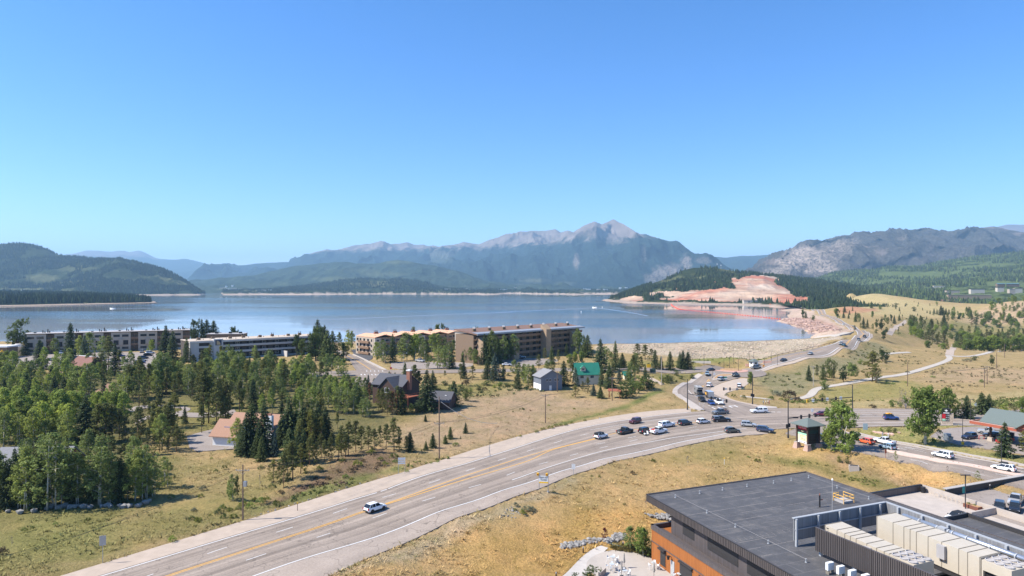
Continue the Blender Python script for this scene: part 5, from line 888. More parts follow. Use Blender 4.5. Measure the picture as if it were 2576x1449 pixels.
for t in TREES: grp.setdefault((t[1], t[2]), []).append(t)
for (k, z), l in grp.items():
    l.sort(key=lambda t: -t[3])
    for i, (o, _, _, h, lab) in enumerate(l):
        if len(l) == 1: o['label'] = f'lone {ADJ[k]} {z}'
        elif i == 0 and len(l) > 1: o['label'] = f'tallest {ADJ[k]} {z}'
        elif len(l) == 2: o['label'] = f'lower of two: {ADJ[k]} {z}'
        else: o['label'] = f'{ADJ[k]} {z}'
        if lab: o['label'] = lab
        if len(l) > 1: o['group'] = f'{SPEC[k][0]} plants {z}' if SPEC[k][4] == 1. else f'{ADJ[k].split(" pale-stemmed")[0]} trees {z}'
def tuft_field(name, P, size, mat, tint, blades=5, lean=.5):
    n = len(P); rng = np.random.default_rng(n); a = rng.random((n, blades))*6.28; s = (size*(.5+rng.random(n)))[:, None]
    w = s*.16; hx = np.cos(a); hy = np.sin(a); l = lean*(.4+.8*rng.random((n, blades)))*s
    b = P[:, None]+np.stack([hx*s*.18, hy*s*.18, 0*hx-.05], 2)
    sd_ = np.stack([-hy*w, hx*w, 0*hx], 2); top = b+np.stack([hx*l, hy*l, np.broadcast_to(s, hx.shape)*(.6+.5*rng.random((n, blades)))], 2)
    V = np.stack([b-sd_, b+sd_, top], 2).reshape(-1, 3); f = np.arange(len(V)).reshape(-1, 3)
    c = np.repeat(tint[:, None]*(.75+.5*rng.random((n, blades, 1))), 3, 1).reshape(-1, 3)
    return tag(np_obj(name, np_mesh(name, V, f, [mat], col=c)), kind='stuff')
mGrass, nt, b = new_mat('grass_blades'); ca = node(nt, 'ShaderNodeVertexColor', layer_name='Col').outputs[0]; nt.links.new(ca, b.inputs['Base Color']); b.inputs['Roughness'].default_value = .9; b.inputs['Specular IOR Level'].default_value = .1
rngG = np.random.default_rng(12)
def field_pts(n, u0, u1, d0, d1, power=1.6):
    u = u0+(u1-u0)*rngG.random(n); v = math.log(d0)+(math.log(d1)-math.log(d0))*rngG.random(n)**power; D = np.exp(v); X = u*D
    k = np.ones(n, bool)
    for P in ROADPOLY+KEEPOFF:
        a, c = P.min(0), P.max(0); q = (X >= a[0]) & (X <= c[0]) & (D >= a[1]) & (D <= c[1]) & k
        if q.any(): i = np.where(q)[0]; k[i[inpoly(X[i], D[i], P)]] = False
    u, v, D, X = u[k], v[k], D[k], X[k]; z = T_uv(u, v)+((fbm(X*.09, D*.09, 3, 3)-.5)*.9+(fbm(X*.5, D*.5, 9, 3)-.5)*.35)*.8-.1
    iu = np.clip(np.searchsorted(gu, u), 0, NU-1); iv = np.clip(np.searchsorted(gv, v), 0, len(gv)-1)
    return np.stack([X, D, z], 1), COVER[iv, iu]
KEEPOFF = [GS([(1645, 1400), (1700, 1300), (2040, 1195), (2240, 1225), (2420, 1230), (2700, 1230), (2800, 1600), (1800, 1600)])[:, :2]]
Pg, cg = field_pts(95000, -.8, .8, 88, 340)
den = fbm(Pg[:, 0]*.12, Pg[:, 1]*.12, 44, 4); k = den > .42; Pg, cg, den = Pg[k], cg[k], den[k]
gm = fbm(Pg[:, 0]*.25, Pg[:, 1]*.25, 61, 3)[:, None]
tg = cg*(.62+.85*rngG.random((len(Pg), 1))); tg = np.where(gm > .56, tg*.6+np.array((.15, .16, .05))*.5, tg)
tuft_field('dry_grass', Pg, .24+.3*rngG.random(len(Pg))**2, mGrass, tg, 6, 1.3)
def scrub(name, pts, n, size, tint, var=.3):
    P = GS(pts)[:, :2]; a, c = P.min(0), P.max(0); X = a[0]+(c[0]-a[0])*rngG.random(n*3); Y = a[1]+(c[1]-a[1])*rngG.random(n*3)
    k = inpoly(X, Y, P) & (fbm(X*.06, Y*.06, 9, 3) > .45); X, Y = X[k][:n], Y[k][:n]; z = T(X, Y); m = len(X)
    q, tn = clump_quads(rngG, np.stack([X, Y, z+size*.3], 1), size*(.5+.7*rngG.random(m)), 22, size*.26, .4, .6)
    t = np.array(tint)[None]*tn[:, None]*np.repeat(1+var*(rngG.random((m, 1))*2-1), 88, 0)
    tag(np_obj(name, np_mesh(name, q, np.arange(len(q)).reshape(-1, 4), [mGrass], col=t)), kind='stuff')
scrub('low_scrub', [(1935, 940), (2050, 908), (2120, 885), (2190, 862), (2230, 878), (2190, 920), (2080, 940), (2030, 970), (1990, 1000), (1940, 1000), (1890, 965)], 420, 1., (.10, .105, .04))
scrub('low_scrub', [(2230, 880), (2380, 885), (2330, 912), (2180, 945), (2140, 945)], 220, .8, (.14, .125, .06)); scrub('low_scrub', [(2400, 905), (2576, 925), (2576, 980), (2330, 975), (2300, 950)], 200, .8, (.15, .125, .065))
scrub('low_scrub', [(1740, 904), (1932, 900), (2050, 879), (2045, 884), (1932, 903), (1900, 911), (1740, 912)], 120, .8, (.1, .125, .035)); scrub('low_scrub', [(1960, 1003), (2200, 1008), (2300, 1010), (2300, 1022), (2000, 1020)], 130, .8, (.12, .14, .04))
scrub('low_scrub', [(2300, 1008), (2576, 1000), (2640, 1020), (2310, 1024)], 160, 1., (.10, .115, .035)); scrub('low_scrub', [(640, 1290), (930, 1205), (1020, 1180), (1150, 1150), (1150, 1142), (1020, 1165), (860, 1215), (640, 1275)], 160, .6, (.13, .15, .04))
scrub('low_scrub', [(700, 1240), (800, 1185), (900, 1140), (1010, 1150), (960, 1195), (860, 1222)], 200, .7, (.13, .085, .055)); scrub('low_scrub', [(1500, 890), (1740, 908), (1750, 918), (1560, 918)], 90, .9, (.12, .125, .05)); scrub('low_scrub', [(1640, 945), (1750, 930), (1755, 940), (1700, 965), (1640, 970)], 120, .9, (.11, .13, .04))
scrub('low_scrub', [(1060, 975), (1288, 958), (1400, 958), (1380, 985), (1180, 1000)], 120, .9, (.1, .115, .045)); scrub('low_scrub', [(2200, 800), (2400, 790), (2480, 800), (2400, 830), (2260, 845)], 120, 1.6, (.11, .13, .05)); scrub('low_scrub', [(1940, 1150), (2080, 1170), (2180, 1200), (2240, 1225), (2180, 1222), (2050, 1185)], 160, .5, (.14, .15, .04))
def rocks(name, P, r, mat, kind='stuff', parent=None):
    rng = np.random.default_rng(len(P)+3); bm = bmesh.new(); bmesh.ops.create_icosphere(bm, subdivisions=1, radius=1); V0 = np.array([v.co[:] for v in bm.verts]); F0 = np.array([[v.index for v in f.verts] for f in bm.faces]); bm.free()
    n = len(P); V = V0[None]*(.65+.6*rng.random((n, len(V0), 1)))*r[:, None, None]*(np.array((1.1, .9, .65))*(.75+.5*rng.random((n, 1, 3))))
    a = rng.random(n)*6.28; ca, sa = np.cos(a)[:, None], np.sin(a)[:, None]; V = np.stack([V[..., 0]*ca-V[..., 1]*sa, V[..., 0]*sa+V[..., 1]*ca, V[..., 2]], 2)+P[:, None]
    f = (F0[None]+np.arange(n)[:, None, None]*len(V0)).reshape(-1, 3); t = np.repeat(.7+.6*rng.random((n, 1)), len(V0), 1).reshape(-1, 1)
    return tag(np_obj(name, np_mesh(name, V.reshape(-1, 3), f, [mat], col=np.repeat(t, 3, 1)), parent), kind=kind)
def rock_mat(name, c):
    m, nt, b = new_mat(name); ca = node(nt, 'ShaderNodeVertexColor', layer_name='Col').outputs[0]; tc = node(nt, 'ShaderNodeTexCoord').outputs['Object']; n1 = noise_fac(nt, tc, 3., 5, .65)
    nt.links.new(mixc(nt, 1., ramp(nt, n1, [(.3, [v*.7 for v in c]), (.7, [v*1.25 for v in c])]), ca, 'MULTIPLY'), b.inputs['Base Color']); b.inputs['Roughness'].default_value = .9; bump(nt, b, n1, .5, .1); return m
mRk = rock_mat('grey_stone', (.25, .235, .215)); mRk2 = rock_mat('dark_boulder_stone', (.19, .18, .165)); mRed = rock_mat('red_stone', (.36, .24, .19)); mRip = rock_mat('riprap_stone', (.46, .38, .285))
def stones(name, pts, n, r0, r1, mat):
    P = GS(pts)[:, :2]; a, c = P.min(0), P.max(0); X = a[0]+(c[0]-a[0])*rngG.random(n*6); Y = a[1]+(c[1]-a[1])*rngG.random(n*6); k = inpoly(X, Y, P); X, Y = X[k][:n], Y[k][:n]
    r = r0+(r1-r0)*rngG.random(len(X))**2; return rocks(name, np.stack([X, Y, T(X, Y)+r*.2], 1), r, mat)
stones('creek_stones', [(1409, 1372), (1440, 1364), (1480, 1358), (1520, 1356), (1540, 1352), (1546, 1343), (1572, 1345), (1572, 1356), (1545, 1364), (1500, 1366), (1470, 1370), (1435, 1380), (1412, 1379)], 240, .25, .6, mRk)
stones('creek_stones', [(1620, 1291), (1640, 1294), (1690, 1288), (1690, 1310), (1660, 1306), (1640, 1300)], 120, .2, .45, mRk)
stones('bank_stones', [(2003, 820), (1978, 812), (1966, 805), (1985, 802), (2030, 806), (2080, 818), (2120, 834), (2060, 838), (2024, 830)], 1300, .5, 1.6, mRed)
stones('riprap_stones', [(1510, 873), (1540, 868), (1740, 863.5), (1932, 858.8), (2050, 853), (2100, 847), (2110, 851), (2040, 875), (1932, 897), (1740, 900), (1563, 886)], 5200, .18, .5, mRip)
stones('verge_stones', [(640, 1300), (760, 1264), (930, 1210), (1020, 1188), (1020, 1186), (930, 1207), (760, 1260), (640, 1297)], 160, .1, .25, mRk); stones('verge_stones', [(1250, 1300), (1288, 1270), (1330, 1290), (1290, 1310)], 40, .1, .3, mRk)
b_l = [(20, 1288), (52, 1290), (86, 1287), (118, 1280), (126, 1276), (146, 1279), (154, 1276), (163, 1274), (176, 1277), (187, 1276), (199, 1274), (210, 1276), (228, 1277), (256, 1275), (270, 1274), (278, 1276), (302, 1274), (312, 1276), (324, 1275), (346, 1274), (354, 1271), (366, 1266), (375, 1262)]
for i, (x, y) in enumerate(b_l):
    p = G(x, y); o = rocks('boulder', np.zeros((1, 3))+[0, 0, .2], np.array([.45+.35*((i*37 % 10)/10)]), mRk2, None); o.location = Vector(p); o.rotation_euler.z = i*1.3
    tag(o, 'grey boulder in the low row edging the wooded yard', 'boulder', 'boulders edging the wooded yard')
PAINT = {k: M('car_paint_'+k, c, .28, m, .03, 2., .5, coat=.6) for k, c, m in (('white', (.78, .78, .77), 0), ('black', (.015, .015, .017), 0), ('charcoal', (.055, .058, .06), .3), ('grey', (.16, .16, .158), .1), ('silver', (.42, .42, .415), .15), ('blue', (.02, .06, .22), .1), ('navy', (.02, .03, .07), .1), ('teal', (.03, .12, .17), .2), ('red', (.18, .012, .018), .1), ('maroon', (.1, .015, .018), .1), ('orange', (.75, .12, .03), 0), ('paleblue', (.28, .36, .41), .1), ('olive', (.13, .14, .12), .3), ('tan', (.35, .3, .24), .3))}
mGl = M('car_glass', (.018, .022, .026), .06, 0, .02, 1., .6); mTy = M('tyre_rubber', (.02, .02, .02), .85, 0, .1); mRim = M('alloy_rim', (.38, .38, .39), .35, .7, .05); mRimK = M('black_rim', (.03, .03, .03), .4, .4, .05)
mBk = M('black_plastic', (.022, .022, .023), .6, 0, .1); mHL = M('headlight_lens', (.7, .72, .75), .15, 0, .05); mTL = M('tail_lamp_lens', (.35, .01, .012), .2, 0, .05); mPl = M('number_plate', (.62, .64, .6), .5, 0, .1)
KIND = {
 'suv': dict(L=4.75, W=1.9, H=1.74, hood=1.02, belt=1.08, g=(.95, -2.18, .35, -2.05), nose=.92, wb=2.8, r=.37),
 'crossover': dict(L=4.45, W=1.83, H=1.62, hood=.96, belt=1.02, g=(.95, -2.08, .2, -1.55), nose=.82, wb=2.64, r=.35),
 'boxy': dict(L=4.4, W=1.88, H=1.78, hood=1.08, belt=1.12, g=(.7, -2.05, .45, -1.98), nose=1.0, wb=2.67, r=.39),
 'wagon': dict(L=4.8, W=1.84, H=1.63, hood=.94, belt=1.0, g=(1.05, -2.25, .25, -1.9), nose=.8, wb=2.75, r=.35),
 'sedan': dict(L=4.6, W=1.8, H=1.45, hood=.88, belt=.94, g=(.95, -1.75, .15, -1.05), nose=.74, wb=2.7, r=.33),
 'van': dict(L=5.0, W=1.97, H=1.78, hood=.98, belt=1.04, g=(1.55, -2.4, .6, -2.2), nose=.84, wb=3.0, r=.34),
 'pickup': dict(L=5.7, W=1.98, H=1.9, hood=1.18, belt=1.2, g=(1.05, -.95, .4, -.85), nose=1.08, wb=3.6, r=.41, bed=(-2.75, -1.05))}
def car_body(k, two_tone=False):
    d = KIND[k]; L2, W2 = d['L']/2, d['W']/2; b = MB(); ga, gb, gc, gd = d['g']; bed = d.get('bed')
    st = [(-L2, .9, .5, d['belt']-.25), (-L2+.06, .96, .34, d['belt']-.06), (-L2+.3, 1., .28, d['belt'])]
    if bed: st = [(-L2, .92, .5, d['belt']-.12), (-L2+.08, .97, .4, d['belt']-.02), (-L2+.2, 1., .36, d['belt'])]
    st += [(-L2*.45, 1., .24, d['belt']), (0, 1., .24, d['belt']), (ga-.1, 1., .24, d['belt']-.01), (ga+.12, .99, .24, d['hood']), (L2-.7, .98, .26, d['hood']-.05), (L2-.25, .93, .3, d['nose']), (L2-.06, .84, .36, d['nose']-.12), (L2, .74, .42, d['nose']-.3)]
    rings = []
    for x, w, z0, z1 in st:
        w *= W2; dz = z1-z0
        rings.append([(x, -w*.86, z0), (x, w*.86, z0), (x, w*.98, z0+.14), (x, w, z0+dz*.45), (x, w*.97, z0+dz*.78), (x, w*.9, z1), (x, w*.5, z1+.02), (x, -w*.5, z1+.02), (x, -w*.9, z1), (x, -w*.97, z0+dz*.78), (x, -w, z0+dz*.45), (x, -w*.98, z0+.14)])
    n = 12; vs = [p for r in rings for p in r]; fs = []
    for j in range(len(rings)-1):
        for i in range(n):
            if bed and bed[0] < rings[j][0][0] and rings[j+1][0][0] <= bed[1]+.3 and i in (5, 6, 7): continue
            fs.append((j*n+i, (j+1)*n+i, (j+1)*n+(i+1) % n, j*n+(i+1) % n))
    fs += [tuple(range(n)), tuple(range(len(rings)*n-1, (len(rings)-1)*n-1, -1))]
    b.add(vs, fs)
    wr = W2*.76; wb_ = W2*.9; z0, z1 = d['belt'], d['H']-.05
    b.mi = 1 if two_tone else 0     # roof skin and pillars
    b.hexa([(gd-.05, -wr-.01, z1-.02), (gc+.05, -wr-.01, z1-.02), (gc+.05, wr+.01, z1-.02), (gd-.05, wr+.01, z1-.02), (gd+.12, -wr*.86, z1+.06), (gc-.15, -wr*.86, z1+.06), (gc-.15, wr*.86, z1+.06), (gd+.12, wr*.86, z1+.06)])
    b.mi = 0
    def pil(xa, xb, w, t=.05):
        for s in (-1, 1):
            y0, y1 = s*(wb_+.012), s*(wr+.012)
            b.hexa([(xa, y0-.03*s, z0), (xa+w, y0-.03*s, z0), (xa+w, y0, z0), (xa, y0, z0), (xb, y1-.03*s, z1), (xb+w*.8, y1-.03*s, z1), (xb+w*.8, y1, z1), (xb, y1, z1)])
    pil(ga-.1, gc-.05, .1); pil((ga+gb)/2+.12, (gc+gd)/2+.1, .09)
    if not bed: pil(gb+.02, gd+.02, .22 if k != 'sedan' else .3); pil((gb*.72+ga*.28), (gd*.78+gc*.22), .08)
    else: pil(gb, gd, .12)
    b.mi = 2                        # sills, arches, bumpers, mirrors
    for s in (-1, 1):
        b.box(-L2*.62, s*W2*.985-.02, .2, L2*.62, s*W2*.985+.02, .4)
        for x in (-d['wb']/2, d['wb']/2):
            a = np.linspace(0, math.pi, 9); r1 = d['r']+.09
            b.ext([(x+r1*math.cos(t), .3+r1*math.sin(t)) for t in a], s*W2*.99-.03, s*W2*.99+.015)
        b.box(ga-.22, s*(W2*.97), z0, ga-.02, s*(W2*1.11), z0+.17)
    b.box(L2-.12, -W2*.72, .3, L2+.03, W2*.72, .5); b.box(-L2-.03, -W2*.8, .34, -L2+.1, W2*.8, .56)
    b.box(L2-.09, -W2*.45, d['nose']-.36, L2+.01, W2*.45, d['nose']-.16)
    if bed: b.box(bed[0], -W2*.82, .72, bed[1]+.2, W2*.82, .76); b.mi = 0; b.box(bed[1]+.05, -W2*.88, .7, bed[1]+.14, W2*.88, d['belt']); b.box(-L2+.02, -W2*.88, .6, -L2+.1, W2*.88, d['belt']-.02)
    b.mi = 3; b.box(-L2-.045, -.26, .62, -L2-.01, .26, .75)
    return b
def car_glass(k):
    d = KIND[k]; W2 = d['W']/2; ga, gb, gc, gd = d['g']; wr = W2*.76; wb_ = W2*.9; z0, z1 = d['belt']-.02, d['H']-.04
    b = MB(); b.hexa([(gb, -wb_, z0), (ga, -wb_, z0), (ga, wb_, z0), (gb, wb_, z0), (gd, -wr, z1), (gc, -wr, z1), (gc, wr, z1), (gd, wr, z1)]); return b
CARM = {}
def car_parts(k):
    if k in CARM: return CARM[k]
    d = KIND[k]; L2, W2 = d['L']/2, d['W']/2
    body = {t: car_body(k, t).mesh('body', [PAINT['white'], mBk, mBk, mPl]) for t in (False, True)}
    gl = car_glass(k).mesh('windows', mGl); r = d['r']
    w = MB(); w.smooth = True
    def wheel(y0, y1, rr, mb):
        n = 14; vs = [(rr*math.cos(6.2832*i/n), y, rr*math.sin(6.2832*i/n)) for y in (y0, y1) for i in range(n)]
        mb.add(vs, [(i, n+i, n+(i+1) % n, (i+1) % n) for i in range(n)]+[tuple(range(n)), tuple(range(2*n-1, n-1, -1))])
    w.smooth = False; wheel(-.12, .12, r, w); wm = w.mesh('wheel', mTy)
    q = MB(); wheel(-.13, .13, r*.62, q); rm = q.mesh('rim', mRim); rmk = rm.copy(); rmk.materials[0] = mRimK
    h = MB(); h.box(-.16, -.17, -.07, .05, .17, .07); hm = h.mesh('headlight', mHL); t = MB(); t.box(-.04, -.12, -.16, .1, .12, .16); tm = t.mesh('tail_light', mTL)
    CARM[k] = (body, gl, wm, rm, hm, tm, rmk); return CARM[k]
def heading(x, y, dx, dy):
    p, q = G(x, y), G(x+dx, y+dy); return math.atan2(q[1]-p[1], q[0]-p[0])
def car(k, x, y, dx, dy, paint, label, roof=False, full=None, at=None, name=None, cat='car', group=None, lift=.06, rim='s', rz=None):
    p = G(x, y) if at is None else np.array(at, float); d = KIND[k]; body, gl, wm, rm, hm, tm, rmk = car_parts(k)
    t = thing(name or {'pickup': 'pickup_truck', 'van': 'minivan', 'sedan': 'sedan_car'}.get(k, 'suv_car' if k in ('suv', 'boxy') else 'hatchback_car'), (p[0], p[1], p[2]+lift), label, {'pickup': 'pickup truck', 'van': 'van'}.get(k, cat), group, heading(x, y, dx, dy) if rz is None else rz)
    full = p[1] < 300 if full is None else full
    o = link(bpy.data.objects.new('body', body[roof]), t); o.material_slots[0].link = 'OBJECT'; o.material_slots[0].material = PAINT[paint]
    link(bpy.data.objects.new('windows', gl), t); W2, L2 = d['W']/2, d['L']/2
    for sx in (-1, 1):
        for sy in (-1, 1):
            w = link(bpy.data.objects.new('wheel', wm), t); w.location = (sx*d['wb']/2, sy*(W2-.1), d['r'])
            if full: link(bpy.data.objects.new('rim', rm if rim == 's' else rmk), w)
    if full:
        for sy in (-1, 1):
            h = link(bpy.data.objects.new('headlight', hm), t); h.location = (L2-.1, sy*W2*.66, d['nose']-.2); h = link(bpy.data.objects.new('tail_light', tm), t); h.location = (-L2+.02, sy*W2*.84, d['belt']-.2)
    return t
def topper(t, mat, L=1.75):
    b = MB(); W2 = .95; b.hexa([(-2.78, -W2, 1.18), (-1.0, -W2, 1.18), (-1.0, W2, 1.18), (-2.78, W2, 1.18), (-2.6, -.74, 1.86), (-1.02, -.74, 1.86), (-1.02, .74, 1.86), (-2.6, .74, 1.86)]); b.mi = 1
    for s in (-1, 1): b.hexa([(-2.5, s*.93, 1.3), (-1.25, s*.93, 1.3), (-1.25, s*.9, 1.3), (-2.5, s*.9, 1.3), (-2.45, s*.8, 1.72), (-1.25, s*.8, 1.72), (-1.25, s*.78, 1.72), (-2.45, s*.78, 1.72)])
    b.hexa([(-2.79, -.8, 1.3), (-2.7, -.8, 1.3), (-2.7, .8, 1.3), (-2.79, .8, 1.3), (-2.66, -.68, 1.75), (-2.6, -.68, 1.75), (-2.6, .68, 1.75), (-2.66, .68, 1.75)]); b.build('bed_topper', [mat, mGl], t)
def roof_box(t, H_, mat=None, L=1.9):
    b = MB(); b.hexa([(-L/2, -.4, H_), (L/2, -.36, H_), (L/2, .36, H_), (-L/2, .4, H_), (-L/2+.15, -.34, H_+.36), (L/2-.5, -.3, H_+.36), (L/2-.5, .3, H_+.36), (-L/2+.15, .34, H_+.36)]); b.build('roof_box', mat or mBk, t)
def B3(x, y): return 1288+x/4, 754.7+y/4
def E1(x, y): return 1635+x/8, 880.4+y/8
def B4(x, y): return 1932+x/4, 754.7+y/4
car('crossover', 944, 1285, 60, -19, 'white', 'white crossover driving alone up the highway beside the double yellow line', rim='k')
car('boxy', *B3(895, 1392), 60, -14, 'white', 'white boxy SUV with black roof, rearmost of the queue on the highway', True)
t = car('pickup', *B3(1138, 1343), 60, -13, 'charcoal', 'charcoal pickup with open bed in the highway queue', rim='k')
car('boxy', *B3(1238, 1242), -60, 12, 'maroon', 'maroon off-roader with pale roof on the far highway lanes'); 
t = car('suv', *B3(1345, 1338), 60, -12, 'black', 'black SUV towing a small white scooter on the highway', rim='k')
t = car('pickup', *B3(1478, 1343), 60, -10, 'white', 'white work pickup with tool chests on its bed')
b = MB(); [b.box(-2.7, s*.95-.14, 1.15, -1.05, s*.95+.14, 1.55) for s in (-1, 1)]; b.build('tool_box', PAINT['white'], t); b = MB(); b.box(-2.6, -.7, .8, -1.1, .7, 1.3); b.box(-2.3, -.5, 1.3, -1.6, .5, 1.5); b.build('bed_load', M('red_tools', (.4, .07, .04), .7), t)
t = car('pickup', *B3(1556, 1278), 60, -9, 'white', 'white pickup with a white bed topper in the turn lane'); topper(t, PAINT['white'])
car('suv', *B3(1740, 1258), 60, -8, 'charcoal', 'dark grey SUV between the white topper pickup and a white crossover'); car('crossover', *B3(1925, 1243), 60, -6, 'white', 'white crossover waiting in the turn lane near the junction')
t = car('pickup', *B3(2106, 1226), 60, -2, 'black', 'black pickup with a grey bed topper, first in the turn lane'); topper(t, PAINT['grey'])
GREYPICK = car('pickup', *B3(2095, 1150), -60, 4, 'grey', 'grey pickup carrying bicycles, turning across the junction')
t = car('pickup', *B3(2484, 1137), -60, 2, 'white', 'white pickup with topper and black grille crossing the junction'); topper(t, PAINT['white'])
car('wagon', *B3(2380, 1274), 60, 4, 'silver', 'silver wagon leaving the junction toward the lower street'); car('crossover', *B3(2215, 1333), 60, -3, 'olive', 'grey-green crossover in the outer highway lane'); car('suv', *B3(2545, 1328), 60, 6, 'navy', 'dark blue SUV by the signal pole at the junction')
car('suv', *E1(1046, 1032), 40, 26, 'black', 'black SUV queuing beside the blue one at the stop line'); car('crossover', *E1(1236, 1103), 40, 26, 'blue', 'deep blue crossover first at the stop line')
PKT = car('pickup', *E1(1385, 1090), 40, 24, 'white', 'white pickup towing a box trailer at the stop line')
car('suv', *E1(1195, 738), 30, -26, 'white', 'white SUV driving up toward the roundabout'); car('van', *E1(1446, 610), 40, -12, 'silver', 'silver minivan nearing the roundabout by the green road sign'); t = car('suv', *E1(1728, 532), 40, -12, 'charcoal', 'dark SUV with a roof box entering the roundabout'); roof_box(t, 1.75)
car('crossover', *E1(1152, 505), -3, 30, 'paleblue', 'pale blue-grey car coming down from the roundabout'); car('sedan', *E1(1222, 422), -40, 3, 'black', 'black sedan on the roundabout beside the red paving'); car('pickup', *E1(2130, 378), 40, -10, 'grey', 'grey pickup passing the small white gatehouse'); car('wagon', *E1(1798, 745), 8, -30, 'white', 'white wagon parked on the dirt pull-out')
for x, y, dx, dy, p, k, l in ((155, 615, -40, 14, 'black', 'sedan', 'black car lowest on the dam road'), (425, 548, -40, 13, 'silver', 'sedan', 'silver car midway up the dam road'), (735, 447, -40, 15, 'silver', 'suv', 'silver SUV beside the teal car on the dam road'), (766, 462, 40, -16, 'teal', 'crossover', 'teal crossover climbing the dam road'), (912, 408, 40, -22, 'grey', 'suv', 'grey SUV entering the dam road bend'), (970, 375, 20, -22, 'charcoal', 'suv', 'dark SUV in the dam road bend'), (757, 250, -40, -18, 'white', 'sedan', 'white car beyond the dam road bend'), (332, 74, 40, 18, 'black', 'sedan', 'black car farthest along the dam road')):
    car(k, *B4(x, y), dx, dy, p, l)
car('crossover', *B4(532, 1168), -60, 0, 'red', 'dark red crossover waiting at the signal on the wide road')
JEEP = car('boxy', *B4(1237, 1206), 60, 1, 'blue', 'blue open off-roader with yellow kayak gear on top', True, rim='k'); b = MB(); b.smooth = True
for s in (-.3, .3): b.tube((-1.6, s, 1.95), (-.4, s, 1.98), .1, .24, 8); b.tube((-.4, s, 1.98), (.3, s, 1.95), .24, .05, 8)
b.build('kayak_load', M('yellow_plastic', (.75, .36, .04), .5), JEEP)
car('crossover', 2178, 1116, -60, -14, 'orange', 'bright orange hatchback on the lower street'); car('pickup', 2224.5, 1116.5, -60, -13, 'white', 'long white crew-cab pickup beside the orange hatchback', rim='k'); car('crossover', 2232, 1130, -60, -13, 'paleblue', 'light blue hatchback in front of the white crew-cab pickup', rim='k')
car('suv', 2371, 1151, -60, -13, 'white', 'white SUV alone on the lower street by the median'); t = car('wagon', 2524, 1184, -60, -13, 'white', 'white wagon with a black roof box beside the yellow lamp base', rim='k'); roof_box(t, 1.62)
car('suv', 2438, 1104, -60, 8, 'navy', 'dark blue SUV beside the fuel canopy'); car('pickup', 2488, 1092, -60, -6, 'silver', 'silver pickup refuelling under the canopy'); car('suv', 2062, 1107, -60, -14, 'navy', 'dark car half hidden behind the sign pavilion'); car('crossover', 2495, 1100, -60, -6, 'black', 'black car behind the fuel pump')
for i, (x, y, dx, dy, p, k, l) in enumerate(((154, 890.5, 3, -8, 'white', 'pickup', 'white pickup parked before the tan flats'), (130, 908, 30, 2, 'navy', 'sedan', 'dark car parked among the spruces at the tan flats'), (301, 888.5, 4, -8, 'silver', 'suv', 'silver SUV parked under the tan flats'), (357, 887, 3, -8, 'silver', 'pickup', 'grey pickup parked at the flats entrance'), (378, 890, 30, -2, 'white', 'suv', 'white SUV parked at the end of the lot'), (373, 896, 30, -2, 'black', 'wagon', 'black wagon parked below the white SUV'), (304, 898, 30, -2, 'blue', 'crossover', 'blue hatchback parked by the tall spruce'), (361, 903, 30, -2, 'navy', 'suv', 'navy SUV parked third from the bottom of the lot'), (358, 909, 30, -2, 'white', 'sedan', 'white car parked in the lower lot row'), (353, 914.5, 30, -2, 'blue', 'suv', 'blue SUV parked lowest in the lot'), (5, 903, 30, 1, 'black', 'suv', 'black SUV parked at the lot edge'),
    (1057, 911, 30, 4, 'silver', 'pickup', 'pale pickup with a rack in the salmon-roofed flats lot'), (1306, 903, 30, 0, 'black', 'suv', 'black SUV before the brown flats'), (1312, 900.5, 30, 0, 'white', 'sedan', 'white car before the brown flats'), (1508, 938, 4, -20, 'charcoal', 'suv', 'dark SUV beside the green-roofed house'), (1210, 914, 30, 0, 'navy', 'suv', 'dark blue SUV under the trees by the stair tower'), (1275, 920, 30, 0, 'white', 'sedan', 'white car by the verge of the brown flats lot'), (190, 905, 30, 0, 'grey', 'sedan', 'grey car parked in the flats lot shade'))):
    car(k, x, y, dx, dy, p, l)
p = G(*E1(985, 900)); hd = heading(*E1(985, 900), 40, 24); t = thing('camper_truck', (p[0], p[1], p[2]+.06), 'grey cab-over camper van waiting behind the black SUV', 'camper', rz=hd)
mCam = M('camper_shell', (.2, .2, .2), .5, 0, .06); mCamL = M('camper_white', (.36, .355, .345), .6)
b = MB(); b.hexa([(-3.4, -1.15, .7), (.9, -1.15, .7), (.9, 1.15, .7), (-3.4, 1.15, .7), (-3.4, -1.12, 3.1), (.9, -1.12, 3.1), (.9, 1.12, 3.1), (-3.4, 1.12, 3.1)]); b.hexa([(.9, -1.14, 2.1), (2.1, -1.1, 2.25), (2.1, 1.1, 2.25), (.9, 1.14, 2.1), (.9, -1.1, 3.1), (1.9, -1.05, 3.0), (1.9, 1.05, 3.0), (.9, 1.1, 3.1)]); b.build('camper_body', mCam, t)
b = MB(); b.box(-3.3, -1.05, 3.1, 1.2, 1.05, 3.14); b.box(-2.2, -.3, 3.14, -1.5, .3, 3.36); b.box(-.6, -.3, 3.14, -.1, .3, 3.3); b.build('roof', mCamL, t); b = MB(); b.box(-2.4, -1.17, 1.7, -1.2, -1.16, 2.4); b.box(-2.4, 1.16, 1.7, -1.2, 1.17, 2.4); b.box(1.95, -.9, 2.4, 2.06, .9, 2.85); b.build('windows', mGl, t)
b = MB(); b.hexa([(.9, -.98, .5), (3.2, -.9, .5), (3.2, .9, .5), (.9, .98, .5), (.9, -.98, 1.35), (3.2, -.85, 1.1), (3.2, .85, 1.1), (.9, .98, 1.35)]); b.mi = 1; b.hexa([(.92, -.9, 1.34), (2.2, -.9, 1.22), (2.2, .9, 1.22), (.92, .9, 1.34), (.92, -.85, 2.1), (1.5, -.8, 2.12), (1.5, .8, 2.12), (.92, .85, 2.1)]); b.build('cab', [PAINT['charcoal'], mGl], t)
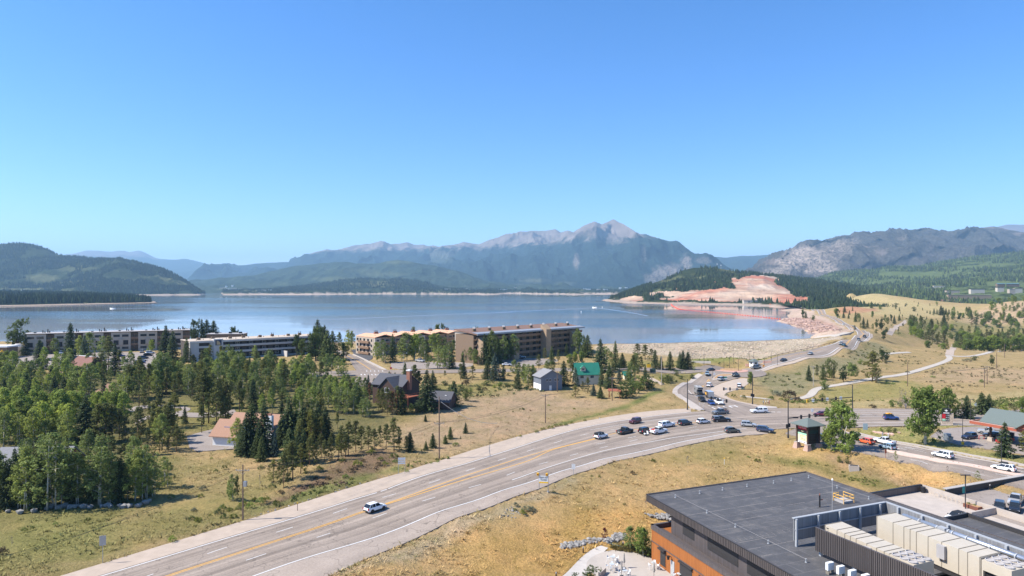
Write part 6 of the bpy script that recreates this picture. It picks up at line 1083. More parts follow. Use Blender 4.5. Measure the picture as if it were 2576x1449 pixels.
for x in (-2.2, 2.3):
    for s in (-1, 1): w = link(bpy.data.objects.new('wheel', CARM['pickup'][2]), t); w.location = (x, s*.95, .41)
p = G(*E1(1195, 965)); hd = heading(*E1(1195, 965), 40, 24); t = thing('box_trailer', (p[0], p[1], p[2]+.06), 'black box trailer with pale roof hitched behind the white pickup', 'trailer', rz=hd)
b = MB(); b.box(-2.4, -1.05, .55, 2.4, 1.05, 2.55); b.mi = 1; b.box(2.4, -1.06, .55, 2.46, 1.06, 2.55); b.box(-2.42, -1.08, 2.5, 2.46, 1.08, 2.58); b.mi = 2; b.box(-2.0, -1.075, 1.1, -.2, -1.05, 1.9); b.box(-2., 1.05, 1.1, -.2, 1.075, 1.9); b.build('box_body', [PAINT['black'], PAINT['silver'], MATS['yellow_plastic']], t)
b = MB(); b.tube((2.4, .5, .6), (3.5, 0, .55), .05); b.tube((2.4, -.5, .6), (3.5, 0, .55), .05); b.build('tow_bar', mBk, t)
for x in (-.5, .4):
    for s in (-1, 1): w = link(bpy.data.objects.new('wheel', CARM['pickup'][2]), t); w.location = (x, s*1.05, .38)
def ring(mb, c, r, rt, ax='y', n=16):
    pts = [(c[0]+r*math.cos(6.2832*i/n), c[1], c[2]+r*math.sin(6.2832*i/n)) for i in range(n+1)]; mb.path(pts, rt, 4)
def bike(loc, rz, label, col):
    t = thing('bicycle', loc, label, 'bicycle', 'bicycles on the grey pickup', rz); f = MB()
    A, Bp, C, S = (-.5, 0, .34), (.5, 0, .34), (0, 0, .3), (-.18, 0, .85); Hd = (.36, 0, .82)
    for a, b_ in ((A, C), (A, S), (C, S), (C, Hd), (S, Hd), (Hd, Bp)): f.tube(a, b_, .025)
    f.build('frame', col, t); s = MB(); s.box(-.3, -.07, .9, -.05, .07, .95); s.tube(S, (-.18, 0, .92), .015); s.build('saddle', mBk, t); h = MB(); h.tube(Hd, (.4, 0, .98), .015); h.tube((.4, -.3, 1.), (.4, .3, 1.), .015); h.build('handlebar', mBk, t)
    for c in (A, Bp): w = MB(); ring(w, c, .33, .03); w.build('wheel', mTy, t)
    return t
gl_ = GREYPICK.location; gz = GREYPICK.rotation_euler.z
for i, c in enumerate(('blue', 'black')):
    ox, oy = -2.05, -.4+.8*i; bike((gl_.x+ox*math.cos(gz)-oy*math.sin(gz), gl_.y+ox*math.sin(gz)+oy*math.cos(gz), gl_.z+1.22), gz, ('blue' if i == 0 else 'black')+' bicycle standing on the bed of the grey pickup', PAINT[c])
p = G(*B3(1352, 1362)); hd = heading(*B3(1350, 1362), 60, -12); t = thing('scooter', (p[0], p[1], p[2]+.06), 'white three-wheeled scooter with black seat behind the black SUV', 'scooter', rz=hd)
b = MB(); b.hexa([(-.8, -.3, .35), (.5, -.25, .3), (.5, .25, .3), (-.8, .3, .35), (-.7, -.25, .75), (.1, -.2, .45), (.1, .2, .45), (-.7, .25, .75)]); b.hexa([(.5, -.35, .3), (.8, -.25, .3), (.8, .25, .3), (.5, .35, .3), (.35, -.3, 1.15), (.45, -.25, 1.2), (.45, .25, 1.2), (.35, .3, 1.15)]); b.build('body', PAINT['white'], t)
b = MB(); b.box(-.75, -.22, .76, .0, .22, .88); b.build('seat', mBk, t); b = MB(); b.tube((.42, -.4, 1.2), (.42, .4, 1.2), .025); b.build('handlebar', mBk, t)
for x, y in ((-.6, -.32), (-.6, .32), (.75, 0)): w = link(bpy.data.objects.new('wheel', CARM['crossover'][2]), t); w.location = (x, y, .25); w.scale = (.7, .7, .7)
mTan = M('tan_siding', (.42, .35, .275), .85, var=.06, scale=.6); mCream = M('cream_stucco', (.52, .46, .38), .85, var=.06, scale=.6); mBanded = M('pale_stucco', (.50, .47, .44), .85, var=.07, scale=.5); mDk = M('dark_recess', (.035, .03, .028), .9); mBrn = M('brown_siding', (.2, .138, .09), .85, var=.1, scale=.8, vs=(1, 1, 4)); mFin = M('tan_brown_stucco', (.35, .245, .155), .85, var=.07, scale=.5)
mRail = M('wood_railing', (.24, .15, .095), .8, var=.15, scale=1.5); mSal = M('salmon_roofing', (.58, .34, .215), .9, var=.1, scale=1.5); mGrR = M('grey_membrane', (.36, .34, .33), .9, var=.12, scale=.5); mTanR = M('gravel_roofing', (.46, .38, .30), .95, var=.12, scale=1.2); mBrR = M('brown_roofing', (.19, .115, .085), .9, var=.1); mWhT = M('white_trim', (.66, .65, .63), .7, var=.05); mBlk = M('black_metal', (.03, .03, .032), .5, .4, .1)
mShG = M('grey_shingles', (.22, .215, .215), .9, var=.18, scale=6., bmp=.3); mShD = M('dark_shingles', (.085, .085, .095), .9, var=.2, scale=6., bmp=.3); mShS = M('salmon_shingles', (.33, .19, .125), .9, var=.15, scale=6., bmp=.3); mMar = M('maroon_shingles', (.2, .1, .08), .9, var=.15, scale=6.); mGreenM = M('green_metal_roof', (.03, .18, .12), .45, .2, .08, .5); mGreyG = M('green_grey_shingles', (.12, .145, .135), .9, var=.12, scale=8., bmp=.3)
mWood = M('dark_wood', (.075, .045, .035), .8, var=.2, scale=2., vs=(1, 1, .2)); mRedW = M('red_wood', (.27, .085, .045), .75, var=.12, scale=1., vs=(1, 1, 6)); mBrick = M('red_brick', (.28, .13, .085), .9, var=.2, scale=8.); mStone = rock_mat('field_stone', (.42, .32, .255)); mGreyW = M('blue_grey_siding', (.16, .175, .20), .85, var=.06, scale=.8); mGlassW = M('window_glass', (.03, .036, .042), .08, 0, .05, .3, .6); mYel = M('yellow_paint', (.72, .42, .03), .6, var=.08); mWhite = M('white_paint', (.72, .72, .7), .6, var=.05)
_wm = MB(); _wm.box(-.5, -.06, -.5, .5, .02, -.44); _wm.box(-.5, -.06, .44, .5, .02, .5); _wm.box(-.5, -.06, -.44, -.46, .02, .44); _wm.box(.46, -.06, -.44, .5, .02, .44); _wm.box(-.02, -.05, -.44, .02, .02, .44); WF = {k: _wm.mesh('window', m) for k, m in (('w', mWhT), ('d', mBlk))}
_wg = MB(); _wg.box(-.46, -.02, -.44, .46, .03, .44); WG = _wg.mesh('pane', mGlassW)
def win(par, x, y, z, w, h, rz=0., fr='w', name='window'):
    o = link(bpy.data.objects.new(name, WF[fr]), par); o.location = (x, y, z); o.scale = (w, 1, h); o.rotation_euler.z = rz; link(bpy.data.objects.new('pane', WG), o); return o
def frame_of(A, B):
    a, b = np.array(A), np.array(B); return a, math.atan2(b[1]-a[1], b[0]-a[0]), float(np.hypot(*(b-a)[:2]))
def bld(name, label, cat, A, B):
    a, r, l = frame_of(A, B); return thing(name, a, label, cat, None, r), l
def P_(mb, name, mats, par): return mb.build(name, mats, par)
def gable(par, x0, x1, y0, y1, z0, zr, mat, th=.2, ov=.4, axis='x', name='roof', gmat=None):
    """two-sloped roof; ridge along axis; wall gables filled when gmat is given"""
    mb = MB()
    if axis == 'x':
        ym = (y0+y1)/2
        for s, ye in ((-1, y0), (1, y1)):
            e = ye+s*ov; ze = z0-(zr-z0)*ov/(ym-y0); mb.hexa([(x0-ov, min(e, ym), ze if s < 0 else zr), (x1+ov, min(e, ym), ze if s < 0 else zr), (x1+ov, max(e, ym), zr if s < 0 else ze), (x0-ov, max(e, ym), zr if s < 0 else ze)]+[(a, b, c+th) for a, b, c in ((x0-ov, min(e, ym), ze if s < 0 else zr), (x1+ov, min(e, ym), ze if s < 0 else zr), (x1+ov, max(e, ym), zr if s < 0 else ze), (x0-ov, max(e, ym), zr if s < 0 else ze))])
        if gmat:
            g = MB()
            for x in (x0, x1): g.add([(x-.05, y0, z0), (x-.05, y1, z0), (x-.05, ym, zr), (x+.05, y0, z0), (x+.05, y1, z0), (x+.05, ym, zr)], [(0, 1, 2), (5, 4, 3), (0, 3, 4, 1), (1, 4, 5, 2), (2, 5, 3, 0)])
            g.build('gable_wall', gmat, par)
    else:
        xm = (x0+x1)/2
        for s, xe in ((-1, x0), (1, x1)):
            e = xe+s*ov; ze = z0-(zr-z0)*ov/(xm-x0); q = [(min(e, xm), y0-ov, ze if s < 0 else zr), (max(e, xm), y0-ov, zr if s < 0 else ze), (max(e, xm), y1+ov, zr if s < 0 else ze), (min(e, xm), y1+ov, ze if s < 0 else zr)]
            mb.hexa(q+[(a, b, c+th) for a, b, c in q])
        if gmat:
            g = MB()
            for y in (y0, y1): g.add([(x0, y-.05, z0), (x1, y-.05, z0), (xm, y-.05, zr), (x0, y+.05, z0), (x1, y+.05, z0), (xm, y+.05, zr)], [(0, 1, 2), (5, 4, 3), (0, 3, 4, 1), (1, 4, 5, 2), (2, 5, 3, 0)])
            g.build('gable_wall', gmat, par)
    return mb.build(name, mat, par)
def chimney(par, x, y, z, w, h, mat=mBrn, pipes=2, cap=mBlk):
    b = MB(); b.box(x-w/2, y-.5, z, x+w/2, y+.5, z+h); o = b.build('chimney', mat, par); b = MB()
    for k in range(pipes): b.tube((x-w*.3+w*.6*k/max(1, pipes-1), y, z+h), (x-w*.3+w*.6*k/max(1, pipes-1), y, z+h+.9), .16)
    if pipes: b.build('flue', cap, o)
t, Lb = bld('apartment_building', 'long tan three-storey flats with recessed balconies along the lake shore', 'apartment building', PZ(62, 893.5, 5.4), PZ(478, 878.5, 5.4))
Dp = 13; n = 6; mod = Lb/n; Hh = 11.2
for i in range(n):
    x0 = i*mod; xr = x0+mod*.72; b = MB(); b.box(x0, 0, -1, xr, Dp, Hh); b.build('wall', mTan, t)
    b = MB(); b.box(xr, 1.8, -1, x0+mod, Dp, Hh-.5); b.build('recess_wall', mBrn, t)
    for k in (3.6, 7.2): b = MB(); b.box(xr, .2, k, x0+mod, 1.8, k+.2); b.box(xr, .15, k+.2, x0+mod, .22, k+1.2); b.build('balcony', mRail, t)
    for k, z in enumerate((2.2, 5.4, 9.2)):
        for q in (.2, .52):
            if k == 1: b = MB(); b.box(x0+mod*q-1.5, -.03, z-1.4, x0+mod*q+1.5, .02, z+1.2); b.build('window', mDk, t)  # no glass: flat dark panels, shade of open recesses put into the colour
            else: win(t, x0+mod*q, 0, z, 3.2, 1.3, 0, 'd')
    b = MB(); b.lathe([(1.3, 3.8), (1.3, 7.4)], (x0+mod*.36, .5), 14); b.build('round_bay', mTan, t)
    b = MB(); b.tube((x0+mod*.86, 1, 0), (x0+mod*.86, 1, 10), .18); b.build('column', mRail, t)
    for q, h in ((.55, 1.8), (.62, 1.2), (.72, 2.4), (.78, 1.4)): b = MB(); b.tube((x0+mod*q, 6, Hh), (x0+mod*q, 6, Hh+h), .28); b.build('flue', mBlk, t)
    b = MB(); b.box(x0+mod*.25, 5, Hh+.3, x0+mod*.33, 6.2, Hh+.9); b.build('roof_vent', mBlk, t)
b = MB(); b.box(-.3, -.3, Hh, Lb+.3, Dp+.3, Hh+.35); b.mi = 1; b.box(-.2, -.2, Hh+.35, Lb+.2, Dp+.2, Hh+.4); b.build('roof', [mBrn, mGrR], t)
t, Lb = bld('apartment_building', 'low grey-brown flat-roofed block behind the spruces on the shore', 'apartment building', PZ(520, 877, 5.2), PZ(612, 876, 5.2)); b = MB(); b.box(0, 0, -1, Lb, 10, 8.6); b.build('wall', mBrn, t); b = MB(); b.box(-.3, -.3, 8.6, Lb+.3, 10.3, 8.9); b.build('roof', mGrR, t)
for x in (4, 12, 18): b = MB(); b.box(x, 3, 8.9, x+1.6, 4.5, 9.9); b.build('chimney', mBlk, t)
t, Lb = bld('apartment_building', 'pale grey flats with three dark open galleries and a sail emblem', 'apartment building', PZ(478, 912, 5), PZ(806, 890.5, 5))
Hh = 10.2; Dp = 17
b = MB(); b.box(0, 1.9, -2, Lb, Dp, Hh-.3); b.build('wall', M('gallery_wall', (.09, .075, .065), .9), t)
b = MB(); b.box(0, 0, -2, Lb, 1.9, 1.2); b.build('plinth_wall', mBanded, t)
for z in (3.9, 6.9): b = MB(); b.box(11, 0, z-.05, Lb, .25, z+1.); b.box(11, .25, z-.05, Lb, 1.9, z+.12); b.build('gallery_parapet', mBanded, t)
b = MB(); b.box(-.2, -.5, Hh-.75, Lb+.2, 2.1, Hh); b.build('fascia', mBanded, t)
b = MB(); b.box(-.2, 0, Hh, Lb+.2, Dp+.2, Hh+.3); b.build('roof', mTanR, t)
b = MB(); b.box(0, -.05, 1.2, 4.2, 2, Hh-.75); b.box(9.6, -.05, 1.2, 11, 2, Hh-.75); b.build('end_wall', mBanded, t)
for z in (3.9, 6.9): b = MB(); b.box(4.2, -.04, z-.1, 9.6, .3, z+.9); b.build('gallery_parapet', mBanded, t)
b = MB(); b.box(11, -.9, -2, 15.6, 2.4, Hh+.9); b.build('stair_tower', mBanded, t)
b = MB(); b.box(11.8, -.98, Hh-2.3, 14.8, -.9, Hh+.4); o = b.build('emblem_panel', M('navy_panel', (.02, .03, .07), .5), t)
b = MB(); b.add([(12.4, -1.0, Hh-2.)]+[(12.4+1.9*math.sin(a*math.pi/16), -1.0, Hh-2.+2.1*math.cos(a*math.pi/16)) for a in range(9)], [tuple(range(9, -1, -1))]); b.build('sail_emblem', M('tan_emblem', (.5, .36, .2), .6), o)
for k in range(14):
    x = 18+k*(Lb-20)/14
    for z in (1.3, 4.2, 7.2):
        b = MB(); b.box(x, 1.82, z, x+1., 1.9, z+2.1); b.build('door', mDk, t)
        if k % 2: win(t, x+2.2, 1.88, z+1.3, 1.8, 1.2)
for k in range(8): chimney(t, 6+k*(Lb-10)/7.5, 7+(k % 2)*3, Hh+.3, 1.6, 1.2, mBrn, 2 if k % 2 else 0)
for k in range(16): b = MB(); b.tube((4+k*3.9, 4+(k*7 % 5), Hh+.3), (4+k*3.9, 4+(k*7 % 5), Hh+.9), .14); b.build('roof_vent', mBlk, t)
b = MB(); b.box(46, -8, -2, 46.5, 0, 3.5); b.build('garden_wall', mBanded, t)
t, Lb = bld('apartment_building', 'flats under a zigzag salmon-coloured roof with brick chimneys', 'apartment building', PZ(941, 896, 5.4), PZ(1166, 878.5, 5.4))
Hh = 10.; Dp = 19; n = 5; mod = Lb/n
b = MB(); b.box(0, 1.6, -3, Lb, Dp, Hh-.3); b.build('wall', mTan, t); b = MB(); b.box(-.05, 0, -3, .2, Dp, Hh-.5); b.build('end_wall', mTan, t); b = MB(); [b.box(-1.2, 4, z, -.05, 15, z+1.1) for z in (.6, 3.6, 6.6)]; b.build('balcony', mRail, t); [win(t, -.07, y, z, 1.8, 1.4, R(-90), 'd') for y in (2, 6, 10, 14, 17) for z in (2.4, 5.4, 8.3)]
for k in (.6, 3.6, 6.6): b = MB(); b.box(0, 0, k-.15, Lb, 1.6, k); b.mi = 1; b.box(0, -.05, k, Lb, .05, k+1.05); b.build('gallery', [mRail, M('gallery_railing', (.27, .21, .165), .8)], t)
for i in range(n):
    x0 = i*mod; b = MB(); b.box(x0-.15, 0, -3, x0+.15, 1.6, Hh-.5); b.build('party_wall', mTan, t)
    for z in (1.9, 4.9, 7.9): win(t, x0+mod*.3, 1.58, z, 2., 1.4); win(t, x0+mod*.75, 1.58, z, 2., 1.4); [b.box(0, 0, 0, 0, 0, 0) for _ in ()]; b = MB(); b.box(x0+mod*.48, 1.5, z-1.2, x0+mod*.58, 1.6, z+.9); b.build('door', mDk, t)
    gable(t, x0, x0+mod, -1.1, Dp, Hh-.2, Hh+1.1, mSal, .3, .0, 'y', 'roof')
    chimney(t, x0+mod*.55, 9, Hh+.9, 2.4, 1.4, mBrick, 3)
    for q in (.25, .85): b = MB(); b.tube((x0+mod*q, 4, Hh+.2), (x0+mod*q, 4, Hh+1.1), .2); b.build('roof_vent', mBrick, t)
b = MB(); b.box(0, -.9, -3, 3.6, 1.7, Hh-.4); b.build('stair_bay', mCream, t); [win(t, 1.8, -.92, z, 1.6, 1.1) for z in (2.5, 5.5, 8.3)]
b = MB(); b.box(29, -1.2, -3, 32.6, 1.6, Hh-.2); b.build('stair_bay', mCream, t); [win(t, 30.8, -1.22, z, 1.6, 1.1) for z in (5.2, 8.2)]
b = MB(); b.hexa([(29, -3.2, .6), (33, -3.2, .6), (33, -1.2, 1.6), (29, -1.2, 1.6), (29, -3.1, .8), (33, -3.1, .8), (33, -1.2, 2.4), (29, -1.2, 2.4)]); b.build('awning', M('teal_canvas', (.03, .3, .25), .7), t)
t, Lb = bld('stair_tower', 'cream stair tower with rows of small windows between salmon-roofed and brown flats', 'stair tower', PZ(1166, 885, 5.6), PZ(1194, 881, 5.6))
b = MB(); b.box(0, 0, -3, Lb, 6, 11.6); b.build('wall', mCream, t); b = MB(); b.hexa([(-.5, -.6, 11.6), (Lb+.5, -.6, 12.2), (Lb+.5, 6.5, 12.2), (-.5, 6.5, 11.6), (-.5, -.6, 11.95), (Lb+.5, -.6, 12.55), (Lb+.5, 6.5, 12.55), (-.5, 6.5, 11.95)]); b.build('roof', mSal, t)
for z in (3, 6.3, 9.5): [win(t, Lb*q, -.02, z, 1.5, 1.1, 0, 'd') for q in (.28, .72)]
t, Lb = bld('apartment_building', 'big brown five-storey flats with tall tan fins and balconies', 'apartment building', PZ(1199, 914, 5.6), PZ(1465, 884, 5.6))
Hh = 14.2; Dp = 15
b = MB(); b.box(0, 2.2, -3, Lb, Dp, Hh-.6); b.build('wall', mBrn, t)
b = MB(); b.hexa([(-.6, -1, Hh-.6), (Lb+.6, -1, Hh-.6), (Lb+.6, Dp+.6, Hh+1.3), (-.6, Dp+.6, Hh+1.3), (-.6, -1, Hh), (Lb+.6, -1, Hh), (Lb+.6, Dp+.6, Hh+1.7), (-.6, Dp+.6, Hh+1.7)]); b.build('roof', mBrR, t)
b = MB(); b.box(-.7, -1.25, Hh-.7, Lb+.7, -1, Hh+.12); b.hexa([(-.6, -1.0, Hh+.02), (Lb+.6, -1.0, Hh+.02), (Lb+.6, 2.6, Hh+.48), (-.6, 2.6, Hh+.48), (-.6, -1.0, Hh+.1), (Lb+.6, -1.0, Hh+.1), (Lb+.6, 2.6, Hh+.56), (-.6, 2.6, Hh+.56)]); b.build('fascia', M('grey_flashing', (.3, .32, .35), .6, .3), t)
for z in (-.3, 2.6, 5.5, 8.4, 11.3):
    b = MB(); b.box(0, .2, z-.2, Lb, 2.2, z); b.mi = 1; b.box(0, .12, z, Lb, .25, z+1.1); b.build('balcony', [mBrn, mRail], t)
    for k in range(16):
        x = 2.5+k*(Lb-5)/15; win(t, x, 2.15, z+1.5, 2.2, 1.9, 0, 'd')
xs_ = [Lb*f for f in (.04, .3, .60, .895)]
for i, x in enumerate(xs_):
    hh = Hh+2.6 if i == 2 else Hh-1.6
    b = MB(); b.hexa([(x-2.6, -3.6, -3), (x+1.4, -3.6, -3), (x+2.6, .4, -3), (x-2.6, .4, -3), (x-2.6, -3.6, hh-2.4), (x+1.4, -3.6, hh-2.4), (x+2.6, .4, hh), (x-2.6, .4, hh)]); b.build('fin', mFin, t)
for k in range(8): chimney(t, 5+k*(Lb-10)/7, 7, Hh+.4, 2., 1.6, mBrn, 3, mWhT)
def house(name, label, cen, rz, w, d, h, zr, walls, roof, axis='x', gm=None):
    p = np.array(cen, float); t = thing(name, p, label, 'house', None, rz)
    b = MB(); b.box(-w/2, -d/2, -1.5, w/2, d/2, h); b.build('wall', walls, t); gable(t, -w/2, w/2, -d/2, d/2, h, zr, roof, .2, .5, axis, 'roof', gm or walls); return t
def at(x, y, z=None): return G(x, y) if z is None else PZ(x, y, z)
t = house('white_house', 'white house with salmon shingle roofs, white chimney and blue trim', at(652, 1112), R(-14), 14, 9, 4.4, 7.6, mWhite, mShS)
b = MB(); b.box(-9.5, -6.5, -1.5, -3, 1, 3.0); b.build('garage_wing', mWhite, t); gable(t, -9.5, -3, -6.5, 1, 3.0, 6.2, mShS, .2, .7, 'x', 'wing_roof', mWhite)
b = MB(); b.box(5.2, -4.9, 2, 7.0, -3.9, 8.2); o = b.build('chimney', mWhite, t); b = MB(); b.box(5.5, -4.7, 8.2, 6.7, -4.1, 8.7); b.build('flue', mBrick, o)
b = MB(); b.box(-9.62, -5.6, -.2, -9.5, -2.4, 2.4); b.build('garage_door', M('blue_door', (.08, .22, .42), .6), t); b = MB(); b.box(-7.2, -4.85, 4.4, 7.2, -4.7, 4.75); b.build('eave_trim', M('blue_trim', (.05, .14, .3), .6), t)
for x in (-1, 2): win(t, x, -4.52, 2.4, 1.8, 1.4)
t = house('grey_roofed_house', 'house with big grey shingle roof behind the yard trees', at(96, 1192), R(4), 15, 9, 2.8, 6., mWood, mShG, 'x', mRedW)
for x in (-3.4, -2.7): b = MB(); b.tube((x, -2.4, 4.3), (x, -2.4, 5.1), .12); b.build('vent_pipe', mWhT, t)
gable(t, -10.5, -6.5, -8, 2, 2.4, 5., mShG, .2, .4, 'y', 'porch_roof', mRedW)
p = at(272, 1003, 2.); t = thing('salmon_roofed_cottage', p, 'small cottage under a salmon hip roof deep in the aspens', 'house', None, R(20)); b = MB(); b.box(-3.8, -3.8, -1, 3.8, 3.8, 2.6); b.build('wall', mWood, t)
b = MB(); e = 4.5; b.add([(-e, -e, 2.5), (e, -e, 2.5), (e, e, 2.5), (-e, e, 2.5), (0, 0, 5.6)], [(3, 2, 1, 0), (0, 1, 4), (1, 2, 4), (2, 3, 4), (3, 0, 4)]); b.build('roof', mShS, t)
t = house('maroon_roofed_house', 'house with two maroon roof planes edged in white below the tan flats', at(222, 935), R(-28), 13, 9, 3.2, 6.8, mWood, mMar); b = MB(); b.box(-7, -.2, 6.85, 7, .2, 7.1); b.build('ridge_trim', mWhT, t)
t = house('dark_house', 'dark timber house with grey gable roof, brick chimney and red deck', at(996, 1012), R(-30), 13, 9, 6.6, 9.6, mWood, mShD, 'x')
gable(t, -1.5, 5.5, -7, 0, 6., 9.3, mShD, .2, .5, 'y', 'wing_roof', mWood); b = MB(); b.box(-1.5, -7, -1.5, 5.5, 0, 6); b.build('wing_wall', mWood, t); win(t, 2, -7.03, 5.2, 2., 1.6)
b = MB(); b.box(6.2, -2, 5, 7.6, -.8, 11.4); o = b.build('chimney', mBrick, t); b = MB(); b.box(6.1, -2.1, 11.4, 7.7, -.7, 11.8); b.build('flue', mWhT, o)
b = MB(); b.box(5.5, -7, 3.2, 11, -1, 3.45); b.build('deck', mRedW, t); b = MB(); [b.tube((x, -6.9, -1.5), (x, -6.9, 3.2), .1) for x in (6, 8.4, 10.8)]; b.build('deck_post', mRedW, t); b = MB(); b.box(5.5, -7.05, 4.3, 11, -6.95, 4.42); b.box(10.95, -7, 4.3, 11.05, -1, 4.42); [b.box(5.5+k*.69, -7.03, 3.45, 5.58+k*.69, -6.97, 4.3) for k in range(9)]; b.build('deck_railing', mRedW, t)
t = house('dark_garage', 'low dark garage with charcoal shingle roof beside the tall spruce', at(1113, 1024), R(-18), 7.5, 6, 2.6, 5.2, mWood, mShD, 'x'); b = MB(); b.box(1.6, -1.6, 4.1, 2.2, -1., 4.3); b.build('skylight', mWhT, t)
t = house('grey_gabled_house', 'blue-grey gabled house with pale grey roof and white front', at(1378, 978), R(22), 9, 7, 5.2, 7.6, mGreyW, mShG, 'y', mGreyW)
for x in (-2, -.6, 1.6, 2.8): win(t, x, -3.53, 3.9, .8, 1.2)
b = MB(); b.box(-1., -3.56, -.5, 0, -3.5, 1.8); b.build('door', mWhT, t); b = MB(); b.box(-4.56, -3.5, -1.5, -4.5, 3.5, 2.4); b.build('side_wall', mWhite, t)
t = house('green_roofed_house', 'cream house with bright green metal roof and dormer', at(1474, 962), R(8), 9.6, 7.5, 4., 8.0, M('cream_siding', (.55, .53, .42), .8, var=.05), mGreenM, 'x')
for x in (-2.6, 1.6): win(t, x, -3.78, 2.8, 1.5, 1.2)
b = MB(); b.box(-2.9, -3.0, 5., -.9, -.6, 6.5); o = b.build('dormer', MATS['cream_siding'], t); gable(o, -2.9, -.9, -3.3, .2, 6.3, 7.3, mGreenM, .12, .3, 'y', 'dormer_roof', MATS['cream_siding']); win(o, -1.9, -3.03, 5.8, 1., .9)
b = MB(); b.box(4.8, -3.4, 1.2, 6.4, -1, 1.4); b.tube((6.3, -3.3, -1), (6.3, -3.3, 3.4), .08); b.box(4.8, -3.4, 3.2, 6.4, -1, 3.35); b.build('porch', mWood, t)
t = house('green_roofed_shed', 'tiny cream shed with green metal roof beside the utility box', at(1577, 953), R(8), 2.8, 2.4, 1.9, 3.0, MATS['cream_siding'], mGreenM, 'x')
p = at(1546, 1000); t = thing('picnic_shelter', p, 'open red-roofed timber shelter beside the dark red tree', 'shelter', None, R(-12)); b = MB(); b.hexa([(-2.4, -1.6, 2.5), (2.4, -1.6, 2.5), (2.4, 1.6, 2.9), (-2.4, 1.6, 2.9), (-2.4, -1.6, 2.65), (2.4, -1.6, 2.65), (2.4, 1.6, 3.05), (-2.4, 1.6, 3.05)]); b.build('roof', mRedW, t)
for x in (-2, 2):
    for y in (-1.3, 1.3): b = MB(); b.tube((x, y, -.3), (x, y, 2.55), .09); b.build('post', mRedW, t)
p = at(1642, 938); t = thing('utility_cabinet', p, 'dark green utility cabinet by the lane below the dam', 'utility box'); b = MB(); b.box(-1.3, -.8, 0, 1.3, .8, .2); b.mi = 1; b.box(-1.2, -.7, .2, 1.2, .7, 1.7); b.box(-1.25, -.75, 1.7, 1.25, .75, 1.78); b.build('cabinet', [mCon, M('dark_green_paint', (.045, .075, .06), .6)], t); b = MB(); b.box(-.55, -.73, .3, .55, -.7, 1.6); b.build('door', MATS['dark_green_paint'], t)
p = at(1896, 921.5); t = thing('gatehouse', p, 'small white gatehouse with grey-green hip roof at the dam road', 'gatehouse', None, R(20)); b = MB(); b.box(-1.5, -1.5, -.3, 1.5, 1.5, 2.7); b.build('wall', mWhite, t)
b = MB(); b.add([(-2.3, -2.3, 2.6), (2.3, -2.3, 2.6), (2.3, 2.3, 2.6), (-2.3, 2.3, 2.6), (0, 0, 3.9)], [(3, 2, 1, 0), (0, 1, 4), (1, 2, 4), (2, 3, 4), (3, 0, 4)]); b.build('roof', mGreyG, t)
for r_ in range(4): win(t, 1.53*math.sin(r_*math.pi/2), -1.53*math.cos(r_*math.pi/2), 1.7, 1.5, 1.1, r_*math.pi/2)
p = at(14, 899); t = thing('flat_roofed_house', p, 'brown flat-roofed house with white roof edge at the left lot', 'house'); b = MB(); b.box(-9, -4, -1, 3.6, 4, 5.6); b.build('wall', mBrn, t); b = MB(); b.box(-9.8, -4.8, 5.6, 4.4, 4.8, 6.3); b.build('roof', mWhT, t); win(t, 0, -4.03, 3, 2, 1.5)
p = at(46, 893); t = thing('round_shed', p, 'rounded tan block with sloping grey roof left of the tan flats', 'shed'); b = MB(); b.lathe([(3., -1), (3., 4.4)], n=16); b.box(0, -3, -1, 3.8, 3, 4.4); b.build('wall', mTan, t); b = MB(); b.lathe([(3.2, 4.4), (3.2, 4.7), (1.2, 6.2), (.1, 6.3)], n=16); b.build('roof', mGrR, t)
p = at(7, 900); t = thing('excavator', p+np.array((0, -5, 0)), 'yellow excavator parked before the brown flat-roofed house', 'excavator'); b = MB(); b.box(-1.6, -1.2, .9, 1.6, 1.2, 2.2); b.build('body', mYel, t); b = MB(); b.box(.1, -1.1, 2.2, 1.3, 0, 3.4); b.build('cab', mGlassW, t); b = MB(); b.tube((1.2, .4, 2), (3.2, .4, 4.4), .3); b.tube((3.2, .4, 4.4), (4.6, .4, 2), .25); b.box(4.2, 0, 1.2, 5, .9, 2.1); b.build('boom', mYel, t); b = MB(); [b.box(-1.8, y, 0, 1.8, y+.5, .9) for y in (-1.3, .8)]; b.build('track', mBlk, t)
def box_thing(name, label, cat, p, w, d, h, wall, roof, rz=0., group=None, over=.4, gab=False):
    t = thing(name, p, label, cat, group, rz); b = MB(); b.box(-w/2, -d/2, -3, w/2, d/2, h); b.build('wall', wall, t)
    if gab: gable(t, -w/2, w/2, -d/2, d/2, h, h+d*.25, roof, .3, .5, 'x', 'roof', wall)
    else: b = MB(); b.box(-w/2-over, -d/2-over, h, w/2+over, d/2+over, h+.5); b.build('roof', roof, t)
    return t
def hp(x, y, D): return PD(x, y, D)
t = box_thing('intake_building', 'cream intake works standing at the foot of the quarried hill', 'intake building', hp(1898, 764.5, 1545), 52, 8, 8, mCream, mTanR); b = MB(); b.box(-26, -6, -3, 30, -4, 3); b.build('quay_wall', mCream, t); b = MB(); b.box(4, -3, 8.5, 16, 3, 12.5); b.build('upper_wall', mTan, t); b = MB(); b.box(3, -4, 12.5, 18, 4, 13.1); b.build('upper_roof', mBrn, t)
for x in (-14, 9): win(t, x, -4.05, 4.5, 5, 3)
